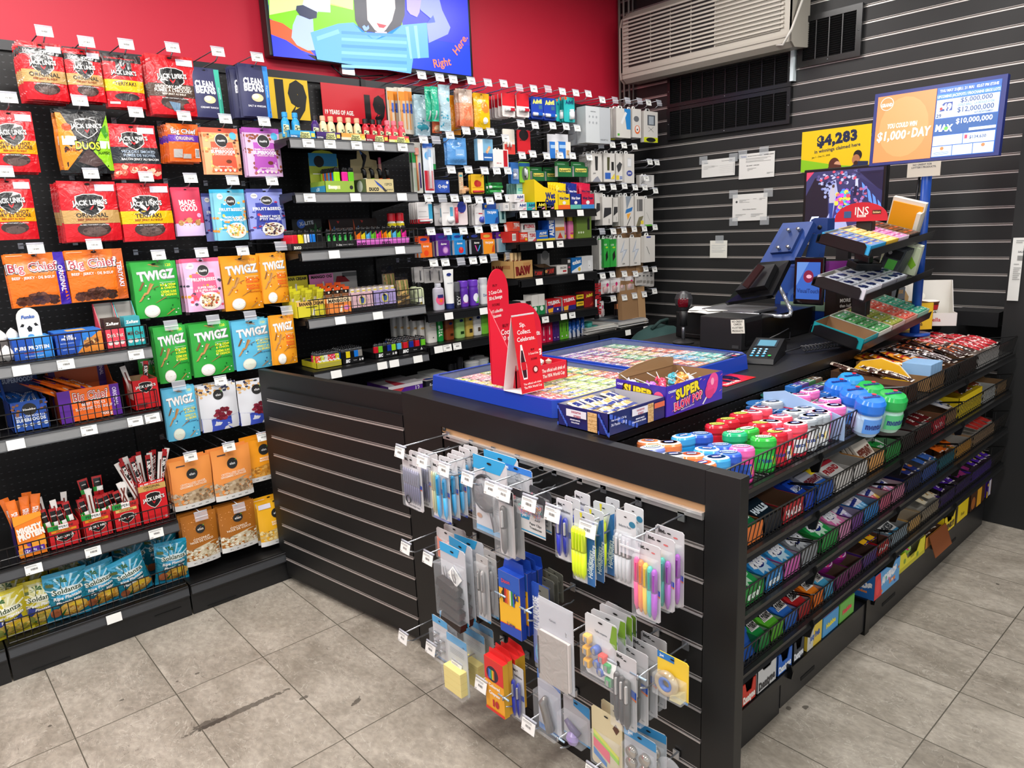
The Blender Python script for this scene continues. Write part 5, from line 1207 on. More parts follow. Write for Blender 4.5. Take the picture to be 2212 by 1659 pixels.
for j,(u,w,body,cap,h_,el,lb)in EN([(942,.06,'e4e0d8',wq,.15,[(qf,.55,.8,.34,.2,'e0c088'),(qf,.55,.8,.3,.17,'f0e8dc'),(qf,.5,.2,.05,.05,vg)],'white lotion bottle with pale gold flower'),(960,.035,'1c9c40','1c8038',.14,[(qb,'PERT',.5,.5,.3,'e8f8e0',.6,90,.05)],'narrow green shampoo bottle'),(980,.055,'8a4420','8a4420',.14,[(qf,.55,.82,.2,.12,'1c2c6c'),(qc,.45,.15,.8,.28,'3a1c0c')],'brown lotion bottle'),(1003,.06,'a4d078','a4d078',.15,[(qf,.55,.82,.2,.12,'1c2c6c'),(qc,.42,.14,.8,.28,'1c3c18')],'light green lotion bottle'),(1023,.05,'d8b858','d8b858',.15,[(qf,.55,.82,.2,.12,'1c2c6c'),(qc,.35,.14,.75,.34,'3a3020')],'yellow lotion bottle'),(1040,.056,'e0dfdc','e4e4e4',.155,[(qf,.55,.82,.22,.13,'1c2c6c'),(qc,.45,.14,.75,.34,'5a4a3a')],'white lotion bottle with dark blue oval'),(1056,.05,'78c038','5a9828',.15,[],'lime green bottle by the red stand')]):
 me=bot(w,.038,h_,body,cap,.02,el,.3,.8).mesh('lotion_bottle')
 for k in RN(3 if j in(0,2,3,4)else 1):
  PL(me,'lotion_bottle',(X(u,v),2.965+.045*k+.018,ZT2),lb+' on the lower lotion shelf, '+[gz,'second back','third back'][k],wu,'lotion bottles')
for j in RN(5):
 PL(bot(.03,.038,.14,'e0dcd4','e0dcd4',.01,[(qf,.5,.7,.4,.2,'d8b070')],.3,.8)if j==0 else bpy.data.objects[jq].data,jq if j==0 else gs,(X(924-j*5,755),3.0+.04*j,ZT2),'white and gold lotion bottle in the file at the shelf start, %s back'%NTH[j],wu,'white and gold lotion bottles')
bpy.data.objects[jq].name=gs
for j,(u,y,h_)in EN([(979,3.0,.10),(990,3.0,.10),(999,2.97,.135)]):
 PL(bot(.034,.034,h_+.0,kx,'1c1c20',.05,[(qb,'AXE',.5,.9 if h_>.12 else .5,.12,'d0c8d0',.8,0,.04)]+([(qb,'TEMP',.5,.2,.08,kb,.8)]if h_>.12 else[]),.7,.92),'body_spray',(X(u,800,y),y+.02,ZT3),'black body spray can on the low shelf, %s'%['shorter first','shorter second','taller printed'][j],'spray can')
for j,(u,y)in EN([(1030,2.97),(1052,3.0),(1042,3.07)]):
 mb=MB()
 mb.lathe([(.036,0),(.042,.085),(.043,.087),(.043,.093),(.02,.098)],[MT('d0d4d8')]*2+[MT('dcdcdc',.3)]*2,24)
 for k in RN(24):
  a=2*PI*k/24;mb.BX(.037*cos(a)-.001,.037*cos(a)+.001,.037*sin(a)-.001,.037*sin(a)+.001,.004,.07,MT('a8acb0'))
 mb.QD((.0,-.0385,.01),(.03,-.0275,.01),(.03,-.032,.07),(.012,-.042,.07),MT('3c80c0'))
 PL(mb,'swab_tub',(X(u,800,y),y+.045,ZT3),'ribbed clear tub of cotton swabs with blue corner, %s'%NTH[j],'tub','cotton swab tubs')
def CD(bg,el,blist=None,d=.006,rough=.4,tab=False,back=None):
 """flat hang card, optional raised blister parts: (kind, cx, cy, w, h, depth, colour) in fractions"""
 def f(w,h):
  mb=MB()
  r=min(w,h)*.06
  pts=[(-w/2+r,-d/2,0),(w/2-r,-d/2,0),(w/2,-d/2,r),(w/2,-d/2,h-r),(w/2-r,-d/2,h),(-w/2+r,-d/2,h),(-w/2,-d/2,h-r),(-w/2,-d/2,r)]
  mb.SL(pts,d,MT(bg,rough),Vector((0,-1,0)))
  pr(mb,el,w,h,FL(-w/2,-d/2,0),rough,'',0)
  for b in blist or():
   k,cx,cy,bw,bh,bd,c=b[:7]
   X0=(cx-.5)*w;Z0=cy*h
   if k==gw:mb.CY((X0,-d/2-bd/2,Z0-bh*h/2),(X0,-d/2-bd/2,Z0+bh*h/2),bw*w/2,MT(c,.25),12)
   elif k=='h':mb.CY((X0-bw*w/2,-d/2-bd/2,Z0),(X0+bw*w/2,-d/2-bd/2,Z0),bh*h/2,MT(c,.25),12)
   elif k=='b':mb.BB(X0-bw*w/2,X0+bw*w/2,-d/2-bd,-d/2+.001,Z0-bh*h/2,Z0+bh*h/2,MT(c,.3),.003)
   elif k=='c':mb.BB(X0-bw*w/2,X0+bw*w/2,-d/2-bd,-d/2+.001,Z0-bh*h/2,Z0+bh*h/2,CL(.22,.06),.004)
   elif k=='d':mb.CY((X0,-d/2,Z0),(X0,-d/2-bd,Z0),bw*w/2,MT(c,.25),18)
   elif k=='ring':mb.TU([(X0+bw*w/2*cos(a),-d/2-.004,Z0+bh*h/2*sin(a))for a in[2*PI*i/18 for i in RN(18)]],bd,MT(c,.3),6,True)
  return mb
 return f
def hbox(bg,el,d=.03,side='',tab=True,top=None):
 """small hanging carton with a folded hook tab"""
 def f(w,h):
  hh=h*(.9 if tab else 1)
  mb=MB()
  mb.BX(-w/2,w/2,-d/2,d/2,0,hh,MT(bg,.4),MT(top,.4)if top else None)
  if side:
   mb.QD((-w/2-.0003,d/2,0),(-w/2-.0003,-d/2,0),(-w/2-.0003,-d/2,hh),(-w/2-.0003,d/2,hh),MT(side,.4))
  pr(mb,el,w,hh,FL(-w/2,-d/2,0),.35,'',0)
  if tab:
   mb.SL([(-w*.22,d/2,hh),(w*.22,d/2,hh),(w*.12,d/2,h),(-w*.12,d/2,h)],.0015,MT('f0f0ee'),Vector((0,-1,0)))
   pr(mb,[(qf,.5,.5,.12,.12,ki)],w*.44,h-hh,FL(-w*.22,d/2-.0018,hh),.5,'',0)
  return mb
 return f
def TC(bg,top,el,d=.02):
 """box hanging from a taller card"""
 def f(w,h):
  mb=MB()
  mb.BX(-w/2,w/2,d/2-.002,d/2,0,h,MT(top,.4))
  mb.BX(-w/2,w/2,-d/2,d/2-.002,0,h*.68,MT(bg,.4),MT(jg))
  mb.QD((-w/2-.0003,d/2-.002,0),(-w/2-.0003,-d/2,0),(-w/2-.0003,-d/2,h*.68),(-w/2-.0003,d/2-.002,h*.68),MT('c8c8cc'))
  pr(mb,[e for e in el if e[-1]!='TOP'],w,h*.68,FL(-w/2,-d/2,0),.35,'',0)
  pr(mb,[e[:-1]for e in el if e[-1]=='TOP'],w,h,FL(-w/2,d/2-.002,0),.35,'',0)
  return mb
 return f
CG='hanging care goods'
F_ST=CD('d8d0c0',[(qc,0,.72,1,.92,'f08c20'),(qc,.1,.1,.9,.72,'c8b8a0'),(qc,.42,.1,.58,.8,'e89030'),(qc,.6,.45,.95,.66,'3a60c0'),(qb,'BIC',.5,.5,.05,'302010',.6)],[(gw,.25,.42,.12,.75,.008,'e8a048')],d=.008)
for j,u in EN([834,842,850,858,866,874]):
 HG('long_lighter_card','straw',F_ST,(u,188+(j%2)*2),(u+13,190),(u+4,285+j),'tall orange topped card of long handled items by the red sign, %s'%NTH[j],qe,1,y=3.02+.03*(j%3),G1='tall orange hang cards')
F9=lambda el,base='a8c4d0',rough=.2:(lambda w,h:BG(w,h,.03,base,el,wk,3,.004,rough,qs,True))
for(nm,key,fn,TL,TR,BL,lb,n,y,lean,ry)in[(vy,'rz1',F9([(qf,.5,.55,.4,.3,'c0dce8'),(qf,.4,.2,.35,.15,'3a9cb0'),(ja,.1,.1,.9,.4,['58b0c8','d8ecf4','2c88a0'],20,.06,3)]),(893,203),(925,206),(905,292),'pale blue clear razor bag, first razor pack on the top hooks',2,3.06,0,0),('razor','rz2',F9([(qh,[(.1,.3),(.9,.3),(.9,.9),(.1,.9)],'28b08c'),(qc,.3,.05,.5,.3,'c8d4d8')],'38b890'),(917,186),(931,188),(924,262),'slim teal razor pack, first of two',1,3.02,0,0),('razor','rz2',F9([],'38b890'),(930,186),(945,188),(938,262),'slim teal razor pack, second of two',1,3.0,0,0),(vy,'rz3',F9([(qf,.75,.68,.14,.14,'28a098'),(ja,.1,.08,.9,.4,['48a8c8','c0e4f0','1c88a8'],22,.07,5)],'b4d0dc'),(945,182),(970,184),(962,283),'pale blue clear razor bag with green dot, leaning',1,3.02,0,0),(vy,'rz4',F9([(qc,0,.62,1,1,'d0b8a8'),(qh,[(0,0),(1,0),(1,.6),(.5,.5),(0,.6)],'f08058'),(qf,.5,.1,.3,.16,'f4c098'),(qh,[(.3,.12),(.45,.4),(.55,.4),(.7,.12)],'f0a078')],'e8a078'),(990,192),(1019,193),(997,272),'peach and orange razor bag with pale top',3,3.04,0,0),(vy,'rz5',F9([(qc,.25,0,1,.82,'f0c018'),(qf,.62,.6,.3,.3,'f0a020'),(qf,.62,.6,.26,.26,'e88830'),(qf,.6,.22,.16,.16,'f8f4e8'),(qb,'1',.6,.22,.1,'2878b0',.3,0,.06)],'f0b020'),(1022,197),(1056,206),(1030,277),'yellow razor bag with a big numeral one',3,3.04,0,0),(vy,'rz6',F9([(ja,.1,.3,.9,.8,['e89020','f0b040','c87010'],20,.1,5)],'f0981c'),(968,205),(992,208),(982,291),'orange razor bag half hidden by the peach one',1,3.10,0,0),(vy,'rz7',F9([(qf,.5,.3,.4,.3,'f0c090')],'e8683c'),(933,258),(953,258),(936,287),'small orange razor bag hanging under the teal razors',1,3.06,0,0),('wipes_pouch','wip',F9([(qc,.34,.3,.8,.56,'88b8e8'),(qc,.38,.36,.7,.38,jf)],'5c9cdc'),(964,301),(1006,294),(970,355),'sky blue face wipe pouch with black label',2,3.04,0,0)]:
 HG(nm,key,fn,TL,TR,BL,lb,'razor pack'if 'razor'in nm else 'wipe pouch',n,y=y,G1=CG)
HG('bandage_carton','band',hbox('7cb0d0',[(qc,0,.02,.34,.98,'f0eeea'),(qc,.34,0,1,.35,'2c64a8'),(qh,[(.5,.4),(.62,.32),(.86,.62),(.74,.7)],'e0a070'),(qh,[(.6,.46),(.66,.42),(.77,.56),(.71,.6)],'f0c8a0'),(qc,.4,.12,.9,.17,'e8f0f8')],.028,tab=False),(1027,302),(1060,300),(1030,347),'blue and white bandage box with a plaster picture',qr,1,y=3.03)
HG('first_aid_case','fa',hbox(wp,[(qc,.68,.05,.94,.95,'b81c28'),(qb,'FIRST AID',.38,.24,.06,'c03040',.5)],.03,tab=True),(1060,318),(1093,320),(1061,362),'white first aid case with a red cross','case',1,y=3.03)
tb=lambda c:CD('dce4ec',[(qc,.05,.05,.95,.45,c),(qf,.5,.75,.34,.34,'58b0e8'),(qc,0,.9,1,1,'2c64c0')],[(gw,.62,.45,.2,.7,.006,kr),('b',.62,.8,.24,.16,.01,'58a8e0'),('c',.6,.5,.6,.85,.012,'')],d=.004)
HG(vj,'tb1',tb('c81c30'),(911,308),(932,310),(913,417),'red and blue toothbrush pack with a big vertical logo',vj,1,y=3.02)
HG(vj,'tb2',CD('c8c8c0',[(qh,[(0,.6),(.6,.6),(.6,.9),(0,.9)],ww),(qc,.1,.05,.5,.5,'a8b8a0')],[(gw,.45,.4,.16,.7,.006,'e08858'),('b',.45,.82,.4,.14,.012,'e8a090'),(gw,.75,.35,.12,.5,.006,'4a2c88')],d=.004),(887,306),(907,309),(891,417),'clear toothbrush pack with green edge and orange handle',vj,2,y=3.03,G1=CG)
HG(vj,'tb3',CD('e0e4e4',[(qc,0,0,1,.25,ww)]),(929,318),(938,319),(931,366),'narrow white and green toothbrush pack behind the red one',vj,1,y=3.08)
HG('swab_pack','qt',hbox('2c4ca8',[(qf,.5,.5,.4,.3,'3c64c8'),(qb,'Q-tips',.52,.52,.24,vp,.7,0,.04,.1),(qf,.85,.8,.08,.08,qj)],.04,tab=False),(934,390),(965,389),(935,417),'small blue cotton swab pack',qr,1,y=3.06)
HG(qw,'bb',CD('f0c028',[(qf,.45,.52,.22,.2,'c02828'),(qf,.6,.5,.18,.17,'d84030'),(qc,.1,.3,.9,.33,'e09020')],[('h',.5,.1,.8,.12,.01,'c83038')],d=.004),(1016,376),(1044,377),(1018,418),'yellow lip balm card with red fruit picture',qe,2,y=3.03,G1=CG)
HG(qw,'cs',CD('1c7a38',[(qc,0,.62,1,1,'0c0c0c'),(ja,.05,.3,.95,.6,['3cb058','106028'],10,.1,3)],[('h',.5,.36,.9,.14,.012,'38a050'),('h',.5,.12,.9,.14,.012,'38a050'),('h',.1,.36,.14,.16,.013,qj),('h',.92,.12,.14,.16,.013,qj)],d=.004),(1053,378),(1083,379),(1056,419),'green lip balm card with black top',qe,2,y=3.03,G1=CG)
HG('nail_file_card','nf',CD('c8b090',[(qf,.5,.85,.4,.2,'3a98a0'),(ja,.1,.3,.9,.75,['d86858','e8d0a8'],10,.12,4)],[('b',.5,.12,.9,.18,.02,'d8a878')],d=.004),(990,372),(999,373),(993,420),'tall narrow beige card with a rounded top',qe,1,y=3.0)
HG('small_jar_card','sj',CD('b07848',[],[('h',.5,.4,.9,.7,.02,'d8a070')]),(995,402),(1008,402),(996,415),'small tan jar by the beige card','jar',1,y=3.02)
bl=lambda seed,E1:CD('e8e4e2',[(qc,.1,.54,.6,.57,'b8b4b4')]+E1[0],E1[1],d=.004)
LBG='lip balm cards on the middle hooks'
HG(qw,'bl1',bl(1,([(qc,0,0,.8,.2,'c81c2c'),(qc,.75,.2,1,.9,'3aa0c8'),(qc,.08,.3,.7,.33,'c8c4c4')],[('h',.5,.12,.8,.1,.012,'f0ecec')])),(899,436),(932,437),(901,483),'white lip balm card with red foot and blue side',qe,5,y=3.03,G1=LBG)
HG(qw,'bl2',bl(2,([(qc,.7,.4,.95,.8,'58a8c8')],[('d',.68,.24,.5,.3,.014,qj)])),(936,440),(955,441),(938,488),'white lip balm card with round pot, hidden behind the next',qe,1,y=3.08)
HG(qw,'bl2',bl(2,([],[])),(952,437),(978,438),(952,488),'white lip balm card with a round white pot in front',qe,1,y=3.02)
HG(qw,'lyp',CD('e8d8d8',[(qf,.62,.8,.3,.3,'2c3c98'),(qb,'cherry',.6,.55,.06,'b02038',.4)],[(gw,.22,.45,.18,.7,.01,'d84858')],d=.004),(976,438),(1008,438),(977,487),'cherry lip balm card with dark blue oval',qe,2,y=3.03,G1=LBG)
HG(qw,'bl4',bl(3,([(qc,.4,.5,.9,.55,'c02838')],[('d',.68,.24,.5,.3,.014,'3c4cb0')])),(1024,439),(1044,440),(1026,486),'white lip balm card with dark blue pot',qe,4,y=3.03,G1=LBG)
HG('condom_box','trb',TC('2c7cc8','2050a8',[(qb,'TROJAN',.5,.8,.16,'f0f4fc',.9,0,.04),(qh,[(.7,.05),(.95,.05),(.95,.5),(.8,.4)],'1c3c88'),(qf,.25,.84,.08,.08,'d8b048','TOP')]),(1043,437),(1073,439),(1045,484),'blue small box on a dark blue card',qr,1,y=3.02)
HG('spray_tube','mint',CD('9cc0bc',[(qc,.3,.2,.7,.8,'1c4c50')]),(1078,442),(1091,444),(1076,482),'narrow silver green spray pack by the blue box',qe,1,y=3.0)
CB='small boxes on tall cards'
for(k,bx,tp,word,E1,TL,TR,BL,n,lb)in[('du1','e8701c','e8501c',gk,[(qf,.5,.3,.2,.2,'e84818')],(903,509),(929,511),(905,557),2,'orange small box on an orange and blue card'),('du2','5a2488','4a1c80',gk,[(qf,.62,.35,.26,.26,'9a5cb0'),(qf,.62,.35,.18,.18,'d0a0d0')],(942,503),(967,505),(943,553),4,'purple small box on a purple card'),('du3','1c84c8','2c94d8',gk,[(qf,.6,.3,.22,.22,'d02838'),(qf,.6,.4,.1,.1,'f05848')],(977,503),(1001,504),(976,551),4,'bright blue small box with red drop'),('du4','0e0e14','0c0c10',gk,[(qh,[(.3,.6),(.4,.6),(.55,.2),(.5,.15)],'d04898'),(qh,[(.75,.6),(.85,.6),(.6,.15),(.55,.2)],'38a0d8')],(1014,502),(1038,503),(1016,549),4,'black small box with a pink and blue letter shape'),('tr2','e8901c','e85020','TROJAN',[(qh,[(.7,.1),(.95,.1),(.95,.7),(.8,.5)],'c84818')],(1040,500),(1065,505),(1042,549),1,'orange small box on an orange card'),('tr3','7898a8','5a2890','TROJAN',[(qh,[(.7,.1),(.95,.1),(.95,.6),(.8,.4)],'3a2468')],(1073,500),(1100,502),(1074,545),3,'grey blue small box on a purple card')]:
 HG('condom_box',k,TC(bx,tp,[(qb,word,.5,.78,.14,'f4f0ec',.8,0,.03)]+E1+[(qf,.5,.84,.3,.1,'2c3c90'if word==gk else 'd8b048','TOP')]),TL,TR,BL,lb,qr,n,y=3.02,G1=CB,dy=.03)
for j,u in EN([893,914,934]):
 HG('thermometer_card','thm',CD('d0ccc8',[(qc,.55,.2,.7,.8,'a8a4a0')],[(gw,.62,.45,.1,.6,.008,'6a6a70')]),(u,576),(u+20,577),(u+2,612),'white card with teal vertical lettering above the lotions, %s of three'%NTH[j],qe,2,y=3.1,G1='white cards above the lotions')
PH='hanging pain relief cards'
F_TY=CD('e8e0dc',[(qc,0,.46,1,1,'d01828'),(qb,'Tylenol',.5,.05,.05,'f0d8d8',.5)],[('h',.58,.3,.66,.14,.016,'e8e4e4'),('h',.26,.3,.14,.16,.018,vp),('b',.68,.3,.34,.14,.018,'b81c30')],d=.005)
HG(qv,'ty',F_TY,(1083,201),(1110,202),(1083,251),'red tube card, first of the two red ones on the top hooks',qe,5,y=3.03,G1=PH,dy=.025)
HG(qv,'ty',F_TY,(1114,202),(1141,203),(1116,252),'red tube card, second of the two red ones on the top hooks',qe,2,y=3.03,G1=PH,dy=.025)
F_AD=CD('1c40a8',[(qb,jo,.5,.8,.19,'f4ec68',.9,4,.06),(qc,.62,.46,.9,.64,'3a6888')],[('h',.5,.2,.84,.16,.018,'e8ecf4'),('b',.58,.2,.36,.15,.02,'1c58b8')],d=.005)
HG(qv,'ad',F_AD,(1146,208),(1172,211),(1149,256),'blue tube card with yellow lettering, first of two',qe,2,y=3.03,G1=PH)
HG(qv,'ad',F_AD,(1173,211),(1199,213),(1176,259),'blue tube card with yellow lettering, second of two',qe,2,y=3.03,G1=PH)
F_AT=CD('28b0b0',[(qb,jo,.5,.8,.15,'183c70',.8,4,.05),(qf,.16,.94,.12,.1,'f05828')],[(gw,.62,.26,.36,.3,.02,qj),(gw,.62,.46,.3,.08,.018,vp)],d=.005)
HG(qv,'at',F_AT,(1217,210),(1240,210),(1219,263),'teal card with a small white bottle',qe,3,y=3.03,G1=PH)
HG(qv,'at',F_AT,(1200,214),(1214,214),(1202,262),'teal card half hidden by the other teal one',qe,1,y=3.07)
HG('dental_card','dn',CD('e0d8cc',[(qc,.1,.0,1,.4,'d84038'),(ja,.1,.4,.9,.7,[vf,'e8d0b0'],8,.04,3)],[(gw,.35,.38,.14,.2,.012,ks),(gw,.6,.38,.14,.2,.012,ks)]),(1085,281),(1110,277),(1091,333),'cream card with two small white tubes',qe,1,y=3.04)
HG('dental_card','oj',CD('c81c28',[(qf,.5,.8,.36,.3,'141014'),(qb,'MAXIMUM',.4,.58,.05,'201818',.5)]),(1116,282),(1144,281),(1117,332),'red card with black oval logo',qe,1,y=3.04)
for j,(a,b)in EN([(1184,1203),(1202,1229)]):
 HG('eye_drop_box','ed',TC('2c74c8','d8d8dc',[(qc,.6,0,1,1,'e4e0d8'),(qc,.1,.6,.6,.8,'a8c8e8'),(qc,.66,.2,.9,.5,'c8a070')]),(a,289),(b,290),(a+2,342),'blue and white small box on a white card, %s of two'%NTH[j],qr,1,y=3.04,G1='blue and white hanging boxes')
HG('nail_clipper_card','nc1',CD('2c64a8',[(ja,.2,.3,.8,.7,['58b0d0','1c4878'],8,.1,3)],[('c',.5,.45,.6,.5,.012,''),('d',.4,.4,.3,.2,.012,'e8f0f8')]),(1102,350),(1119,352),(1105,397),'blue accessory card by the green clipper card',qe,2,y=3.02,G1=CG)
HG('nail_clipper_card','nc2',CD('78b838',[(qc,0,.78,1,.95,'1c5c9c'),(qf,.55,.42,.32,.5,'586858')],[(gw,.5,.5,.16,.36,.012,'b8bcc0'),(gw,.62,.42,.12,.4,.016,'d0d4d8')]),(1120,350),(1143,350),(1123,394),'green nail clipper card with dark oval',qe,2,y=3.03,G1=CG)
HG('floss_card','fl',CD('a0d8cc',[(qc,.1,.3,.9,.55,'48b8b8'),(qc,.2,.4,.7,.44,'e8f4f4')]),(1115,396),(1143,395),(1118,420),'mint green card under the green clipper card',qe,5,y=3.05,G1=CG,dy=.02)
for j,(a,b,t,bo,y)in EN([(1146,1173,360,391,3.10),(1176,1201,361,391,3.10),(1201,1232,348,382,3.03),(1236,1266,349,382,3.03)]):
 HG('ointment_box','po',TC('1c6838','1c6030',[(qc,.1,.45,.9,.8,'e8d868'),(qb,'Polysporin',.5,.62,.22,'1c4020',.74,4,.04),(qc,.15,.82,.7,.85,'a8c8b0','TOP')],.025),(a,t),(b,t+1),(a+2,bo),'dark green ointment box with yellow label, %s of four'%NTH[j],qr,1,y=y,G1='dark green ointment boxes')
for ri,row in EN([[(910,163,0),(949,168,1),(978,172,2),(1017,175,3),(1053,179,4),(1087,181,0),(1121,190,None),(1152,192,0),(1183,193,None),(1214,198,1),(1243,201,2),(1270,203,3)],[(1124,267,0),(1155,271,0),(1193,272,0),(1222,274,0),(1246,277,2)],[(914,302,4),(941,303,None),(971,292,1),(1006,283,2),(1034,284,0),(1059,285,3),(1091,299,0)],[(974,367,2),(1011,367,4),(1046,369,1),(1072,369,2),(1096,369,3),(1127,336,0),(1150,333,0),(1180,337,0),(1209,336,0),(1236,337,0)],[(925,428,1),(955,429,None),(981,428,0),(1008,430,2),(1034,432,3),(1057,434,4),(1075,424,1),(1098,428,2)],[(930,500,2),(966,500,1),(1000,499,3),(1033,496,4),(1067,492,1),(1097,493,2)],[(936,568,0),(961,567,3),(995,565,None),(1021,563,2),(1043,561,3),(1066,556,None),(1099,553,None)]]):
 for ci,(u,v,k)in EN(row):
  HK(u,v,'wire hook with %s, %s along the %s run of care goods hooks'%(jj if k is None else 'a blank white tag'if k==0 else gu,NTH[ci],HR[ri]),k,3.0)
ZE1,ZE2,ZE3,ZE4,ZE5=[z+.0425 for z in(1.539,1.371,1.174,.958,.79)]
def SB(name,u0,u1,v,z,h,d,c,el,lb,cat=qr,y=None,top=(),topc=None,L2=(),sidec=None,dz=.0006,G1=None,rz=0):
 y=y or YI
 a,b=X(u0,v,y),X(u1,v,y)
 return PL(CT(b-a-.0015,h,d,c,F1=el,top=top,topc=topc,L2=L2,sidec=sidec),name,((a+b)/2,y+d/2,z+dz),lb,cat,G1,rz=rz)
def medel(word,wc,E1=(),bg2=None):
 return([(qc,0,0,1,.35,bg2)]if bg2 else[])+[(qb,word,.56,.66,.36,wc,.78,0,.05),(qc,.1,.3,.6,.36,'b0a8a8')]+list(E1)
v=452
for(a,b,c,wc,wd_,lb,dz,h_)in[(1118,1138,'e8e4e4','1c3c80',jo,'white pain relief box on the top shelf, lower one',0,.042),(1112,1134,'e8e4e4','1c3c80',jo,'white pain relief box stacked on another at the top shelf',.044,.042),(1138,1157,'28a8a8','183c70',jo,'teal small pain relief box',0,.042),(1159,1179,'1c48a8','f0e050',jo,'blue small pain relief box with yellow lettering',0,.044),(1180,1198,'e8e0d4','283868',jo,'cream small pain relief box',0,.044)]:
 SB('pain_relief_box',a,b,v,ZE1,h_,.06,c,medel(wd_,wc,[(qh,[(.5,.1),(.9,.1),(.9,.4)],'e090a0')]),lb,dz=.0006+dz)
for j,u in EN([1087,1102]):
 SB('pain_relief_box',u,u+14,456,ZE1,.042,.07,'d0ccc8',[(qc,.3,.2,.8,.8,qj)]+[(qc,.34+.07*i,.3,.37+.07*i,.75,vf)for i in RN(6)],'pale box with a barcode facing out, %s of two at the shelf start'%NTH[j],G1='barcode side boxes',y=2.97)
def dispenser(w,c,c2,word,wc):
 mb=TY(w,.1,.085,.085,c,[(qc,0,0,1,.28,c2),(qf,.5,.42,.14,.1,'e8e4e4'),(qb,word,.5,.72,.17,wc,.8,0,.06)],I1='60483a')
 return mb
xa,xb=X(1156,v),X(1206,v)
mb=MB()
d_=.16
w=xb-xa
mb.SL([(-w/2,0,0),(w/2,0,0),(w/2,0,.10),(-w*.1,0,.125),(-w/2,0,.165)],.10,MT('ecc818'),Vector((0,-1,0)))
pr(mb,[(qb,'Wet',.66,.56,.22,'182878',.42,0,.06),(qb,'Ones',.66,.34,.22,'182878',.44,0,.06)],w,.14,FL(-w/2,-.0003,0),.4,'',0)
PL(mb,'wipes_carton',((xa+xb)/2,YI,ZE1),'big yellow wipes carton with sloping top',qr)
for j,(a,b,c,c2,wc,lb)in EN([(1206,1232,'ecc818','e86020','182878','yellow wipes dispenser open at the front'),(1232,1256,'1c2c80','60b8a8',wn,'navy wipes dispenser with sea green foot'),(1256,1284,'c81c40','3c84c8','182050','crimson wipes dispenser with blue foot')]):
 xa,xb=X(a,v),X(b,v)
 PL(dispenser(xb-xa-.002,c,c2,'Wet Ones',wc),'wipes_dispenser',((xa+xb)/2,YI+.05,ZE1+.001),lb,qo)
 wm=BG(xb-xa-.014,.11,.02,c,[(qb,'Wet Ones',.5,.6,.1,wc,.8,0,.05)],qy,4+j,.003,.25,qs,False).mesh('wipes_pack')
 for k in RN(4):PL(wm,'wipes_pack',((xa+xb)/2,YI+.022+.021*k,ZE1+.035+.004*k),'%s wipes pack standing in its dispenser, %s'%([jb,'navy','crimson'][j],ORD[k]),'wipe pouch','wipes packs in dispensers',rx=R(-2))
v=515
for(a,b,z_,h_,c,el,lb)in[(1122,1140,0,.05,'d83018',medel(kj,je,[(qf,.8,.25,.12,.12,'e8d030')]),'small red and orange box, lower left of the second shelf'),(1141,1158,0,.05,wt,medel(kj,'c01c2c',[(qh,[(.5,0),(1,0),(1,.4)],'d85858')]),'small white and red box by the red and orange one'),(1159,1187,0,.058,'1c64c0',[(qc,0,0,1,.16,'e8d038'),(qb,'ALEVE',.5,.7,.22,vp,.6,0,.06,.2),(qc,.2,.38,.85,.48,'e8c868')],'blue box with yellow foot strip'),(1100,1121,0,.058,'c02820',[(qc,.3,.15,.7,.8,wl)]+[(qc,.34+.07*i,.25,.37+.07*i,.7,vf)for i in RN(5)],'red box with barcode panel'),(1108,1124,.06,.05,'d04830',medel(kj,je),'red box stacked above the barcode panel box'),(1128,1157,.051,.048,'dcd4d0',medel(kj,'c01c2c',[(qc,.08,.3,.2,.8,'505050')]),'wide white and red box stacked on two small ones'),(1200,1220,0,.14,'e4dcd4',[(qc,0,.35,1,.5,'e88830'),(qc,0,0,1,.35,'c8c0b8'),(qh,[(.2,.05),(.8,.05),(.5,.3)],'c83828')],'tall white box with orange band'),(1246,1278,0,.13,'6c8838',[(qh,[(.72,.35),(.88,.35),(.88,.8),(.8,.92),(.72,.8)],'1c1c1c')]+[(qf,.14+.15*i,.25,.05,.05,'d8e0c0')for i in RN(3)],'olive green vapour box with black device picture')]:
 SB(ju,a,b,v,ZE2,h_,.07,c,el,lb,dz=.0006+z_)
for j,(u,y)in EN([(1192,2.95),(1184,2.99)]):
 SB(ju,u-8,u+7,508,ZE2,.11,.05,'1c58b8',[(qb,'ALEVE',.5,.6,.3,vp,.8,90,.06),(qc,0,0,1,.1,'e8d038')],'upright blue box with vertical white lettering, %s'%[gz,'one behind'][j],y=y)
for j,u in EN([1222,1238]):
 PL(bot(.045,.034,.13,'e878a8','e8d018',.028,[(qh,[(0,.0),(1,0),(1,.3),(.4,.45)],'f0c030'),(qf,.5,.3,.3,.14,'c83880')],.5,.7),'stomach medicine_bottle'.replace(' ','_'),(X(u,510),2.975,ZE2),'pink liquid medicine bottle with yellow cap, %s of two'%NTH[j],wu,'pink medicine bottles')
v=585
xa,xb=X(1110,v),X(1151,v)
mb=TY(xb-xa,.19,.095,.105,'c89c60',[(qb,'RAW',.5,.46,.42,'7a1c18',.8,4,.12),(qc,.5,.7,.85,.88,'c08850'),(qb,'UNREFINED',.5,.18,.05,'7a4830',.6)],L2=[(qb,'RAW',.3,.5,.35,'7a1c18',.5,0,.12),(qc,.55,.55,.85,.75,'b07848')],I1='8a6840')
PL(mb,'cone_carton',((xa+xb)/2,YI+.095,ZE3+.001),'kraft brown cone carton with big dark red lettering',qo)
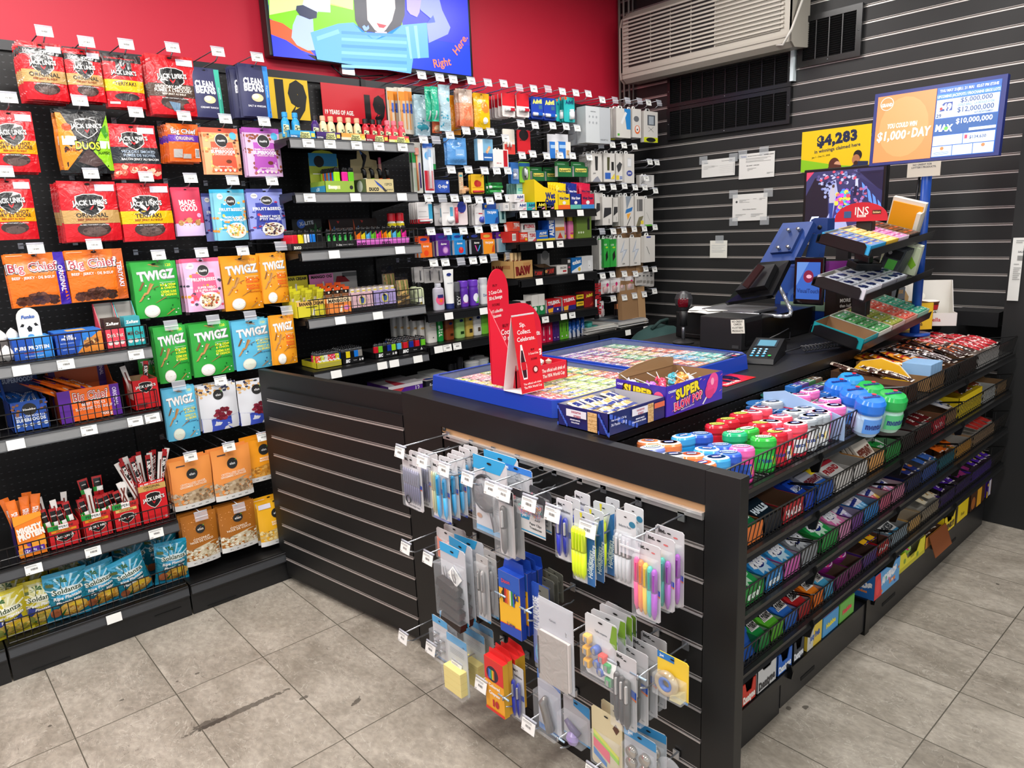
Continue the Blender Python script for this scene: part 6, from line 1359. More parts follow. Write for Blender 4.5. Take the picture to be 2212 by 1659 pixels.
for j in RN(6):
 m=MB();m.CY((0,0,0),(0,0,.09),.011,MT('c8a878'),14);m.CY((0,0,.09),(0,0,.092),.0095,MT('3a2c20',.6),14)
 m.BX(-.006,.006,-.0115,-.0105,.03,.05,MT('8a2820'))
 PL(m,'cone_tube',(xa+.02+.028*(j%3),YI+.035+.05*(j//3),ZE3+.05),'tan cone tube standing in the kraft carton, %s'%NTH[j],'tube','tan cone tubes')
mb=TY(X(1175,v)-X(1152,v),.09,.035,.035,'2a2420',[(qb,'RAW',.5,.5,.5,'b82c28',.7,-4,.1)],I1='4a4038');PL(mb,'paper_tray',((X(1175,v)+X(1152,v))/2,YI+.045,ZE3+.001),'low black paper tray with red lettering',qp)
mb=TY(X(1201,v)-X(1176,v),.1,.045,.06,'1c1816',[(qb,'RAW',.55,.5,.5,'a83028',.6,4,.1),(qf,.15,.5,.1,.1,'b88850')],I1='6a5038');PL(mb,'paper_tray',((X(1201,v)+X(1176,v))/2,YI+.05,ZE3+.001),'black paper tray with brown ring and red lettering',qp)
for(nm,a,b,z_,h_,d_,c,el,lb,y)in[('paper_booklet',1169,1188,.0,.12,.03,'b8b4b0',[(qf,.5,.9,.4,.4,'8a8884'),(qc,.2,.3,.8,.34,'a83030')],'grey rolling paper display card with rounded top',3.05),('paper_box',1203,1226,0,.05,.07,'e4dfd8',[(qb,'ZIG-ZAG',.6,.7,.22,vf,.6,0,.04),(qc,.55,.2,.9,.4,'b83038')],'small white paper box with anchor shape',2.95),('paper_box',1226,1233,0,.085,.05,'3a3838',[(qc,.1,.7,.9,.9,jh),(qf,.5,.4,.35,.2,'b84868')],'narrow dark box by the laxative box',2.95),(ju,1235,1257,0,.085,.04,'1c70b8',[(qh,[(0,0),(1,0),(1,.5),(0,.1)],'e8ecf0'),(qb,'exlax',.5,.72,.26,vp,.9,8,.06),(qf,.75,.2,.14,.14,'e8c858')],'blue and white laxative box',2.95),('adaptor_box',1257,1281,0,.09,.05,'dcdcdc',[(qc,.55,.15,.8,.7,qj),(qf,.68,.35,.03,.03,'505050')],'white power adaptor box',2.95),('adaptor_box',1243,1268,.09,.07,.04,'4060a8',[(qb,'ADAPTOR',.5,.6,.18,'8098d0',.8,0,.03)],'blue power adaptor box lying behind the laxative box',3.06)]:
 SB(nm,a,b,v,ZE3,h_,d_,c,el,lb,'box',y=y,dz=.0006+(z_ if z_==0 else .0))
v=655
for(a,b,z_,h_,c,el,lb,sc)in[(1097,1107,0,.085,'d0ccc8',[(qc,.1,.3,.9,.8,'b0acac')],'white medicine box by the red stand',None),(1108,1135,0,.09,'e0dcda',[(qc,0,.1,.4,.9,'c8c4c4'),(qb,jo,.68,.28,.22,'141c48',.56,0,.07),(ja,.75,.7,.95,.9,['6a58b0','d84868'],5,.04,3)],'white childrens medicine box with navy lettering',None),(1136,1147,0,.085,jh,[(qc,0,.75,1,1,'281c1c'),(qc,0,.45,1,.6,'b83828')],'narrow white box with dark top',None),(1149,1163,0,.115,wq,[(qc,0,0,1,.44,'1c8048'),(qf,.5,.3,.28,.28,'e0f0e0')],'tall cough box with green foot, first of two',None),(1163,1177,0,.115,wq,[(qc,0,0,1,.44,'1c8048'),(qf,.5,.3,.28,.28,'e0f0e0')],'tall cough box with green foot, second of two',None),(1181,1212,0,.075,'d02028',[(qc,0,0,1,.38,'2c2878'),(qc,.02,.4,.45,.55,'2c2878'),(qb,kj,.5,.76,.26,kp,.84,4,.06),(qh,[(.1,.02),(.4,.02),(.45,.36),(.06,.3)],'f0a828'),(qf,.75,.2,.05,.05,qj)],'red and navy flu medicine box','d0c8c4'),(1215,1244,0,.078,'d02028',[(qc,0,0,1,.34,'2c2878'),(qb,kj,.5,.78,.24,kp,.84,4,.06),(qh,[(.1,.02),(.4,.02),(.45,.36),(.06,.3)],'f0a828')],'red cold medicine box with pale blue strip','d0c8c4'),(1245,1261,0,.04,'201c18',[(qc,0,.35,1,1,'f0c828'),(qb,'ASPIRIN',.5,.7,.22,'201c10',.84,0,.05)],'small yellow and black box, lower of a pair',None),(1245,1261,.041,.04,'201c18',[(qc,0,.35,1,1,'f0c828'),(qb,'ASPIRIN',.5,.7,.22,'201c10',.84,0,.05)],'small yellow and black box, upper of a pair',None),(1262,1284,0,.09,'8e1c20',[(qb,jo,.5,.78,.2,'f4e040',.86,6,.07),(qh,[(.55,.1),(.9,.1),(.85,.36)],'c84830')],'dark red pain relief box with yellow lettering',None)]:
 SB(ju,a,b,v,ZE4,h_,.07,c,el,lb,sidec=sc,dz=.0006+z_)
v=730
for j,(a,b,h_,c,el,lb)in EN([(1170,1180,.12,'d81848',qh,'crimson slim vape box, first'),(1181,1194,.12,'d81848',qh,'crimson slim vape box, second'),(1195,1202,.12,'4a2878',gw,'purple slim vape box, first'),(1202,1209,.12,'4a2878',gw,'purple slim vape box, second'),(1210,1219,.125,'68b830','g','lime slim vape box, first'),(1219,1229,.125,'68b830','g','lime slim vape box, second')]):
 SB('vape_box',a,b,v,ZE5,h_,.03,c,[(qc,.42,.35,.58,.75,'f0d8e0'if el==qh else '302048'if el==gw else '284018'),(qf,.5,.15,.14,.14,'f0e8f0')],lb+' of its pair on the bottom shelf','box')
for j,(u,h_)in EN([(1234,.10),(1243,.105),(1252,.11),(1262,.12)]):
 m=MB();m.CY((0,0,0),(0,0,h_-.016),.013,MT('1c58b0',.3),16);m.CY((0,0,h_-.016),(0,0,h_),.0125,MT('1c4898',.3),16)
 pr(m,[(qc,0,.0,.6,.5,'c8ccd8'),(qf,.5,.55,.3,.3,'e8ecf4'),(qh,[(.3,.5),(.5,.8),(.7,.5),(.5,.3)],'3a74c0')],.03,h_*.8,lambda x,z,o:(sin((x-.015)/.013)*(.0133+o),-cos((x-.015)/.013)*(.0133+o),z),.3,'',1)
 PL(m,'ointment_tube',(X(u,v),2.965,ZE5),'blue and white upright tube on the bottom shelf, %s of four'%NTH[j],'tube','blue upright tubes')
for j in RN(8):
 m=MB();m.BB(-.02,.02,-.02,.02,0,.022,MT('48a89c',.3),.006)if j==0 else None
 if j==0:tm=m.mesh('teal_tin')
 PL(tm,'small_tin',(X(1275 if j<5 else 1288,v)+.0,2.97+.045*(j%2),ZE5+.023*(j//2 if j<5 else(j-5))),'teal small container in the stack by the blue tubes, %s'%NTH[j],'container','teal small containers')
rd=random.Random(5)
for j in RN(14):
 x0=3.33+(j%2)*.30;z=ZE5+.006*(j//2)
 m=MB();m.BX(-.14,.14,-.17,.13,0,.0055,MT(['c8c4bc','b0aca8','d0cdc8'][j%3],.6),MT(['a8aca8','6a7078','b4b0a8','8a8c90'][j%4],.4))
 if j>=12:pr(m,[(qc,.1,.55,.9,.9,ji),(qc,.1,.1,.6,.45,'5a6470'),(qc,.65,.1,.9,.45,'a8a4a0')],.28,.30,lambda x,y,o:(x-.14,y-.17,.0055+o),.4,'',0)
 PL(m,'magazine',(x0+rd.uniform(-.015,.015),3.10+rd.uniform(-.02,.01),z),'grey magazine lying flat on the bottom shelf, %s pile, %s from its bottom'%([gj,jp][j%2],NTH[j//2]),'magazine','magazines on the bottom shelf',rz=rd.uniform(-.05,.05))
AC='white phone boxes'
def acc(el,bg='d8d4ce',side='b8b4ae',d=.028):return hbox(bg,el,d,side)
RED,BLU_='c83838','2c78c8'
A1=acc([(qh,[(.55,1),(1,1),(1,.3),(.72,.3)],'2c84c8'),(qh,[(.3,.5),(.42,.45),(.75,.85),(.62,.9)],jz),(qc,.08,.06,.22,.14,'58b040')])
A2=acc([(qf,.45,.65,.3,.2,'6a6c70'),(qf,.55,.28,.3,.3,'e87038'),(qf,.55,.3,.2,.22,wp),(qf,.55,.28,.07,.07,vg)])
A3=acc([(qh,[(.25,.55),(.8,.55),(.8,.88),(.25,.88)],'5a6068'),(qh,[(.35,.58),(.7,.58),(.7,.84),(.35,.84)],'a8b0b8'),(qc,.0,0,1,.16,'d0d820'),(qf,.5,.08,.34,.1,vg),(qh,[(.3,.34),(.32,.34),(.7,.5),(.68,.5)],vf),(qh,[(.68,.34),(.7,.34),(.32,.5),(.3,.5)],vf)])
A4=acc([(qh,[(.4,.4),(.6,.4),(.64,.9),(.36,.9)],'2c2c2e'),(qh,[(.1,.0),(.9,.0),(.6,.2),(.4,.15)],'8a8c98'),(qb,'20W',.3,.3,.05,'404048',.4)])
A5=acc([(qh,[(.3,.4),(.5,.4),(.54,.86),(.3,.86)],'4a4a30'),(qc,.1,.1,.6,.32,'2c60b8'),(qc,.68,.4,.9,.7,kh),(qh,[(.6,.1),(.95,.1),(.95,.3)],'e8d040')])
A6=acc([(qh,[(.1,.55),(.5,.7),(.8,.62),(.6,.4),(.3,.3)],'38393c'),(qc,.05,.04,.4,.2,'e8d040'),(qb,'25X',.7,.12,.1,'2c60b8',.4,0,.05)])
A7=acc([(qc,.3,.55,.7,.85,ji),(qc,.33,.58,.67,.82,'e8e8ea'),(qf,.5,.34,.3,.18,'2c3c98'),(qb,'20W',.5,.34,.07,qj,.4)])
A8=acc([(qh,[(.1,.25),(.9,.4),(.9,.62),(.2,.62)],'28282c'),(qc,.65,.05,.7,.22,vg)])
A9=acc([(qh,[(.2,1),(.8,1),(.3,.55)],'8a94a0'),(qh,[(.15,.42),(.8,.5),(.9,.64),(.25,.56)],'2c74b8'),(qh,[(.3,.4),(.7,.44),(.4,.2)],'f0a838'),(qh,[(.3,.02),(.36,.02),(.7,.3),(.66,.32)],vf)])
A10=acc([(qc,.2,.5,.8,.9,'6a6868'),(qc,.3,.5,.4,.9,'a8a4a0'),(qh,[(.1,0),(.5,0),(.9,.34),(.4,.3)],'7a7458'),(qc,.6,.06,.9,.18,'e8d040')])
A11=acc([(qh,[(.2,.5),(.22,.5),(.6,.2),(.58,.2)],'404040'),(qc,0,0,1,.06,'58b030')])
A12=acc([(qh,[(.6,.95),(.2,.48),(.48,.52),(.3,.12),(.85,.6),(.52,.58)],'a8b0bc'),(qh,[(.58,.85),(.3,.52),(.5,.56),(.4,.28),(.72,.56),(.5,.54)],'d0d4dc'),(qb,'Cable',.5,.1,.05,'5a5a58',.6)])
A13=acc([(qh,[(.35,.2),(.7,.35),(.6,.6),(.3,.45)],'181c18'),(qf,.5,.7,.2,.1,'a0d030'),(qb,'USB',.3,.8,.06,'d8f0d0',.4)],'2ca03c','1c8830')
A14=acc([(qh,[(.2,.6),(.24,.6),(.5,.3),(.46,.3)],'404040'),(qc,.2,.92,.6,.97,'2c3c98')])
def headset(w,h):
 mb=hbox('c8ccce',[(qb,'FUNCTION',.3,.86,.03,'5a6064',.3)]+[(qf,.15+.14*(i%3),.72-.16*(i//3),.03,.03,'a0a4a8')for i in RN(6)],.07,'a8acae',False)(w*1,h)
 el=[(qc,.56,0,1,1,'b8bcc0'),(qb,'HEADSET R-2',.74,.1,.04,'303438',.34)]
 pr(mb,el,w,h,FL(-w/2,-.0356,0),.3,'',0)
 return mb
for(k,fn,TL,TR,BL,n,y,lb)in[('hs',headset,(1255,231),(1308,235),(1254,309),1,3.0,'large grey headset box with black headphone picture'),('hs',headset,(1236,240),(1258,242),(1236,314),1,3.09,'large grey headset box behind the front headset box'),('a1',A1,(1327,227),(1358,229),(1326,297),3,3.02,'white power bank box with blue and green corner'),('a2',A2,(1362,228),(1381,230),(1361,297),2,3.02,'white box with grey gadget and orange ring picture'),('a3',A3,(1387,233),(1417,235),(1386,307),1,3.02,'white earphone box with lime foot strip'),('a7b',A3,(1311,236),(1324,237),(1308,302),2,3.08,'narrow white box between headset and power bank'),('a4',A4,(1272,325),(1296,325),(1270,393),3,3.02,'white car charger box with slim black charger'),('a5',A5,(1300,324),(1324,325),(1298,393),3,3.02,'white car charger box with blue square'),('a6',A6,(1326,325),(1343,326),(1326,391),2,3.04,'white box with black and red gadget picture'),('a7',A7,(1345,325),(1366,326),(1343,396),2,3.02,'white wall charger box with navy oval'),('a8',A8,(1297,418),(1318,420),(1295,487),2,3.02,'pale box with black phone case picture'),('a8b',A8,(1281,409),(1298,412),(1284,475),2,3.04,'pale cable box by the crimson wipes'),('a8c',A8,(1320,420),(1331,422),(1318,480),2,3.05,'pale box half hidden by the phone case one'),('a9',A9,(1343,416),(1365,418),(1340,489),3,3.02,'white data cable box with blue band'),('a10',A10,(1368,416),(1388,418),(1365,489),2,3.02,'white box with grey braided cable picture'),('a11',A11,(1389,419),(1407,426),(1387,489),2,3.02,'white box with large vertical lettering and green foot'),('a12',A12,(1330,507),(1355,508),(1328,577),4,3.02,'white cable box with silver lightning bolt, first'),('a12',A12,(1357,506),(1380,507),(1355,575),3,3.02,'white cable box with silver lightning bolt, second'),('a12',A12,(1290,510),(1300,511),(1290,583),2,3.05,'white cable box with silver bolt by the adaptor boxes'),('a13',A13,(1300,508),(1313,510),(1303,578),2,3.03,'bright green cable box, first of two'),('a13',A13,(1314,509),(1330,511),(1313,577),2,3.03,'bright green cable box, second of two'),('a14',A14,(1388,499),(1411,506),(1382,568),1,2.99,'white cable box with purple foot, hanging at an angle')]:
 HG('accessory_box',k,fn,TL,TR,BL,lb,qr,n,y=y,G1=AC,dy=.032,jit=.002)
for j,(u,v0)in EN([(1376,373)]):
 HG('accessory_box','a15',acc([(qf,.7,.7,.14,.14,'c0c0c0'),(qc,.1,.5,.4,.52,'707070')],'dcdad8'),(1378,375),(1409,376),(1380,405),'plain white squarish box on the fold back hooks',qr,1,y=3.05)
bat=CD('d8d0d0',[(qc,0,.7,1,.92,'f0ecec'),(qf,.75,.62,.14,.14,'c8286c'),(qc,.2,.12,.8,.5,'d86858')],[('d',.5,.28,.5,.3,.008,'b88888'),('c',.5,.28,.8,.4,.012,'')])
for j,(a,b,t,bo)in EN([(1297,1316,604,636),(1318,1335,601,634),(1335,1348,599,632),(1349,1368,596,630)]):
 HG(vr,'bat',bat,(a,t),(b,t+1),(a,bo),'coin battery card in the upper battery row, %s along'%NTH[j],qe,3,y=3.02,G1='coin battery cards')
for j in RN(4):
 HG(vr,'bat2',CD('c0bcb8',[(qc,.1,.2,.9,.4,'8a8680'),(qc,.3,.7,.7,.8,'5a5a5a')]),(1372+j*8,586-j),(1388+j*8,592),(1368+j*9,618+j),'silver backed battery card fanned at the row end, %s'%NTH[j],qe,1,y=3.0+.012*j,G1='fanned battery cards',swing=0)
dur=CD('20191a',[(qc,0,.42,1,.74,'c87848'),(qh,[(.3,.44),(.7,.44),(.5,.54)],'d89060')],[(gw,.25,.2,.16,.34,.012,'2a2422'),(gw,.5,.2,.16,.34,.012,'2a2422'),(gw,.75,.2,.16,.34,.012,'2a2422')])
for j,(a,b,t,bo)in EN([(1331,1347,646,682),(1351,1370,642,679)]):
 HG(vr,'dur',dur,(a,t),(b,t+1),(a,bo),'copper and black battery card in the lower battery row, %s of two'%NTH[j],qe,2,y=3.03,G1='copper battery cards')
HG(vr,'shp',CD(ky,[(qb,'SHARPIE',.8,.5,.2,'a02028',.8,90,.06),(qc,.1,.3,.5,.5,'e0e0e0')]),(1283,603),(1292,603),(1283,690),'tall black marker card hanging at the shelf end',qe,1,y=2.93)
HG(vr,'bat',bat,(1294,650),(1303,651),(1294,685),'lone coin battery card hanging low by the black marker card',qe,1,y=3.05)
for ri,row in EN([[(1300,216,3),(1328,217,None),(1355,218,None),(1381,219,None),(1400,222,4),(1423,223,None)],[(1297,314,None),(1322,313,2),(1347,314,3),(1370,317,4)],[(1272,340,2),(1403,350,0),(1418,351,0),(1395,385,2)],[(1300,405,1),(1324,404,2),(1348,402,3),(1371,405,1),(1392,405,2),(1415,412,3)],[(1300,500,None),(1324,500,3),(1347,497,1),(1369,495,2),(1391,494,4),(1414,491,2)],[(1301,596,3),(1322,593,1),(1348,592,2),(1372,592,4),(1394,581,2),(1413,582,1)],[(1324,645,2),(1348,643,1),(1370,639,3),(1391,636,4),(1413,629,2)]]):
 for ci,(u,v,k)in EN(row):
  HK(u,v,'wire hook with %s, %s along the %s run of accessory hooks'%(jj if k is None else 'a blank white tag'if k==0 else gu,NTH[ci],HR[ri]),k,3.0)
m=MB()
for q in RN(2):
 m.TU([(0,0,0),(.01+.02*q,0,-.06),(.03*q,0,-.13),(.02+.02*q,0,-.2)],.002,MT(jg),6)
p=AY(1376,650,3.2)
PL(m,'white_cable',(p.x,3.2,p.z),'thin white cables dangling behind the battery cards',go)
mb=MB()
mb.BX(0,.165,0,.035,0,.80,MT('8c6a48',.65));mb.BX(.165,.245,0,.035,0,.80,MT('a8845c',.65))
mb.BX(.164,.167,-.001,.036,0,.80,MT('6a4c30',.7));mb.BX(.15,.22,-.0012,0,.0,.06,MT('c0a070',.6))
PL(mb,'flat_carton',(3.585,2.97,ZE5+.003),'tall brown flat carton leaning at the end of the accessory hooks',qr,rx=R(-9),ry=R(7))
mb=MB()
mb.grid(14,10,lambda a,b:(-.2+.4*a,-.14+.28*b,.10*(1-abs(2*a-1)**3)*(1-abs(2*b-1)**3)+.012*noise.noise(Vector((a*7,b*6,1)))),MT('1c3c3a',.8))
mb.grid(14,10,lambda a,b:(-.2+.4*a,-.14+.28*b,-.001),MT('1c3c3a',.8),True,True)
mb.TU([(-.1,0,.09),(-.05,-.03,.13),(.05,-.03,.13),(.1,0,.09)],.01,MT('16302e',.8),8)
mb2=MB();mb2.BX(-.35,.4,-.2,.25,0,.03,MT('161617'));mb2.BX(-.33,-.3,-.18,.23,-.72,0,STEEL);mb2.BX(.35,.38,-.18,.23,-.72,0,STEEL)
PL(mb2,'side_table',(3.55,2.55,.75),'low black side table in the cashier corner','table')
PL(mb,'cloth_bag',(3.5,2.62,.781),'crumpled dark green cloth bag in the cashier corner','bag',rz=.2)
def scr(c,e=1.0):return MT(c,.25,0,'screen',e)
def prs(mb,el,w,h,fm,e=.9):
 """print on a lit screen: the same shapes in glowing materials"""
 global MT
 keep=MT
 MT=lambda c,r=0,m=0,k='',em=0,a=None:keep(c,.3,0,'screen',e)
 globals()['MT']=MT
 pr(mb,el,w,h,fm,.3,'',0)
 globals()['MT']=keep
TB=MT('1a3ea8',.25)
TBI=MT('14307c')
def lot_tray(x0,x1,y0,y1,ch,L1):
 cx,cy=(x0+x1)/2,(y0+y1)/2
 t=EM('ticket_tray',(cx,cy,ZT+.001),L1,qp,'blue lottery ticket trays')
 a,b=(x1-x0)/2,(y1-y0)/2
 c=.045
 o=[(-a,-b+c),(-a+c,-b),(a-c*ch,-b),(a,-b+c*ch),(a,b-.01),(a-.01,b),(-a+.01,b),(-a,b-.01)]
 mb=MB()
 n=len(o)
 inn=[(x*(a-.017)/a,y*(b-.017)/b)for x,y in o]
 for z0,z1,pts in((0,.05,o),):
  for i in RN(n):
   p,q=pts[i],pts[(i+1)%n]
   mb.QD((p[0],p[1],z0),(q[0],q[1],z0),(q[0]*.985,q[1]*.985,z1),(p[0]*.985,p[1]*.985,z1),TB)
   r,s=inn[i],inn[(i+1)%n]
   mb.QD((p[0]*.985,p[1]*.985,z1),(q[0]*.985,q[1]*.985,z1),(s[0],s[1],z1),(r[0],r[1],z1),TB)
   mb.QD((r[0],r[1],z1),(s[0],s[1],z1),(s[0],s[1],.012),(r[0],r[1],.012),TBI)
 mb.add([(p[0],p[1],.012)for p in inn],[tuple(RN(n))],TBI)
 mb.obj('tray_body',t)
 mb=MB()
 mb.SL([(p[0],p[1],.0475)for p in inn],.003,CL(.06,.03,'f0f8ff'),Vector((0,0,1)))
 mb.obj('glass_lid',t)
 return t
lot_tray(1.372,1.848,1.352,1.985,0,'near blue glass topped tray of lottery tickets, under the red stand')
lot_tray(1.862,2.335,1.325,1.99,1,'far blue glass topped tray of lottery tickets, towards the cash drawer')
TK={}
def ticket(c,c2,word,seed):
 k=(c,c2,word,seed)
 if k in TK:return TK[k]
 rd=random.Random(seed)
 mb=MB();mb.BX(-.045,.045,-.034,.034,0,.0008,MT('e0dcd4'),MT(c,.35))
 el=[(ja,.02,.05,.98,.6,[c2,'f0e8d8',c,PAL['yel'],'d0d8e0','384878'],22,.05,seed),(qc,.05,.55,.95,.9,c2),(qb,word,.5,.74,.24,'f4f0e4',.82,0,.06),(qc,.05,.08,.95,.3,['e8e4d8',c,'d8d0b8'][seed%3])]+[(qc,.1+.2*i,.12,.22+.2*i,.26,['8a8478',c2][(i+seed)%2])for i in RN(4)]+[(qb,'$%d'%[2,3,5,10,20][seed%5],.12,.42,.2,'1a1a1a',.2,0,.05)]
 pr(mb,el,.09,.068,lambda x,y,o:(x-.045,y-.034,.0008+o*.6),.35,'',0)
 TK[k]=mb.mesh('lottery_ticket')
 return TK[k]
T1=[[('c8cc40','5a7020','MONEY'),('c8c838','6a5a18','CASH'),('d8d450','486820','GOLD'),('e8a0a8','b83850','LUCKY')],[('88c8d8','3870a0','BINGO'),('d8d050','8a6a20','WORDS'),('f0d890','c05830','CROSS'),('d880a8','8a2868','HEARTS')],[('e8b048','983820','$200'),('f0d078','3a8848','$50'),('b8d860','286838','CASH'),('c8e078','588828','FLUSH')],[('e85848','981c30','HOT 7'),('e8c850','2858a8','$1 200'),('e0e0a0','88a828','LINES'),('c8dc70','3c8440','SEVEN')]]
T2=[[('9058b0','4a2878','DIAMOND'),('a070c0','582878','JEWEL'),('b898d0','6a3890','LILAC')],[('d05078','701c48','PINK'),('7840a0','382060','NIGHT'),('d8a0b0','883050','ROSE')],[('78b888','286848','LEAF'),('c8b878','906820','SAND'),('c04048','681820','RUBY')],[('58a8d0','20588c','WAVE'),('e0c8d0','a03050','BLUSH'),('d8603c','882010','FIRE')],[('38b0b0','18706c','TEAL'),('58c0b8','1c8078','MINT'),('c83c38','701018','RED')]]
rd=random.Random(4)
for ti,(x0,x1,y0,y1,T_)in EN([(1.392,1.83,1.41,1.955,T1),(1.88,2.315,1.385,1.96,T2)]):
 nx,ny=5,11
 for i in RN(nx):
  for j in RN(ny):
   x=x0+.045+(x1-x0-.09)*i/(nx-1)
   y=y0+.034+(y1-y0-.068)*j/(ny-1)
   row=T_[min(len(T_)-1,int((1-j/ny)*len(T_)))]if ti==0 else T_[min(len(T_)-1,int((i*.7+(ny-j)*.35)/7.2*len(T_)))]
   c=row[(i+j//4)%len(row)]
   me=ticket(c[0],c[1],c[2],(i*3+j//3)%6)
   PL(me,'lottery_ticket',(x,y,ZT+.0268+.0011*(ny-j)),'scratch ticket in the %s blue tray, column %s from the panel end, row %s'%(['near','far'][ti],[kk,jc,vk,wa,we][i],[kk,jc,vk,wa,we,'six','seven','eight','nine','ten','eleven'][j]),'lottery ticket','scratch tickets in the blue trays')
mb=MB();mb.BX(-.035,.035,-.028,.028,0,.0008,MT('1c2450'));pr(mb,[(qb,'Play Smart',.5,.72,.16,'e0e0f0',.8),(qf,.3,.3,.13,.13,'d83848'),(qf,.68,.3,.13,.13,jg)],.07,.056,lambda x,y,o:(x-.035,y-.028,.0008+o),.4,'',0)
PL(mb,'play_card',(2.255,1.365,ZT+.0525),'small navy card with two round marks on the far tray lid',gn,rz=.1)
def open_carton(x0,x1,y0,y1,h,wall,I1,F1,L2,top_cut=False,t=.0022):
 w,d=x1-x0,y1-y0
 m,mi=MT(wall,.35),MT(I1,.6)
 mb=MB()
 mb.BX(-w/2,w/2,-d/2,d/2,0,t,mi)
 for(a,b,c,e,ii)in((-w/2,w/2,-d/2,-d/2+t,0),(-w/2,w/2,d/2-t,d/2,1),(-w/2,-w/2+t,-d/2,d/2,2),(w/2-t,w/2,-d/2,d/2,3)):
  mb.BX(a,b,c,e,0,h,m)
 g=t+.0004
 mb.QD((-w/2+t,d/2-g,t),(w/2-t,d/2-g,t),(w/2-t,d/2-g,h-.0003),(-w/2+t,d/2-g,h-.0003),mi)
 mb.QD((w/2-g,d/2-t,t),(w/2-g,-d/2+t,t),(w/2-g,-d/2+t,h-.0003),(w/2-g,d/2-t,h-.0003),mi)
 mb.QD((-w/2+g,-d/2+t,t),(-w/2+g,d/2-t,t),(-w/2+g,d/2-t,h-.0003),(-w/2+g,-d/2+t,h-.0003),mi)
 pr(mb,F1,w,h,FL(-w/2,-d/2,0),.35,'',0)
 pr(mb,L2,d,h,lambda x,z,o:(-w/2-o,d/2-x,z),.35,'',0)
 return mb
dash=lambda x0,x1,n,s:[(qf,x0+(x1-x0)*((i*37)%100)/100,.08+.84*((i*61)%97)/97,.012,.03,['3a58c0','4a6ad0'][i%2])for i in RN(n)]
bars_=lambda x0,x1:[(qc,x0,.06,x1,.92,'d8b078')]+[(qc,x0,.06+.17*i,x1,.075+.17*i,'a07838')for i in RN(1,5)]+[(ja,x0+.01,.1,x1-.01,.88,['f0d8a8','c89850','b88848'],30,.009,3)]
sx0,sx1,sy0,sy1=1.337,1.572,1.157,1.338
mb=open_carton(sx0,sx1,sy0,sy1,.06,'1c2464','a8a8b4',dash(0,.5,22,1)+bars_(.665,.77)+[(qc,.38,.58,.66,.9,'e0dce4'),(qb,'sesame',.53,.81,.13,'a82848',.22),(qb,'snaps',.53,.66,.13,'a82848',.18),(qb,'SESAME SNACK',.52,.42,.06,jy,.24,0,.04),(qb,'COLLATION AU SÉSAME',.5,.3,.06,jy,.3,0,.04),(qc,.78,.62,.97,.86,'e06848'),(qb,'Net weight 1.26 kg',.15,.7,.09,'d8d8f0',.26,0,.02),(qb,'36 Packs · 35 g',.15,.5,.12,'d8d8f0',.28,0,.02)],dash(0,.2,14,1)+dash(.82,1,14,2)+bars_(.62,.8)+[(qc,.2,.55,.6,.88,'e0dce4'),(qb,'sesame',.4,.8,.14,'a82848',.34),(qb,'snaps',.42,.63,.14,'a82848',.28),(qb,'SESAME SNACK',.38,.42,.06,jy,.4,0,.04),(qb,'COLLATION',.38,.3,.06,jy,.34,0,.04)])
PL(mb,'sesame_snack_carton',((sx0+sx1)/2,(sy0+sy1)/2,ZT+.0012),'open navy sesame snack carton at the counter corner',qd)
snap=BG(.044,.095,.011,'e4d4b4',[(qc,0,0,1,.12,'2c3c88'),(qc,0,.88,1,1,'2c3c88'),(qc,.1,.35,.9,.65,'1c2c70'),(qb,'sesame',.5,.5,.1,wl,.9,90,.04),(qc,.2,.15,.8,.3,'d0a868'),(qc,.2,.7,.8,.85,'d0a868')],qy,8,.002,.2,qs,False).mesh('sesame_pack')
rd=random.Random(3)
for j in RN(12):
 PL(snap,'sesame_pack',(sx0+.045+.048*(j%4),sy0+.07+.03*(j//4)-.03,ZT+.028+.009*(j//4)),'wrapped sesame snack lying in the navy carton, %s'%NTH[j],gx,'sesame snacks in their carton',rx=R(-84),rz=R(rd.uniform(-14,14)))
bx0,bx1,by0,by1=1.578,1.856,1.157,1.335
POP=[(qh,[(.62+.0,.05),(.64,.03),(.73,.3),(.7,.3)],kr),(qf,.80,.60,.105,.105,'e83c88'),(qf,.82,.74,.09,.09,'ec4c94'),(qf,.755,.44,.085,.085,'d83078'),(qh,[(.7,.45),(.9,.5),(.91,.74),(.72,.68)],'e83c88'),(qf,.80,.74,.03,.04,'f8a8c8')]
F1=[(qc,0,.0,1,1,'3a28b4'),(qb,'CHARMS',.1,.8,.075,qj,.14,0,.04,.2),(qb,'SUPER',.37,.7,.33,'2a1008',.44,6,.11),(qb,'SUPER',.365,.71,.31,'f4e018',.42,6,.06),(qb,'BLOW POP',.38,.33,.28,'200818',.52,6,.12),(qb,'BLOW POP',.375,.34,.26,'f0e0e8',.5,6,.085),(qb,'BLOW POP',.375,.34,.25,'e82860',.48,6,.05),(qb,'BUBBLE GUM FILLED POPS',.36,.12,.045,'e0e0f0',.5,4)]+POP+[(qh,[(a,b),(a+.03,b+.06),(a+.05,b+.05)],c)for a,b,c in[(.06,.6,'e08848'),(.08,.12,'e05878'),(.62,.85,'e05878'),(.93,.3,'e08848'),(.94,.85,'e05878'),(.55,.9,'e8c8a0')]]
L2=[(qc,0,0,1,1,'38249c'),(qb,'CHARMS',.12,.86,.07,qj,.2,0,.04),(qb,'SUPER',.46,.7,.3,'2a1008',.66,-4,.11),(qb,'SUPER',.46,.71,.28,'e8d020',.64,-4,.06),(qf,.86,.6,.1,.1,'e85080')]
mb=open_carton(bx0,bx1,by0,by1,.086,'3020a0','8c6a48',F1,L2)
mb.SL([(-.13,.085,.084),(.135,.085,.084),(.135,.085,.11),(.06,.083,.122),(-.05,.083,.116),(-.13,.085,.1)],.002,MT('9c7a54',.6),Vector((0,-1,0)))
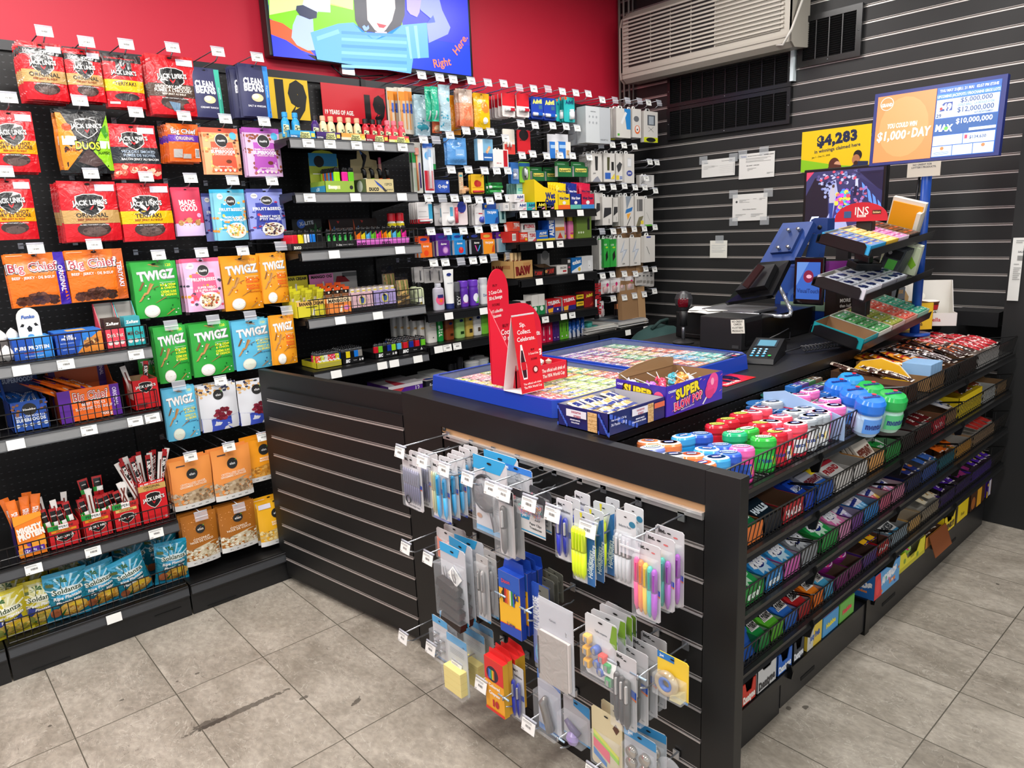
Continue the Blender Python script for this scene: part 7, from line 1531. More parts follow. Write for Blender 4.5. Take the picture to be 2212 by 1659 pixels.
PL(mb,'lollipop_carton',((bx0+bx1)/2,(by0+by1)/2,ZT+.0012),'open purple lollipop carton by the sesame snack carton',qd)
for j in RN(16):
 c=['e84868','58b8c8','f0a050','d8d8e0','88c858','b868c8'][j%6]
 m=MB();m.lathe([(0,-.013),(.009,-.009),(.0125,0),(.009,.009),(0,.013)],MT(c,.2,0,qs),12);m.CY((0,0,.01),(0,0,.055),.0013,MT('d8d6d2'),6)
 m.lathe([(.004,.012),(.009,.02),(.003,.016)],MT(c,.2),8)
 if j<6:TK['pop%d'%j]=m.mesh('lollipop')
 PL(TK['pop%d'%(j%6)],'lollipop',(bx0+.03+.055*(j%5)*.85,by0+.035+.035*(j//5),ZT+.058+rd.uniform(0,.016)),'wrapped lollipop in the purple carton, %s in %s row'%(NTH[j%5],['its front','its second','its third','its back'][j//5]),'lollipop','lollipops in the purple carton',rx=R(rd.uniform(-80,-55)),rz=R(rd.uniform(-150,150)))
CR='d41c34'
zt=ZT+.052
pb=1.70
f=lambda u,v:(AY(u,v,pb).x,AY(u,v,pb).z)
mb=MB()
x0,x1=f(1063,830)[0],f(1172,790)[0]
ztop=f(1100,654)[1];zb=zt
arc=[(x1,pb,zb),(x1,pb,ztop-.10)]+[(x1-.09+.09*cos(a),pb,ztop-.10+.095*sin(a))for a in[PI*i/12 for i in RN(1,7)]]
za=f(1068,581)[1]
arch=[(x0+.085,pb,ztop-.005)]+[(x0+.0425+.0425*cos(a),pb,za-.07+.07*sin(a))for a in[PI*i/12 for i in RN(0,13)]]+[(x0,pb,zb)]
mb.SL([(x0,pb,zb)]+arc+arch[:-1],.003,MT(CR,.35),Vector((0,-1,0)))
W_,H_=x1-x0,ztop-zb
fm=lambda x,z,o:(x0+x,pb-o,zb+z)
pr(mb,[(qb,'BUY',.14,1.24,.03,'6a0c14',.14),(qb,gd,.14,1.16,.045,jx,.24,4),(qb,'500 mL Beverages',.14,1.09,.045,jx,.24,4),(qb,'SCORE',.14,1.0,.03,'6a0c14',.14),(qb,'1 of 5 collectible',.14,.92,.04,jx,.24,4),(qb,'glasses',.14,.86,.04,jx,.2,4),(qb,'BUY',.3,.72,.04,'6a0c14',.14),(qb,gd,.36,.64,.07,jw,.44),(qb,'500 mL',.3,.56,.06,jw,.3),(qb,'1 of 5 collectible',.34,.42,.06,jw,.4),(qb,'Coca-Cola glasses',.32,.35,.06,jw,.4),(qb,'Celebrate.',.82,.56,.07,jw,.3),(qf,.5,.2,.24,.22,'1c1014'),(qb,'Coca-Cola',.58,.26,.13,kp,.8,10,.02,.35),(qh,[(.35,.06),(.5,.0),(.62,.04),(.55,.1)],'8a6858')],W_,H_,fm,.35,'',0)
mb.SL([(x0,pb-.003,zb),(x0,pb-.115,zb),(x0,pb-.115,zb+.075),(x0,pb-.003,ztop-.01)],.003,MT(CR,.35),Vector((-1,0,0)))
mb.BX(x0,x1,pb-.115,pb-.112,zb,zb+.055,MT(CR,.35));mb.BX(x1-.003,x1,pb-.115,pb,zb,zb+.055,MT(CR,.35))
pr(mb,[(qb,'The official soft drink of',.72,.66,.2,jw,.46),(qb,'The FIFA World Cup',.72,.34,.2,jw,.44)],W_,.055,lambda x,z,o:(x0+x,pb-.115-o,zb+z),.35,'',0)
PL(mb,'cardboard_stand',(0,0,0),'tall red drink promotion stand with a rounded back board on the near ticket tray','display stand')
for q in RN(5):
 m=MB();m.lathe([(0,-.01),(.009,-.006),(.011,.002),(0,.01)],MT([ks,'d8a898','c8c8d0'][q%3],.3,0,qs),8)
 PL(m,'wrapped_sweet',(x1-.11+.02*q,pb-.06+.015*(q%2),zb+.05),'small pale wrapped sweet in the red stand tray, %s'%NTH[q],'sweet','wrapped sweets in the red stand')
ya_,yb_,yc_=1.517,1.602,1.553
xa,xb=1.372,1.462
zt2=at(1100,678,0,1.40).z
mb=MB()
mb.SL([(xa,ya_,zt),(xb,ya_,zt),(xb,yc_,zt2),(xa,yc_,zt2)],.0016,MT('d8202c',.35))
fmt=lambda x,z,o:(xa+x,ya_+(yc_-ya_)*z/(zt2-zt)-o,zt+z)
pr(mb,[(qb,'Sip.',.42,.87,.055,kp,.4,0,.01,.1),(qb,'Collect.',.45,.78,.055,kp,.6,0,.01,.1),(qb,'Celebrate.',.5,.69,.055,kp,.8,0,.01,.1),(qh,[(.14,.18),(.32,.18),(.36,.34),(.32,.46),(.29,.56),(.27,.62),(.2,.62),(.18,.56),(.12,.46),(.1,.34)],vq),(qh,[(.16,.2),(.3,.2),(.33,.34),(.3,.45),(.27,.55),(.2,.55),(.14,.45),(.12,.34)],'3a1820'),(qc,.12,.30,.34,.40,'c81828'),(qb,'BUY',.72,.54,.025,'5a0c10',.3),(qb,gd,.72,.49,.025,kq,.44),(qb,'SCORE',.72,.42,.025,'5a0c10',.3),(qf,.72,.28,.12,.12,'7a1018'),(qf,.72,.28,.08,.08,'e8c8c0'),(qb,'The official soft drink',.5,.12,.025,kq,.8),(qb,'The FIFA World Cup',.5,.075,.03,kq,.8)],xb-xa,zt2-zt,fmt,.35,'',0)
mb.SL([(xb,yb_,zt),(xa,yb_,zt),(xa,yc_,zt2),(xb,yc_,zt2)],.0016,MT('e4dcdc'))
mb.BX(xa,xb,ya_,yb_,zt,zt+.0014,MT('e4dcdc'))
PL(mb,'tent_card',(0,0,0),'red and white folded tent card standing in front of the tall red stand',ka)
mb=MB();mb.BX(-.06,.12,-.055,.055,0,.001,MT('c81c24',.3))
pr(mb,[(qb,'19',.55,.6,.6,'180c0c',.5,0,.12),(qb,'YEARS OF AGE',.3,.15,.14,wl,.5,0,.04),(qc,.04,.45,.3,.5,wl)],.18,.11,lambda x,y,o:(x-.06,y-.055,.001+o),.3,'',0)
PL(mb,'counter_sticker',(2.06,1.285,ZT+.0012),'red age limit sticker on the counter by the lollipop carton','sticker')
mb=MB()
mb.SL([(-.04,-.09,.0),(.04,-.09,0),(.04,.09,0),(-.04,.09,0)],.001,BLK)
pts=lambda x:[(x,-.09,.002),(x,.095,.002),(x,.095,.034),(x,.06,.05),(x,-.085,.016)]
mb.SL(pts(-.041),.082,MT('101113',.35),Vector((-1,0,0)))
fmt=lambda x,y,o:(-.04+x,-.085+y*.96,.016+(y/.145)*.034+o)
pr(mb,[(qc,.12,.56,.88,.93,'26303a'),(qc,.2,.6,.8,.88,'5890a8')]+[(qf,.2+.2*(i%3),.12+.1*(i//3),.06,.06,'48a8d0')for i in RN(12)]+[(qb,str((i+1)%10),.2+.2*(i%3),.42-.1*(i//3),.05,'e8f0f8',.1,0,.04)for i in RN(9)]+[(qf,.82,.12,.06,.06,'28a848')],.08,.148,fmt,.3,'',0)
PL(mb,'card_terminal',(2.50,1.375,ZT+.0012),'black card payment terminal with blue lit keypad','card terminal',rz=R(-72),scale=(1.3,1.45,1.3))
m=MB();m.TU([(2.56,1.40,ZT+.02),(2.62,1.36,ZT+.01),(2.68,1.33,ZT+.02)]+[(2.68+.0028*i,1.32-.001*i+.011*cos(i*1.1),ZT+.018+.011*sin(i*1.1))for i in RN(75)]+[(2.93,1.26,ZT+.012),(3.02,1.29,ZT+.006)],.0032,MT('38383c'),6)
PL(m,'coiled_cable',(0,0,0),'dark coiled cable lying behind the card terminal',go)
m=MB();m.TU([(2.62,1.47,ZT+.02)]+[(2.66+.0026*i,1.46+.0005*i+.009*cos(i*1.1),ZT+.013+.009*sin(i*1.1))for i in RN(60)]+[(2.85,1.46,ZT+.02),(2.93,1.5,ZT+.035)],.003,MT(kx),6)
PL(m,'coiled_cable',(0,0,0),'black coiled cable leading to the cash drawer',go)
mb=MB();mb.TU([(2.64,1.47,ZT+.035),(2.72,1.44,ZT+.06),(2.78,1.43,ZT+.075)],.003,MT('1a1a1c',.3),6);PL(mb,'black_cable',(0,0,0),'thin black cable arching behind the card terminal',go)
zb1=AX(1600,688,2.575).z
mb=MB();mb.BB(2.572,2.73,1.52,1.715,ZT+.002,zb1,MT('19191b'),.004);mb.BX(2.568,2.572,1.53,1.56,ZT+.012,ZT+.024,MT('3a3a3c',.3));mb.BX(2.60,2.72,1.5165,1.52,ZT+.02,zb1-.02,MT(ky,.25))
PL(mb,'receipt_printer',(0,0,0),'boxy black receipt printer by the card terminal','printer')
mb=MB();mb.BB(2.745,3.22,1.53,1.96,ZT+.002,ZT+.118,MT('0e0e10',.18),.004);mb.BX(2.7435,2.745,1.56,1.93,ZT+.02,ZT+.022,MT('3c3c3e'))
PL(mb,'cash_drawer',(0,0,0),'glossy black cash drawer under the register screens','cash drawer')
mb=MB();mb.BX(0,.001,-.03,.03,0,.055,MT('e4e0d4',.6))
for k,(s,z)in EN([('NO CREDIT',.047),('CARDS',.036),('4 LOTTERY',.022),('PRODUCTS',.009)]):
 pr(mb,[(qb,s,.5,.5,.8,kh,.9,0,.02)],.054,.01,lambda x,zz,o:(-o,.027-x,z-.004+zz),.6,'',0)
PL(mb,km,(2.570,1.535,AX(1613,722,2.57).z),'small handwritten no credit cards note stuck on the receipt printer','note',rx=R(-5))
ztd=ZT+.12
pos=EM('register',(2.95,1.72,ztd),'black touch register with a silver stand and a blue customer screen','cash register')
def local(mb,name):
 o=mb.obj(name,pos);o.location=(-2.95,-1.72,-ztd);return o
mb=MB()
P=lambda u,v,x:AX(u,v,x)
bx=[P(1566,654,2.86),P(1640,567,2.98),P(1705,562,2.98),P(1668,637,2.86)]
nrm=(bx[1]-bx[0]).cross(bx[3]-bx[0]).normalized()
if nrm.x>0:nrm=-nrm
mb.SL([p[:]for p in bx],.022,MT('0c0c0e',.22),nrm)
c=sum(bx,Vector())/4
mb.SL([(c+(p-c)*.62+nrm*.03)[:]for p in bx],.03,MT(kx,.35),nrm)
local(mb,'cashier_screen')
mb=MB()
q=[P(1603,615,2.83),P(1638,570,2.90),P(1650,575,2.90),P(1614,622,2.83)]
mb.SL([p[:]for p in q],.01,MT('2a1214',.15),nrm);local(mb,'card_reader')
mb=MB()
y0,y1=AX(1714,600,2.93).y,AX(1779,600,2.93).y
z0,z1=AX(1712,657,2.93).z,AX(1745,556,2.93).z
mb.BB(2.932,2.95,y1,y0,z0,z1,MT('08080a',.12),.006)
fms=lambda x,z,o:(2.9316-o,y0-x,z0+z)
prs(mb,[(qc,.1,.12,.88,.9,'2c58a8'),(qh,[(.1,.9),(.1,.4),(.5,.9)],'5880c0'),(qf,.5,.6,.17,.2,'701c38'),(qf,.52,.6,.09,.06,'d0a0b0'),(qb,'VisualTouch',.5,.3,.09,'142c60',.74)],y0-y1,z1-z0,fms,.35)
local(mb,'customer_screen')
mb=MB()
sy=(y0+y1)/2+.05
pt=[P(1682,618,2.93),P(1690,632,2.92),P(1700,652,2.90),P(1709,672,2.87),P(1706,682,2.85),P(1690,684,2.84),P(1645,680,2.86)]
for a,b in zip(pt,pt[1:]):mb.TU([a,b],.0085,MT('b0b2b6',.25,.7),8)
mb.BB(2.80,3.0,1.60,1.86,ztd+.001,ztd+.014,MT('6a6a6e',.35,.3),.004)
local(mb,'stand')
for j,(x,y,a)in EN([(2.80,1.86,.1),(2.78,1.80,-.2),(2.84,1.88,.4),(2.83,1.80,.7)]):
 m=MB();m.BX(-.07,.07,-.05,.05,0,.002,MT('e4e2de',.6));PL(m,'paper_slip',(x,y,ztd+.001+.003*j),'loose white paper slip on the cash drawer, %s of the heap from below'%NTH[j],'paper','paper slips on the cash drawer',rz=a)
for j,(x,y,a,c)in EN([(2.765,1.60,1.2,'2c50d0'),(2.77,1.68,1.5,'c8a060'),(2.78,1.64,1.75,ji)]):
 m=MB();m.CY((-.06,0,.004),(.055,0,.004),.0038,MT('d8d8dc',.3),8);m.CY((.055,0,.004),(.07,0,.004),.0038,MT(c,.3),8,.001);m.CY((-.07,0,.004),(-.06,0,.004),.0036,MT(c,.3),8)
 PL(m,va,(x,y,ztd+.001),'pen with %s tip on the cash drawer edge'%['a blue','a tan','a silver'][j],va,rz=a)
mb=MB()
sp=atz(1476,740,ZT+.002)
mb.lathe([(.045,0),(.047,.004),(.03,.012),(.008,.016),(.008,.02)],MT('1a1a1c'),20)
mb.CY((0,0,.012),(0,0,.09),.008,CHD,12)
mb.TU([(0,0,.075),(0,0,.11),(0,0,.15)],[.017,.015,.02],MT('161618'),12)
hz=.185
mb.lathe([(.0,hz-.04),(.024,hz-.038),(.036,hz-.015),(.038,hz+.01),(.03,hz+.032),(.01,hz+.042),(0,hz+.043)],MT('2a2a2c',.35),20,1,1)
red=MT('7a1020',.08)
def rf(a,b):
 an=R(-34+68*a);z=hz-.024+.044*b
 r=.0395*(1-.15*abs(2*b-1)**2)
 return(-cos(an+R(30))*r,-sin(an+R(30))*r,z)
mb.grid(8,6,rf,red,True,True);mb.grid(8,6,rf,red)
PL(mb,'barcode_scanner',(sp.x,sp.y,ZT+.001),'black presentation barcode scanner with dark red window on a small stand','scanner')
tw=EM('tier_rack',(2.98,1.2,ZT),'black three tier sweet rack with a curved red header sign','display rack')
def tl(mb,name,par=tw):
 o=mb.obj(name,par)
 if par is tw:o.location=(-2.98,-1.2,-ZT)
 return o
mb=MB();mb.BB(2.96,3.0,1.20,1.26,ZT,1.462,MT(ky,.35),.004);mb.BX(2.88,3.1,1.12,1.34,ZT+.0,ZT+.006,MT(ky));tl(mb,'post')
mb=MB()
ys=[AX(1804,485,2.95).y,AX(1918,472,2.95).y]
zz=AX(1860,478,2.95).z
hw=(ys[0]-ys[1])/2;cy=sum(ys)/2
zt_=AX(1860,437,2.95).z
arcp=[(2.945,cy+hw,zz),(2.945,cy+hw,zz+.012)]+[(2.945,cy+hw*cos(a),zz+.012+(zt_-zz-.012)*sin(a))for a in[PI*i/16 for i in RN(1,16)]]+[(2.945,cy-hw,zz+.012),(2.945,cy-hw,zz)]
mb.SL(arcp,.004,MT('c82030',.35),Vector((-1,0,0)))
fmh=lambda x,z,o:(2.9446-o,cy+hw-x,zz+z)
pr(mb,[(qb,'INS',.52,.56,.42,vq,.26,0,.01),(qc,.43,.22,.6,.34,vq),(qb,'MARKET',.515,.28,.07,'c82030',.15,0,.02),(qc,.18,.2,.32,.55,'3a5c88'),(qc,.72,.36,.88,.56,'4a2a1c'),(qb,'Snickers',.8,.46,.1,'e8c890',.14,0,.04)],2*hw,zt_-zz,fmh,.35,'',0)
tl(mb,'header_sign')
TIERS=[]
for k,(z,x0,x1)in EN([(1.335,2.72,3.34),(1.175,2.70,3.36),(.99,2.70,3.38)]):
 t_=bpy.data.objects.new('tray',None);C.objects.link(t_);t_.parent=tw
 t_.location=(x0-2.98,1.105-1.2,z-ZT);t_.rotation_euler=(R(16),R(-4),0)
 L_=x1-x0;w_=.205
 mb=MB();BM=MT('121214',.3)
 mb.BX(0,L_,0,w_,0,.003,BM);mb.BX(0,L_,-.002,0,0,.032,BM);mb.BX(0,L_,w_,w_+.002,0,.032,BM)
 mb.SL([(0,w_*.95,0),(0,.02,0),(0,.02,.035),(0,.03,.045),(0,w_*.85,.045),(0,w_*.95,.035)],.003,BM,Vector((-1,0,0)))
 o=mb.obj('tray_pan',t_)
 TIERS.append((Matrix.Translation((x0,1.105,z))@Matrix.Rotation(R(-4),4,'Y')@Matrix.Rotation(R(16),4,'X'),L_,w_))
def on_tier(k,x,y,z,me,name,L1,cat,G1=None,rz=0,rx=0,ry=0):
 M_=TIERS[k][0]@Matrix.Translation((x,y,z))@Matrix.Rotation(rz,4,'Z')@Matrix.Rotation(ry,4,'Y')@Matrix.Rotation(rx,4,'X')
 o=PL(me,name,(0,0,0),L1,cat,G1)
 o.rotation_mode='XYZ'
 l,r,s=M_.decompose()
 o.location=l;o.rotation_euler=r.to_euler()
 return o
def lowbox(w,d,h,c,I1='b0aca4',L2=(),F1=()):
 mb=open_carton(0,w,0,d,h,c,I1,F1,L2)
 return mb
for j,(x,w,c,pc,lb,txt)in EN([(.005,.13,jl,'6888b8','bright blue',''),(.14,.11,'f0c040','f0d080',jb,''),(.255,.10,'f0d8e8','e880b8','white and pink',''),(.36,.11,'2c2424','5a3828',gm,'')]):
 mb=lowbox(w,.19,.038,c)
 on_tier(0,x+w/2,.1,.004,mb,'sweet_carton',lb+' open carton on the top tier of the sweet rack',qd)
 for q in RN(6):
  if q==0:me=MB().BB(-w*.2,w*.2,-.026,.026,0,.014,MT(pc,.3),.003);pr(me,[(qf,.5,.5,.34,.3,['d8b878','e8e8d0','f4e0ec','1c1412'][j]),(qc,.1,.4,.9,.6,['2c4c98','e89830','9c4080','b84828'][j])],w*.4,.052,lambda x_,y_,o:(x_-w*.2,y_-.026,.014+o),.3,'',0);me=me.mesh('sweet_pack')
  on_tier(0,x+w*(.27 if q%2 else .73),.035+.058*(q//2),.028,me,'sweet_pack','small pack in the %s carton on the top tier, %s'%(lb,NTH[q]),'sweet pack','sweet packs on the top tier')
mb=MB();mb.BX(-.06,.06,-.005,0,0,.12,MT('f0a018'));mb.BX(-.066,.066,0,.02,-.005,.135,MT('e4dccc'));mb.BX(.05,.066,-.03,.02,-.005,.1,MT('e4dccc'))
on_tier(0,.54,.10,.01,mb,'opened_carton','upright cream and orange carton at the far end of the top tier',qd,rz=R(-90),rx=R(10))
for j,(x,w)in EN([(.005,.14),(.15,.13),(.285,.10)]):
 mb=lowbox(w,.19,.04,'d8d4dc'if j==0 else '8a8890')
 on_tier(1,x+w/2,.1,.004,mb,'mint_carton','pale grey open carton of mints on the middle tier, %s of three'%NTH[j],qd,'mint cartons on the middle tier')
 if j==0:
  mp=MB().BB(-.03,.03,-.024,.024,0,.014,MT('b8bcc4',.2),.003);pr(mp,[(qf,.35,.55,.2,.2,'1c2858'),(qf,.65,.4,.2,.2,'1c2858'),(qh,[(.2,.2),(.5,.35),(.8,.3),(.5,.1)],'101838')],.06,.048,lambda x_,y_,o:(x_-.03,y_-.024,.014+o),.3,'',0);mp=mp.mesh(jr)
 for q in RN(6):
  on_tier(1,x+w*(.26 if q%2 else .74),.035+.056*(q//2),.03,mp,jr,'silver mint pack with navy shapes in the %s mint carton, %s'%(NTH[j],NTH[q]),'mint pack','silver mint packs')
for q in RN(5):
 mb=CT(.075,.10,.014,'3c4044',F1=[(qc,.1,.55,.9,.9,'18181a'),(qc,.3,.1,.8,.5,'58b048'),(qf,.25,.75,.1,.1,'9a9a9a')])if q==0 else mb
 if q==0:gb=mb.mesh('filter_box')
 on_tier(1,.40+.018*q,.09,.03,gb,'small_grey_box','grey and green small box leaning in a file on the middle tier, %s'%NTH[q],'box','grey small boxes',rz=R(-90),rx=R(-25))
mb=MB();mb.BX(-.07,.07,-.004,0,0,.12,MT('d8e4c0'));pr(mb,[(qh,[(0,.3),(.3,0),(.5,0),(.1,.5)],'8cc838'),(qh,[(.3,.9),(.9,.2),(1,.4),(.6,1)],'8cc838')],.14,.12,FL(-.07,-.004,0),.5,'',0);mb.BX(-.075,.075,.0,.018,0,.13,MT('c8ccb8'))
on_tier(1,.54,.10,.01,mb,'opened_carton','pale green striped carton lid standing at the end of the middle tier',qd,rz=R(-90),rx=R(12))
mb=MB();mb.BX(-.09,.09,-.003,.0,0,.07,MT('8a2890'));pr(mb,[(qb,'HAVE A BITE',.4,.3,.12,'e8c860',.5,0,.03)],.18,.07,FL(-.09,-.003,0),.4,'',0)
PL(mb,'purple_card',(3.0,1.30,1.235),'purple card strip behind the black box on the middle tier',gn,rz=R(-60))
mb=MB();mb.BB(-.06,.06,-.03,.03,0,.03,MT('111214',.25),.004);pr(mb,[(qc,.1,.1,.5,.9,'3a3c40')],.12,.06,lambda x_,y_,o:(x_-.06,y_-.03,.03+o),.3,'',0)
on_tier(1,.28,.14,.045,mb,'black_packet','black glossy packet lying across the mint cartons','packet',rz=R(-30))
cols=[('28a0a0',None,'teal empty edged'),('58a060','f0ece0','white and green'),('a0a848','e8e0c8','multicoloured'),('e8705c','f0dcd4',vd),('58b898','d8e8dc','mint green')]
for j,(pc,bc,lb)in EN(cols):
 w=.125
 mb=lowbox(w,.20,.045,{0:'189098',1:'e4e0d4',2:'d8b8b0',3:'e0a898',4:'a8d0bc'}[j],I1='8a6848'if j==0 else 'dcd4c8')
 on_tier(2,.005+.13*j+w/2,.102,.004,mb,'sweet_carton',lb+' carton on the bottom tier of the sweet rack',qd)
 if j:
  for q in RN(8):
   if q==0:
    me=MB().BB(-.024,.024,-.019,.019,0,.016,MT(pc,.15),.003)
    pr(me,[(qc,.05,.55,.5,.95,'2c8848'if j!=3 else 'c83c28'),(qc,.1,.65,.45,.85,'f0f0e8'),(ja,.1,.1,.9,.5,[pc,'f0e8d0','c84830'if j in(2,3)else '88c8a0'],8,.08,j)],.048,.038,lambda x_,y_,o:(x_-.024,y_-.019,.016+o),.25,'',0)
    me=me.mesh('candy_box')
   on_tier(2,.005+.13*j+w*(.28 if q%2 else .74),.028+.046*(q//2),.036,me,'candy_box','little see through candy box in the %s carton, %s'%(lb,NTH[q]),'candy box','see through candy boxes')
mb=MB();mb.BX(0,.001,-.055,.05,0,.022,MT('28a0a0'));pr(mb,[(qf,.55,.55,.16,.16,'e86898'),(qf,.55,.55,.1,.1,'f0b040'),(qb,'ICE BREAKERS',.2,.5,.3,'101418',.4)],.105,.022,lambda x,z,o:(-o,.05-x,z),.4,'',0)
mb=CT(.20,.2,.10,'241612',F1=[(qb,'MORE CAFFEINE',.5,.72,.08,ks,.8,0,.03),(qb,'than half cup of coffee.',.5,.60,.07,ks,.8),(qb,'HAVE A BITE, BE AWAKE!',.5,.46,.075,'e8c040',.86,0,.03),(qc,.15,.24,.7,.27,'a89888')])
p0=AY(1925,700,1.38)
PL(mb,'caffeine_snack_carton',(3.33,1.44,ZT+.001),'dark brown caffeine snack carton behind the sweet rack',qd,rz=R(-25))
mb=CT(.075,.19,.09,'2a1c16',F1=[(qc,0,.72,1,1,'6a6c70'),(qb,'RISE',.6,.9,.08,'c89850',.5),(qc,0,.5,1,.7,'3c90c0'),(qf,.5,.28,.3,.3,'e08030'),(qf,.36,.34,.12,.12,'f0c868'),(qf,.64,.34,.12,.12,'f0c868')])
PL(mb,'small_snack_carton',(3.46,1.30,ZT+.001),'narrow dark carton with orange shape behind the yellow coffee bean box',qd,rz=R(-25))
mb=TY(.14,.10,.12,.12,'f0c020',[(qb,'Caffè',.5,.2,.14,'5a3418',.5,10)],L2=[(qf,.3,.6,.08,.08,'5a3418'),(qf,.6,.5,.08,.08,'5a3418')],I1='8a6a3c')
PL(mb,'coffee_bean_box',(3.50,1.22,ZT+.001),'bright yellow open box printed with coffee beans',qd,rz=R(-38))
mb=MB();mb.SL([(-.05,0,0),(.05,0,0),(.06,0,.1),(.02,0,.17),(-.04,0,.12)],.003,MT('a88858',.6),Vector((0,-1,0)))
PL(mb,'kraft_price_card',(3.60,1.33,ZT+.03),'torn brown cardboard price card behind the yellow box',gn,rz=R(-50))
mb=TY(.2,.13,.06,.2,wp,[(qb,'nutella',.5,.5,.3,'c02028',.4)],I1='dcd8d0',backp=[(qf,.35,.62,.12,.1,'f4f0e4'),(qc,.2,.5,.3,.58,'c02028')])
PL(mb,'hazelnut_spread_carton',(3.68,1.205,ZT+.001),'white open carton with tall back board at the far counter end',qd,rz=R(-58))
mb=MB();mb.lathe([(.032,0),(.040,.06),(.042,.062),(.042,.068),(.038,.07)],[MT('5a2c18')]*3+[MT('e8e0dc')]*2,24)
pr(mb,[(qc,0,0,1,.45,'f0ece4'),(qb,'nutella',.5,.25,.3,'201818',.8,0,.05),(qc,0,.5,1,.9,'c02028')],.06,.055,lambda x,z,o:(sin((x-.03)/.036)*(.0335+z*.13+o),-cos((x-.03)/.036)*(.0335+z*.13+o),z+.003),.4,'',1)
PL(mb,'spread_tub',(3.655,1.20,ZT+.045),'brown and white hazelnut spread tub in the white carton','tub',rz=R(-45))
tv=EM('television',(2.174,3.40,2.66),'large wall television showing a child flexing both arms on blue','television')
tvx0,tvx1,tvz0,tvz1=1.568,2.78,2.318,3.0
def tvo(mb,n,par=tv):
 o=mb.obj(n,par)
 if par is tv:o.location=(-2.174,-3.40,-2.66)
 return o
mb=MB();mb.BB(tvx0,tvx1,3.38,3.44,tvz0,tvz1,MT('121214',.3),.006)
mb.BX(2.0,2.35,3.42,YB,2.5,2.8,BLK)
tvo(mb,'tv_case')
mb=MB()
sx0_,sz0_=tvx0+.018,tvz0+.026
SW,SH=tvx1-tvx0-.036,tvz1-tvz0-.044
mb.BX(sx0_,sx0_+SW,3.378,3.3795,sz0_,sz0_+SH,scr('2440e0',.5))
def S(px,py):
 p=AY(560+px/2.765,py/2.765,3.378)
 return((p.x-sx0_)/SW,min(.999,(p.z-sz0_)/SH))
def Sp(pts,c):return(qh,[S(*p)for p in pts],c)
el=[(qc,0,.30,.72,.999,'88cc20'),(qc,.62,.25,1,.999,'3038d8'),Sp([(50,-60),(640,-60),(640,220),(330,240),(220,190),(60,110)],'78c41c'),Sp([(60,-60),(560,-60),(560,60),(420,20),(60,90)],'c8e090'),Sp([(62,115),(140,140),(210,190),(260,250),(330,330),(250,300),(160,240),(70,205)],'e05830'),Sp([(70,205),(160,240),(260,310),(340,360),(85,335)],'2a38d8'),Sp([(225,90),(320,112),(325,200),(345,300),(290,302),(225,270),(192,225),(200,150)],'a4b8ec'),Sp([(280,-60),(420,-60),(425,75),(350,70),(330,110),(270,100),(250,60)],'c4d8e8'),Sp([(222,35),(260,30),(345,72),(342,108),(300,116),(240,92),(218,60)],'283050'),Sp([(560,-60),(870,-60),(868,90),(840,170),(800,215),(660,190),(605,190),(572,120)],'40404c'),Sp([(636,-60),(806,-60),(812,50),(792,125),(755,178),(728,205),(690,180),(645,120)],'d8c8c8'),Sp([(700,138),(760,152),(742,168),(715,164)],'b83848'),Sp([(690,190),(760,190),(770,225),(700,225)],'b8b0d0'),Sp([(305,195),(470,142),(560,135),(610,190),(720,218),(790,205),(850,150),(1000,136),(1012,345),(918,350),(905,440),(345,355),(322,260)],'60a4ec')]
for q in RN(6):
 y=185+q*40
 el.append(Sp([(490,y),(880,y+22),(880,y+40),(490,y+18)],'7cb8f4'if q%2 else '4c90e0'))
el+=[Sp([(870,160),(890,158),(912,350),(900,352)],'88c0f4'),Sp([(920,155),(940,152),(960,348),(945,350)],'88c0f4'),Sp([(340,220),(470,175),(480,200),(345,245)],'7cb8f4'),Sp([(960,60),(955,0),(975,-60),(1060,-60),(1090,60),(1140,165),(1125,205),(1010,258),(998,140),(1050,135)],'8c98d8'),Sp([(875,-60),(975,-60),(955,75),(940,104),(900,86),(880,60)],'a89cc8'),Sp([(612,160),(625,150),(640,165),(650,150),(655,170),(640,185),(625,185)],'88a8e8')]
c1=S(1090,372);c2=S(1197,262)
el+=[(qb,'Right',c1[0],c1[1],.066,'e07850',.2,12,.02),(qb,'Here.',c2[0],c2[1],.066,'e07850',.3,50,.02)]
prs(mb,el,SW,SH,lambda x,z,o:(sx0_+x,3.378-o,sz0_+z),.5)
tvo(mb,'tv_screen')
mb=MB();mb.BX(1.95,2.02,3.40,3.43,2.28,2.318,MT(kb,.2,.8));mb.TU([(1.9,3.42,2.32),(1.95,3.40,2.27),(2.05,3.41,2.28),(2.2,3.42,2.3)],.004,BLK,6);mb.TU([(2.0,3.42,2.31),(2.08,3.40,2.25),(2.2,3.41,2.29),(2.3,3.43,2.32)],.004,BLK,6)
tvo(mb,'tv_cable')
ac=EM('air_conditioner',(4.04,2.68,2.6),'cream wall mounted air unit with slotted louvres in the room corner','air conditioner')
def aco(mb,n):
 o=mb.obj(n,ac);o.location=(-4.04,-2.68,-2.6);return o
CREAM=MT('b4aea2')
ay0,ay1,az0,az1=2.085,3.28,2.395,2.80
mb=MB()
prof=[(4.15,az0+.01),(3.99,az0-.005),(3.955,az0+.02),(3.95,az0+.06),(3.95,az1-.07),(3.97,az1-.015),(4.03,az1+.03),(4.15,az1+.04)]
mb.SL([(x,ay0,z)for x,z in prof],.012,CREAM,Vector((0,-1,0)))
mb.SL([(x,ay1-.012,z)for x,z in prof],-.012,CREAM,Vector((0,-1,0)))
for a,b in zip(prof,prof[1:]):mb.QD((a[0],ay0,a[1]),(a[0],ay1,a[1]),(b[0],ay1,b[1]),(b[0],ay0,b[1]),CREAM)
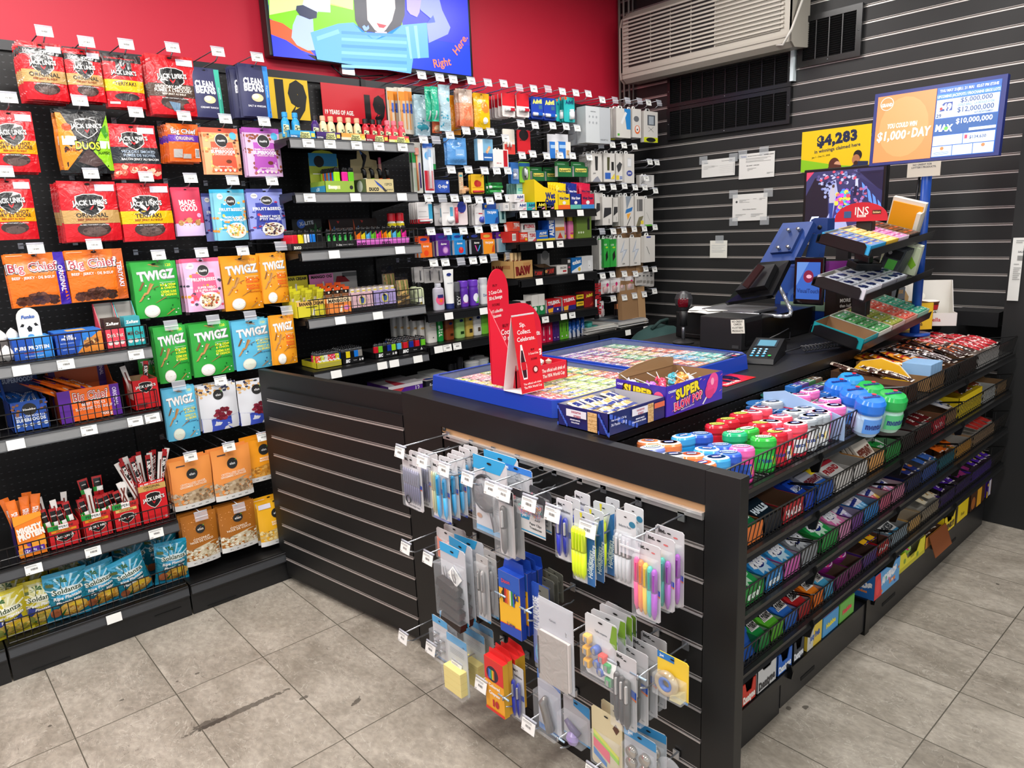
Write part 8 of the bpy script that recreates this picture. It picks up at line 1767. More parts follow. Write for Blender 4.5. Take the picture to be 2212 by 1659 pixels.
mb.QD((4.15,ay0,az0+.01),(4.15,ay1,az0+.01),(4.15,ay1,az1+.04),(4.15,ay0,az1+.04),CREAM)
mb.BX(3.948,3.952,ay0+.02,ay1-.02,az0+.045,az0+.048,MT('8a857a'))
aco(mb,'cabinet')
mb=MB()
nz=13
for k in RN(nz):
 z=az0+.085+(az1-az0-.13)*k/(nz-1)
 for(a,b)in((3.03,3.20),(2.88,3.02),(2.73,2.87),(2.565,2.72)):
  mb.BX(3.946,3.9495,a,b,z,z+.010,MT('1a1816',.6))
 mb.BX(3.940,3.95,2.13,3.24,z+.011,z+.0215,MT('bcb6aa'))
 mb.BX(3.9445,3.9495,2.15,2.555,z,z+.010,MT('7c776c'))
aco(mb,'louvre')
m=MB();m.TU([(3.955,2.17,2.41),(3.93,2.12,2.40),(3.94,2.08,2.47),(4.0,2.055,2.62),(4.05,2.05,2.8),(4.06,2.05,3.0)],.007,MT('c8c4bc'),8)
PL(m,'white_cable',(0,0,0),'off white cable curving down to the air unit corner',go)
m=MB();m.BX(4.12,4.155,2.155,2.175,2.24,ZC,MT('dce8ec',.3));PL(m,'conduit_strip',(0,0,0),'thin white upright conduit strip by the air unit','conduit')
for j,(x,y,r)in EN([(4.12,3.42,.009),(4.13,3.39,.007),(4.135,3.35,.007),(4.14,3.32,.006)]):
 m=MB();m.CY((x,y,2.2),(x,y,ZC),r,MT(['8a8078','a8a098','94908a','787470'][j],.5),8)
 PL(m,'wall_pipe',(0,0,0),'thin upright pipe in the room corner behind the air unit, %s'%NTH[j],'pipe','corner pipes')
def grille(x,y0,y1,z0,z1,ny,b,L1,pitch=.0115):
 t=EM('vent_grille',(x,(y0+y1)/2,(z0+z1)/2),L1,'vent')
 m=MB();G=MT('151517',.3)
 cy,cz=(y0+y1)/2,(z0+z1)/2
 for a in((y0,y0+b,z0,z1),(y1-b,y1,z0,z1),(y0+b,y1-b,z0,z0+b),(y0+b,y1-b,z1-b,z1)):
  m.BX(-.012,.006,a[0]-cy,a[1]-cy,a[2]-cz,a[3]-cz,G)
 m.obj('frame',t)
 m=MB()
 m.BX(.004,.006,y0+b-cy,y1-b-cy,z0+b-cz,z1-b-cz,MT('040404',.8))
 n=int((z1-z0-2*b)/pitch)
 for k in RN(n):
  z=z0+b+pitch*(k+.5)-cz
  m.add([(-.008,y0+b-cy,z-.004),(-.008,y1-b-cy,z-.004),(.003,y1-b-cy,z+.002),(.003,y0+b-cy,z+.002)],[(0,1,2,3)],MT(wx,.35))
 for k in RN(1,ny):
  y=y0+b+(y1-y0-2*b)*k/ny-cy
  m.BX(-.010,-.006,y-.0025,y+.0025,z0+b-cz,z1-b-cz,MT('4a4a4c',.35)if ny<6 else MT('1e1e20',.35))
 m.obj('slats',t)
 for(y,z)in((y0+b/2,cz),(y1-b/2,cz),(cy,z0+b/2)):
  m=MB();m.CY((-.0145,y-cy,z-cz),(-.012,y-cy,z-cz),.004,CHD,8);m.obj('screw',t)
grille(4.142,2.172,3.03,2.215,2.415,10,.022,'upper of two wide black slotted grilles under the air unit')
grille(4.142,2.172,3.03,2.012,2.212,10,.022,'lower of two wide black slotted grilles under the air unit')
grille(4.142,1.79,2.14,2.305,2.565,4,.03,'smaller black vent with four divisions by the white conduit')
def SQ(us,x,L1,el,c='dedcd8',name='paper_notice',thick=.001,cat='paper notice',tape=(),rough=.6):
 """us: TL, TR, BL pixels on the plane x"""
 a,b,cc=[AX(u,v,x)for u,v in us]
 w=a.y-b.y;h_=(a.z+b.z)/2-cc.z
 mb=MB();mb.BX(-w/2,w/2,0,thick,0,h_,MT(c,rough))
 pr(mb,el,w,h_,FL(-w/2,0,0),rough,'',0)
 for(tx,tz)in tape:mb.BX(tx*w-.03-w/2,tx*w+.03-w/2,-.0006,-.0002,tz*h_-.025,tz*h_+.025,CL(.25,.1,'d8dce0'))
 return PL(mb,name,(x,(a.y+b.y)/2,cc.z),L1,cat,rz=-PI/2)
lines=lambda x0,x1,ys,c='9a9a98':[(qc,x0,y,x1-(.1*(i%3)),y+.012,c)for i,y in EN(ys)]
SQ([(1516,346),(1588,340),(1519,384)],4.148,'wide white certificate, first of the two taped side by side',[(qb,'Ontario',.14,.82,.06,'303848',.18),(qb,'Tobacco Retail Dealers Permit',.76,.86,.04,vf,.4)]+lines(.3,.5,[.6,.55,.5])+lines(.06,.4,[.62,.55,.48])+[(qc,.965,.1,.97,.7,'707070')]+[(qc,.55,.2+.1*i,.97,.205+.1*i,'9a9a9a')for i in RN(5)],tape=[(.05,1),(.95,.98)])
SQ([(1597,334),(1674,326),(1594,388)],4.148,'white municipal licence sheet, second of the two taped side by side',[(qb,'Toronto',.13,.9,.05,'2c50a0',.16,0,.04),(qb,'Municipal Licensing & Standards',.45,.9,.035,'404040',.4),(qb,'BUSINESS LICENCE',.84,.9,.04,vf,.26,0,.03),(qb,'B02-1234567  11-MAR-2027',.4,.52,.035,vg,.5)]+lines(.2,.9,[.8,.76,.7,.66])+lines(.25,.5,[.4,.36,.32])+lines(.8,.98,[.18,.15]),tape=[(.1,1),(.7,1.04)])
SQ([(1583,420),(1658,417),(1580,478)],4.148,'white permit sheet held with clear tape strips below the other two',[(qf,.12,.72,.03,.03,'404040')]+lines(.2,.5,[.78,.75,.72,.69])+lines(.6,.7,[.8,.76])+lines(.78,.95,[.8,.76])+[(qb,'Licence to Operate a Retail Store',.5,.43,.03,vg,.5)]+lines(.1,.4,[.24,.2,.15])+lines(.55,.9,[.24,.2,.15]),tape=[(.02,1.02),(1.02,1.0),(.04,-.02),(.94,-.02)])
SQ([(1534,518),(1571,521),(1529,557)],4.146,'small square handwritten note taped alone low on the slatted wall',lines(.1,.9,[.72,.62,.52,.42,.34],'8a98a8'),'e4e2d8',km,cat='note',tape=[(.55,1.06)])
SQ([(1733,290),(1884,262),(1741,372)],4.146,'yellow winnings poster with two smiling people, partly behind the screens',[(qh,[(0,0),(1,0),(.5,.12),(0,.32)],'8cc820'),(qb,'$4,283',.52,.76,.24,'1c2848',.62,4,.06),(qb,'in winnings claimed here',.53,.52,.085,'1c2848',.66,4,.02),(qb,'Jan 1 - Dec 31, 2025',.3,.36,.04,'4a4418',.3,4),(qf,.5,.12,.08,.1,'5a2c20'),(qf,.545,.1,.05,.06,'d8a080'),(qh,[(.4,0),(.62,0),(.6,.1),(.44,.16)],'5a2c20'),(qf,.83,.3,.06,.07,'20181a'),(qf,.81,.2,.055,.07,'b87850'),(qh,[(.7,0),(.98,0),(.98,.14),(.84,.16)],'1c2c50'),(qf,.81,.12,.03,.03,'3a2018')],'f0c814','winnings_poster',cat='poster',rough=.35)
SQ([(2189,514),(2214,513),(2174,649)],3.842,'tall white paper with a small barcode on the dark end column',[(qb,'SALE',.8,.78,.03,'404048',.5)]+[(qc,.55+.06*i,.64,.58+.06*i,.72,kh)for i in RN(8)]+lines(.3,.95,[.95,.92,.58,.52,.49,.46,.43,.40,.37,.34]),'d8d8d4',tape=())
m=MB();m.BX(3.98,4.14,1.0,1.2,.93,1.0,MT('1a1a1c'));PL(m,'wall_ledge',(0,0,0),'small black ledge against the slatted wall past the counter end','ledge')
BP=MT('1c48a0',.35)
js=EM('jackpot_display',(3.33,1.125,ZT),'blue framed lottery jackpot screen on a blue pole','display screen')
def jso(mb,n):
 o=mb.obj(n,js);o.location=(-3.33,-1.125,-ZT);return o
m=MB();m.CY((3.335,1.143,ZT),(3.335,1.143,1.74),.019,BP,20);m.CY((3.335,1.143,ZT),(3.335,1.143,ZT+.01),.06,BP,20);m.TU([(3.345,1.17,1.7),(3.35,1.185,1.5),(3.35,1.21,1.3),(3.36,1.24,1.1)],.005,BLK,6);jso(m,'pole')
p=[AX(1871,355,3.3),AX(2148,341,3.3),AX(2182,172,3.3),AX(1894,188,3.3)]
a_=Vector((3.3,p[0].y,p[0].z));U_=((p[1]-p[0])+(p[2]-p[3]))/2;V_=((p[3]-p[0])+(p[2]-p[1]))/2
V_=Vector((.02,0,V_.z));U_.z=0
o_=Vector((3.3,(p[0].y+p[3].y)/2,(p[0].z+p[1].z)/2))
Wd,Ht=U_.length,V_.length
un,vn=U_.normalized(),V_.normalized()
nn=Vector((-1,0,.05)).normalized()
m=MB();m.SL([(o_+U_*a+V_*b)[:]for a,b in((0,0),(1,0),(1,1),(0,1))],.03,MT('1c2c80',.35),nn)
fm=lambda x,z,o:(o_+un*x+vn*z+nn*(o+.0005))[:]
jso(m,'screen_case')
m=MB()
BL1,PB='1c58a8','c4d8f4'
el=[(qc,.03,.04,.50,.95,'e08048'),(qf,.26,.5,.2,.25,'e48c54'),(qc,.505,.04,.965,.95,BL1),(qc,.505,.80,.965,.865,'3078c0'),(qb,'THU MAY 21/JEU. 21 MAI   02:57 PM ET/HE',.735,.905,.035,'e8f0fc',.42),(qb,'UPCOMING JACKPOTS / PROCHAINS GROS LOTS',.735,.832,.035,'e8f0fc',.45,0,.02),(qc,.51,.55,.96,.79,PB),(qc,.51,.33,.96,.54,'1c5090'),(qf,.11,.84,.055,.055,'f4e0d4'),(qf,.11,.84,.05,.05,'e08048'),(qb,'GRAND',.11,.825,.045,je,.09,0,.04),(qb,'YOU COULD WIN',.25,.53,.065,vq,.24,0,.03,.1),(qb,'$1,000',.17,.40,.12,vq,.24,0,.03,.1),(qb,'a',.31,.42,.06,vq,.05,0,0,.4),(qb,'DAY',.41,.41,.12,vq,.15,0,.04,.1),(qc,.53,.64,.63,.75,'1c3c88'),(qb,'6',.545,.70,.14,jy,.05,0,.08),(qb,'49',.59,.69,.085,jy,.07,0,.05),(qf,.547,.675,.011,.011,'e02020'),(qb,'$5,000,000',.80,.755,.06,'203870',.23,0,.01),(qb,'GOLD BALL · LA BOULE D\'OR',.80,.695,.03,'6080a0',.26),(qb,'$12,000,000',.80,.635,.065,'203870',.26,0,.01),(qb,'29',.535,.585,.045,'203060',.04),(qb,'SATURDAY/SAMEDI',.86,.575,.025,'405078',.13),(qb,'$10,000,000',.80,.49,.065,'f0f4fc',.26,0,.02),(qb,'MAX',.585,.42,.085,'f0f8fc',.13,-4,.05),(qf,.6,.41,.015,.015,'58b848'),(qc,.77,.35,.96,.385,'e0e8f4'),(qc,.51,.19,.73,.32,PB),(qc,.735,.19,.96,.32,PB),(qb,'$134,630',.84,.265,.04,'304878',.12),(qc,.745,.25,.765,.30,'d83858'),(qc,.51,.05,.66,.18,PB),(qc,.665,.05,.81,.18,PB),(qc,.815,.05,.96,.18,PB),(qf,.585,.15,.014,.014,'e07840'),(qf,.885,.15,.014,.014,'c07848')]+[(qc,.525,.1-.015*i,.64,.105-.015*i,'6078a0')for i in RN(3)]
prs(m,el,Wd,Ht,fm,.48)
jso(m,'lit_screen')
SQ([(1961,352),(2033,348),(1958,384)],3.292,'handwritten no credit for lottery products note hanging under the jackpot screen',[(qb,'NO CREDIT FOR',.45,.85,.12,'2a3040',.6),(qb,'LOTTERY PRODUCTS.',.5,.66,.12,'2a3040',.74)],'c8c2b4',km,cat='note')
cm=EM('security_monitor',(3.62,1.61,1.2),'black monitor showing a security camera view of the shop','monitor')
def cmo(mb,n):
 o=mb.obj(n,cm);o.location=(-3.62,-1.61,-1.2);return o
y1,y0=AX(1735,420,3.6).y,AX(1912,420,3.6).y
z1,z0=1.712,1.395
m=MB();m.BB(3.602,3.64,y0,y1,z0,z1,MT(ky,.3),.004)
m.BX(3.64,3.68,1.58,1.64,1.2,1.5,BLK);m.BX(3.56,3.74,1.5,1.72,1.19,1.2,BLK)
cmo(m,'monitor_case')
m=MB();mw,mh=y1-y0-.028,z1-z0-.034
fm=lambda x,z,o:(3.6015-o,y1-.014-x,z0+.02+z)
rd=random.Random(7)
el=[(qc,0,0,1,1,'34345c'),(qh,[(0,.0),(.25,0),(.32,.2),(.30,.8),(.12,.9),(0,.6)],'1c1826'),(qh,[(0,.85),(.1,1),(0,1)],'e03c5c'),(qh,[(.22,0),(.6,0),(.45,.55),(.4,.85),(.3,.8),(.34,.3)],'9aa0c8'),(qh,[(.38,.2),(.62,.18),(.6,.6),(.5,.72),(.42,.6)],'3c3068'),(ja,.42,.2,.6,.66,['c840c0','4878e8','d84860','e0c048','8050d0','38a8c8'],60,.03,1),(ja,.15,.78,.7,.98,['6878a8','28284c','a8a8c8','504878','c04860'],60,.022,2),(ja,.22,.55,.38,.8,['6068a0','1c1c38','8890b8'],30,.022,3),(qh,[(.7,.95),(1,.6),(1,.95)],'1c1c38'),(qh,[(.62,.2),(.8,.15),(1,.35),(1,.62),(.72,.85),(.6,.7)],'2c2c54')]+[(qh,[(.74+.07*i,.78-.1*i),(.78+.07*i,.72-.1*i),(.82+.07*i,.52-.1*i),(.77+.07*i,.56-.1*i)],'5c88e8')for i in RN(4)]+[(ja,.62,.22,.8,.7,['5c6498','8a70b0','30305c','a85878'],50,.022,4),(qh,[(.33,.45),(.4,.45),(.4,.7),(.36,.74),(.33,.66)],'a8a4b0'),(qh,[(.34,.2),(.38,.2),(.39,.46),(.33,.46)],'2c3c80'),(qf,.375,.74,.018,.022,'483830'),(qh,[(.66,.7),(.7,.7),(.69,.84),(.66,.84)],'b0b4d0'),(qh,[(.64,.56),(.68,.56),(.69,.72),(.65,.72)],'1c1c38'),(qh,[(.04,.06),(.16,.12),(.2,.24),(.1,.24)],'c8d4f0'),(qc,.78,.92,.96,.94,'1c1c38')]+[(qf,.08+.025*i,.11+.03*i,.01,.01,['4868c8','c84848','48a060'][i%3])for i in RN(4)]
prs(m,el,mw,mh,fm,.45)
cmo(m,'lit_screen')
m=MB();m.BX(3.5,3.76,1.40,1.78,ZT+.001,1.185,MT('0d0d0f'));PL(m,'monitor_cabinet',(0,0,0),'black cabinet carrying the security monitor','cabinet')
lt=EM('lottery_terminal',(3.25,1.7,ZT),'blue lottery terminal with a tilted screen seen from behind','lottery terminal')
def lto(mb,n):
 o=mb.obj(n,lt);o.location=(-3.25,-1.7,-ZT);return o
DB=MT('1c3c80')
q=[AX(1642,567,3.02),AX(1691,482,3.12),AX(1757,478,3.12),AX(1716,562,3.02)]
n_=(q[1]-q[0]).cross(q[3]-q[0]).normalized()
if n_.x>0:n_=-n_
m=MB();m.SL([p[:]for p in q],.035,DB,n_)
c=sum(q,Vector())/4+Vector((0,-.01,-.005))
m.SL([(c+(p-c)*.6+n_*.018)[:]for p in q],.018,MT('1a356f'),n_)
for s in(-.25,.1):
 for t_ in(.3,-.25):
  k=c+(q[3]-q[0])*(s*.8+.1)+(q[1]-q[0])*t_*.8+n_*.018
  m.CY(k[:],(k+n_*.022)[:],.007,CHR,8)
lto(m,'screen_back')
m=MB()
q=[AX(1754,503,3.2),AX(1752,475,3.2),AX(1760,471,3.2),AX(1788,472,3.2),AX(1787,498,3.2),AX(1777,508,3.2)]
m.SL([p[:]for p in q],.07,MT('1c3a7a'),Vector((-1,0,0)))
q=[AX(1739,560,3.19),AX(1753,505,3.19),AX(1776,506,3.19),AX(1768,560,3.19)]
m.SL([p[:]for p in q],.05,MT('24488c'),Vector((-1,0,0)))
k=AX(1771,491,3.2);m.CY((3.196,k.y,k.z),(3.2,k.y,k.z),.01,BLK,10)
lto(m,'arm')
m=MB();yy1,yy0=1.75,1.42
m.BB(3.25,3.46,yy0,yy1,ZT+.001,1.27,MT('1a3f8e',.35),.01)
fm=lambda x,z,o:(3.2495-o,yy1-x,ZT+z)
pr(m,[(qc,.1,.55,.95,.95,'2c5cb8'),(qf,.5,.5,.3,.2,'4878c8'),(qf,.5,.46,.26,.16,'2c5cb8'),(qh,[(.1,.3),(.95,.3),(.95,.45),(.1,.42)],'8aa890'),(qc,.1,.05,.95,.28,'12388c')],yy1-yy0,1.27-ZT,fm,.35,'',0)
lto(m,'body')
SG='hanging stationery packs'
ZINC=MT('b4b8be',.22,.85)
def HX(name,key,fn,TL,TR,BL,L1,cat,n=1,x=1.12,dx=.03,G1=SG,tilt=0,yaw=0):
 a,b,c=AX(TL[0],TL[1],x),AX(TR[0],TR[1],x),AX(BL[0],BL[1],x)
 w,h=abs(a.y-b.y),(a.z+b.z)/2-c.z
 me,sc=pmesh(key,fn,w,h)
 rd=random.Random(int(TL[0])+7)
 for i in RN(n):
  lb=L1 if i==0 else L1+', '+ORD[i]+' back'
  PL(me,name,(x+dx*i,(a.y+b.y)/2+(rd.uniform(-.004,.004)if i else 0),c.z+(rd.uniform(-.004,.006)if i else 0)),lb,cat,G1 if n>1 else(G1 if G1!=SG else None),rz=-PI/2+R(yaw)+(rd.uniform(-.12,.12)if i else 0),ry=R(tilt),scale=sc)
def BS(bg,el,T9=(),F9=True,d=.002,D9=.012,fx=(.04,.02,.96,.72),hole=True):
 """card with raised things under a clear bubble. things: ('pen', cx, z0, z1, r, body, cap, clip) or builder callables"""
 def f(w,h):
  mb=CD(bg,el,d=d)(w,h)
  if hole:pr(mb,[(qf,.5,.93,.07,.025,ky)],w,h,FL(-w/2,-d/2-.0012,0),.6,'',0)
  for t in T9:
   if callable(t):t(mb,w,h)
   elif t[0]==va:
    _,cx,z0,z1,r,bc,cc=t[:7]
    X0=(cx-.5)*w;y=-d/2-r-.001
    zs,ze=z0*h,z1*h
    mb.TU([(X0,y,zs),(X0,y,zs+.014),(X0,y,zs+(ze-zs)*.55)],[r*.35,r*.9,r],MT(bc,.3),8)
    mb.TU([(X0,y,zs+(ze-zs)*.55),(X0,y,ze-.006),(X0,y,ze)],[r*1.05,r*.95,r*.5],MT(cc,.3),8)
    mb.BX(X0+r*.4,X0+r*.9,y-r*1.5,y-r*.9,zs+(ze-zs)*.6,ze-.008,MT(t[7]if len(t)>7 else cc,.25,.3))
  if F9:
   x0,z0,x1,z1=fx
   mb.BB((x0-.5)*w,(x1-.5)*w,-d/2-D9,-d/2-.0005,z0*h,z1*h,CL(.13,.05,jf),.004)
  return mb
 return f
INC=lambda y=.86:[(qb,'inc.',.25,y+.06,.05,kh,.3,0,.06)]
BAND=lambda y:[(qh,[(0,y),(1,y-.05),(1,y+.02),(0,y+.07)],'2848b8'),(qh,[(0,y-.02),(1,y-.07),(1,y-.05),(0,y)],'e87038')]
F_P1=BS('d8d6d8',INC()+[(qb,'OPTIMUS',.6,.82,.04,'404048',.5)]+BAND(.48)+[(qb,'8 BALL POINT PENS',.5,.05,.03,kh,.9)],[(va,.12+.11*i,.12,.76,.0035,'5a5878','a8a8c0')for i in RN(8)]+[lambda mb,w,h:mb.TU([(-w*.1+.012*cos(a),-.014,h*.2+.012*sin(a))for a in[2*PI*i/16 for i in RN(16)]],.0018,MT('38383c',.3),6,True)],fx=(.03,.03,.97,.8))
F_P2=BS('d8d6d8',INC()+[(qb,'FIZZ',.55,.8,.05,'585860',.5,0,.05)]+BAND(.5)+[(qc,0,.0,1,.04,'2c48a8')],[(va,.1+.12*i,.1,.8,.0035,c,c2)for i,(c,c2)in EN([('c8b888','e0d0a0'),('a8b888','c8d8b0'),('70a898','98c8b8')])]+[(va,.5,.06,.78,.007,jl,jl),(va,.85,.08,.76,.0065,jl,'30a0d8')],fx=(.03,.03,.97,.82))
def mag(mb,w,h):
 cx,cz,r=-w*.08,h*.55,w*.36
 mb.TU([(cx+r*cos(a),-.012,cz+r*sin(a))for a in[2*PI*i/24 for i in RN(24)]],.005,MT('3a3c40',.3),8,True)
 mb.CY((cx,-.014,cz),(cx,-.010,cz),r*.94,MT('9a9ca0',.15,0,qs),24)
 mb.TU([(cx+r*.45,-.012,cz-r),(cx+r*.7,-.012,cz-r*1.7),(cx+r*.8,-.012,h*.1)],[.006,.008,.009],MT('4a4c50',.3),10)
F_MAG=BS('d4d4d8',[(qh,[(0,.82),(.8,.82),(1,1),(0,1)],jl),(qc,0,0,1,.07,jl)]+[(qc,.62,.3+.03*i,.95,.306+.03*i,'9098a8')for i in RN(6)]+[(qc,.7,.48,.92,.6,'b8a890'),(qf,.12,.2,.08,.05,'b88868')],[mag],D9=.02)
F_HOLE=BS('cccdd2',[(qc,0,.8,1,1,'3c84dc'),(qb,'Jot',.18,.9,.1,jf,.25,0,.05),(qb,'Hole Punch',.6,.66,.06,'606870',.6),(qb,'Perforateur',.6,.56,.06,'606870',.6)],D9=.015)
F_DRK=BS('c0bcbc',[(qc,0,.8,1,1,'28242a'),(qc,.1,.84,.5,.9,'a82838')],[(va,.5,.06,.78,.009,'5c5a58','484644',kb)],fx=(.05,.02,.95,.9),D9=.024)
def clips(mb,w,h):
 rd=random.Random(2)
 for q in RN(46):
  x,z=rd.uniform(-.4,.4)*w,h*(.56+rd.uniform(0,.2));a=rd.random()*6;l,b=.011,.0035
  pts=[(-l,-b),(l*.7,-b),(l,0),(l*.7,b),(-l*.6,b),(-l*.8,.3*b),(-l*.6,-.4*b),(l*.4,-.4*b)]
  mb.TU([(x+p[0]*cos(a)-p[1]*sin(a),-.006-rd.uniform(0,.008),z+p[0]*sin(a)+p[1]*cos(a))for p in pts],.0007,MT(['e0485c','e87898','48b8a8','d8d0c8','6878c8','e8a048'][q%6],.3),4)
F_CLP=BS('3a3c40',[(qc,0,0,1,.52,'d8d8d6'),(qh,[(0,.34),(.34,.34),(.42,.52),(0,.54)],'2c98c8'),(qb,'Jot',.14,.44,.08,jf,.24,0,.05),(qb,'220',.68,.42,.08,'404448',.3),(qb,'Paper Clips',.6,.28,.06,'303438',.66),(qb,'Trombones',.6,.18,.06,'303438',.6),(qc,0,.04,1,.07,'2c98c8')],[clips],D9=.018,fx=(.03,.5,.97,.84))
F_BLU=BS('d0d0d4',INC()+[(qb,'Bellissimo',.55,.82,.04,'484850',.7)]+[(qc,.6,.4,1,.5,'2848b8')],[(va,.3,.08,.76,.0075,'2c38b8','3040c8','c8c8d0'),(va,.7,.1,.74,.007,'202c90','2434a8','c8c8d0')],fx=(.03,.03,.97,.8))
F_HL=BS(ji,[(qh,[(.62,0),(1,0),(1,.9),(.8,.86),(.62,.6)],'2868a8'),(qh,[(.3,.98),(.42,.98),(.36,.84)],'d8d020'),(qb,'Highlighters',.86,.35,.07,'e0ecf8',.5,82,.03),(qb,'Surligneurs',.74,.35,.05,'e0ecf8',.4,82,.02)],[(va,.12+.15*i,.08,.78,.0075,'d8f028','e0f43c')for i in RN(4)],fx=(.02,.03,.66,.82))
F_HLP=BS(ji,[(qh,[(.62,0),(1,0),(1,.9),(.8,.86),(.62,.6)],'2868a8'),(qb,'Highlighters',.86,.35,.07,'e0ecf8',.5,82,.03)],[(va,.3,.08,.74,.0075,'8a2888','98309c'),(va,.5,.08,.74,.0075,'8a2888','d83878')],fx=(.02,.03,.66,.82))
F_SIL=BS('d4d6d8',[(qf,.82,.85,.16,.13,'2c7898'),(qb,'Ballpoint Pens',.45,.8,.03,'707880',.6)],[(va,.16+.19*i,.06,.7,.0065,ji,'b0b4b8','e8e8ec')for i in RN(4)],fx=(.02,.03,.9,.74))
def sclick(n0):
 cols=['ec4c94','f08838','f0c83c','48c0b0','a848c0'][n0:]
 return BS('d0ccd0',INC(.88)+[(qf,.72,.9,.08,.025,'d86868')]+[(qh,[(.5,.42),(1,.36),(1,.43),(.5,.49)],'2848b8'),(qh,[(.5,.40),(1,.34),(1,.36),(.5,.42)],'e87038'),(qb,'5',.12,.12,.06,'202024',.2,0,.05)],[(va,.14+.18*(i+n0*.9),.1-.01*i,.8-.02*i,.0068,c,c,c)for i,c in EN(cols)],fx=(.02,.03,.98,.84),D9=.018)
def binder(mb,w,h):
 for k in RN(4):
  z=h*(.56-.15*k);x0=-w*.42+.004*k
  mb.SL([(x0,-.004,z),(x0+w*.78,-.004,z-.012),(x0+w*.78,-.026,z-.012),(x0,-.026,z)],.022,MT('38322f',.18,.5),Vector((.05,.2,1)).normalized())
 for x in(-.2,.14):
  mb.TU([(x*w,-.012,h*.56),(x*w-.004,-.016,h*.66),(x*w,-.018,h*.74),(x*w+.006,-.016,h*.74),(x*w+.008,-.014,h*.66),(x*w+.006,-.012,h*.56)],.0014,ZINC,6)
F_BIN=BS('c4c6cc',[(qh,[(0,.88),(.7,.88),(.8,1),(0,1)],jl),(qc,0,0,1,.05,jl)],[binder],D9=.03,fx=(.02,.06,.98,.78))
F_GRY=BS('b4b2b0',[(qc,0,0,1,.04,'3090c8')],[(va,.35,.1,.8,.006,'8c8a88','7a7876','b8b8b8'),(va,.65,.1,.8,.006,'8c8a88','a8a6a4','b8b8b8')],fx=(.03,.04,.97,.9))
F_CRB=BS('c8c4c4',[(qh,[(0,0),(.4,0),(.3,.6),(0,.7)],'e87850')],[lambda mb,w,h:mb.CY((w*.15,-.012,h*.55),(w*.15,-.001,h*.55),w*.18,MT('b89898',.3),12)])
def pencilbox(w,h):
 mb=MB()
 mb.BX(-w/2,w/2,-.009,.009,0,h*.86,MT('f0b828'),MT('1c48b0'))
 mb.QD((w/2+.0002,-.009,0),(w/2+.0002,.009,0),(w/2+.0002,.009,h*.86),(w/2+.0002,-.009,h*.86),MT('1c3c9c'))
 mb.QD((-w/2-.0002,.009,0),(-w/2-.0002,-.009,0),(-w/2-.0002,-.009,h*.86),(-w/2-.0002,.009,h*.86),MT('1c3c9c'))
 mb.SL([(-w/2,.009,h*.86),(w/2,.009,h*.86),(w*.44,.009,h),(-w*.4,.009,h)],.0012,MT('1c48b0'),Vector((0,-1,0)))
 el=[(qc,0,.72,1,1,'2458b8'),(qh,[(0,.14),(1,.17),(1,0),(0,0)],'1c48b0'),(qh,[(0,.14),(1,.17),(1,.18),(0,.15)],'d82c28'),(qf,.46,.62,.34,.26,'3a1c18')]
 el+=[(qh,[(.2+.08*i,.50),(.265+.08*i,.50),(.265+.08*i,.74),(.2+.08*i,.74)],c)for i,c in EN(['2c1c18','c82828','e86828','f0a028','f4e8d0','28a048','2c60c8'])]
 el+=[(qb,'Dixon',.36,.86,.06,'d84050',.4,6,.03),(qb,'12',.82,.68,.09,'1c3888',.28,0,.06),(qb,'Lápices',.54,.19,.04,'1c2878',.5,0,.05)]
 pr(mb,el,w,h*.86,FL(-w/2,-.009,0),.35,'',0)
 return mb
def crayonbox(w,h):
 mb=MB()
 mb.BX(-w/2,w/2,-.009,.009,0,h*.9,MT('f0a828'),MT('d82828'))
 mb.QD((w/2+.0002,-.009,0),(w/2+.0002,.009,0),(w/2+.0002,.009,h*.9),(w/2+.0002,-.009,h*.9),MT('e8b030'))
 mb.SL([(-w/2,.009,h*.9),(w/2,.009,h*.9),(w*.3,.009,h),(-w*.45,.009,h)],.0012,MT('d82828'),Vector((0,-1,0)))
 pr(mb,[(qc,0,.58,1,1,'d82828'),(qf,.42,.72,.32,.3,'2c1830')]+[(qc,.2+.07*i,.62,.255+.07*i,.8,c)for i,c in EN(['2858c8','38a0d0',ww,'f0c828','e87828'])]+[(qb,'Colored',.5,.5,.06,'f4f0e8',.6,0,.06),(qb,'Crayons',.5,.36,.06,'f4f0e8',.6,0,.06),(qb,'10',.55,.18,.11,'b81c28',.4,0,.1),(qc,0,0,1,.05,'d82828')],w,h*.9,FL(-w/2,-.009,0),.35,'',0)
 return mb
def scissors(mb,w,h):
 mb.TU([(w*.1+.014*cos(a),-.012,h*.2+.026*sin(a))for a in[2*PI*i/20 for i in RN(20)]],.0045,MT('38a0d0',.3),8,True)
 mb.SL([(w*.05,-.01,h*.34),(w*.22,-.01,h*.34),(w*.2,-.01,h*.78),(w*.14,-.01,h*.82)],.003,ZINC,Vector((0,-1,0)))
F_SCI=BS('2850b0',[(qb,'ALL PURPOSE',.22,.62,.09,jf,.42,90,.05),(qc,.4,.0,1,.9,'b8bcc0'),(qc,.45,.86,1,1,'6a6c64')],[scissors],D9=.02,fx=(.35,.02,.98,.84))
F_WES=BS('6c6c62',[(qb,'WESTCOTT',.52,.7,.06,'c8c8b8',.7,0,.03)],F9=False)
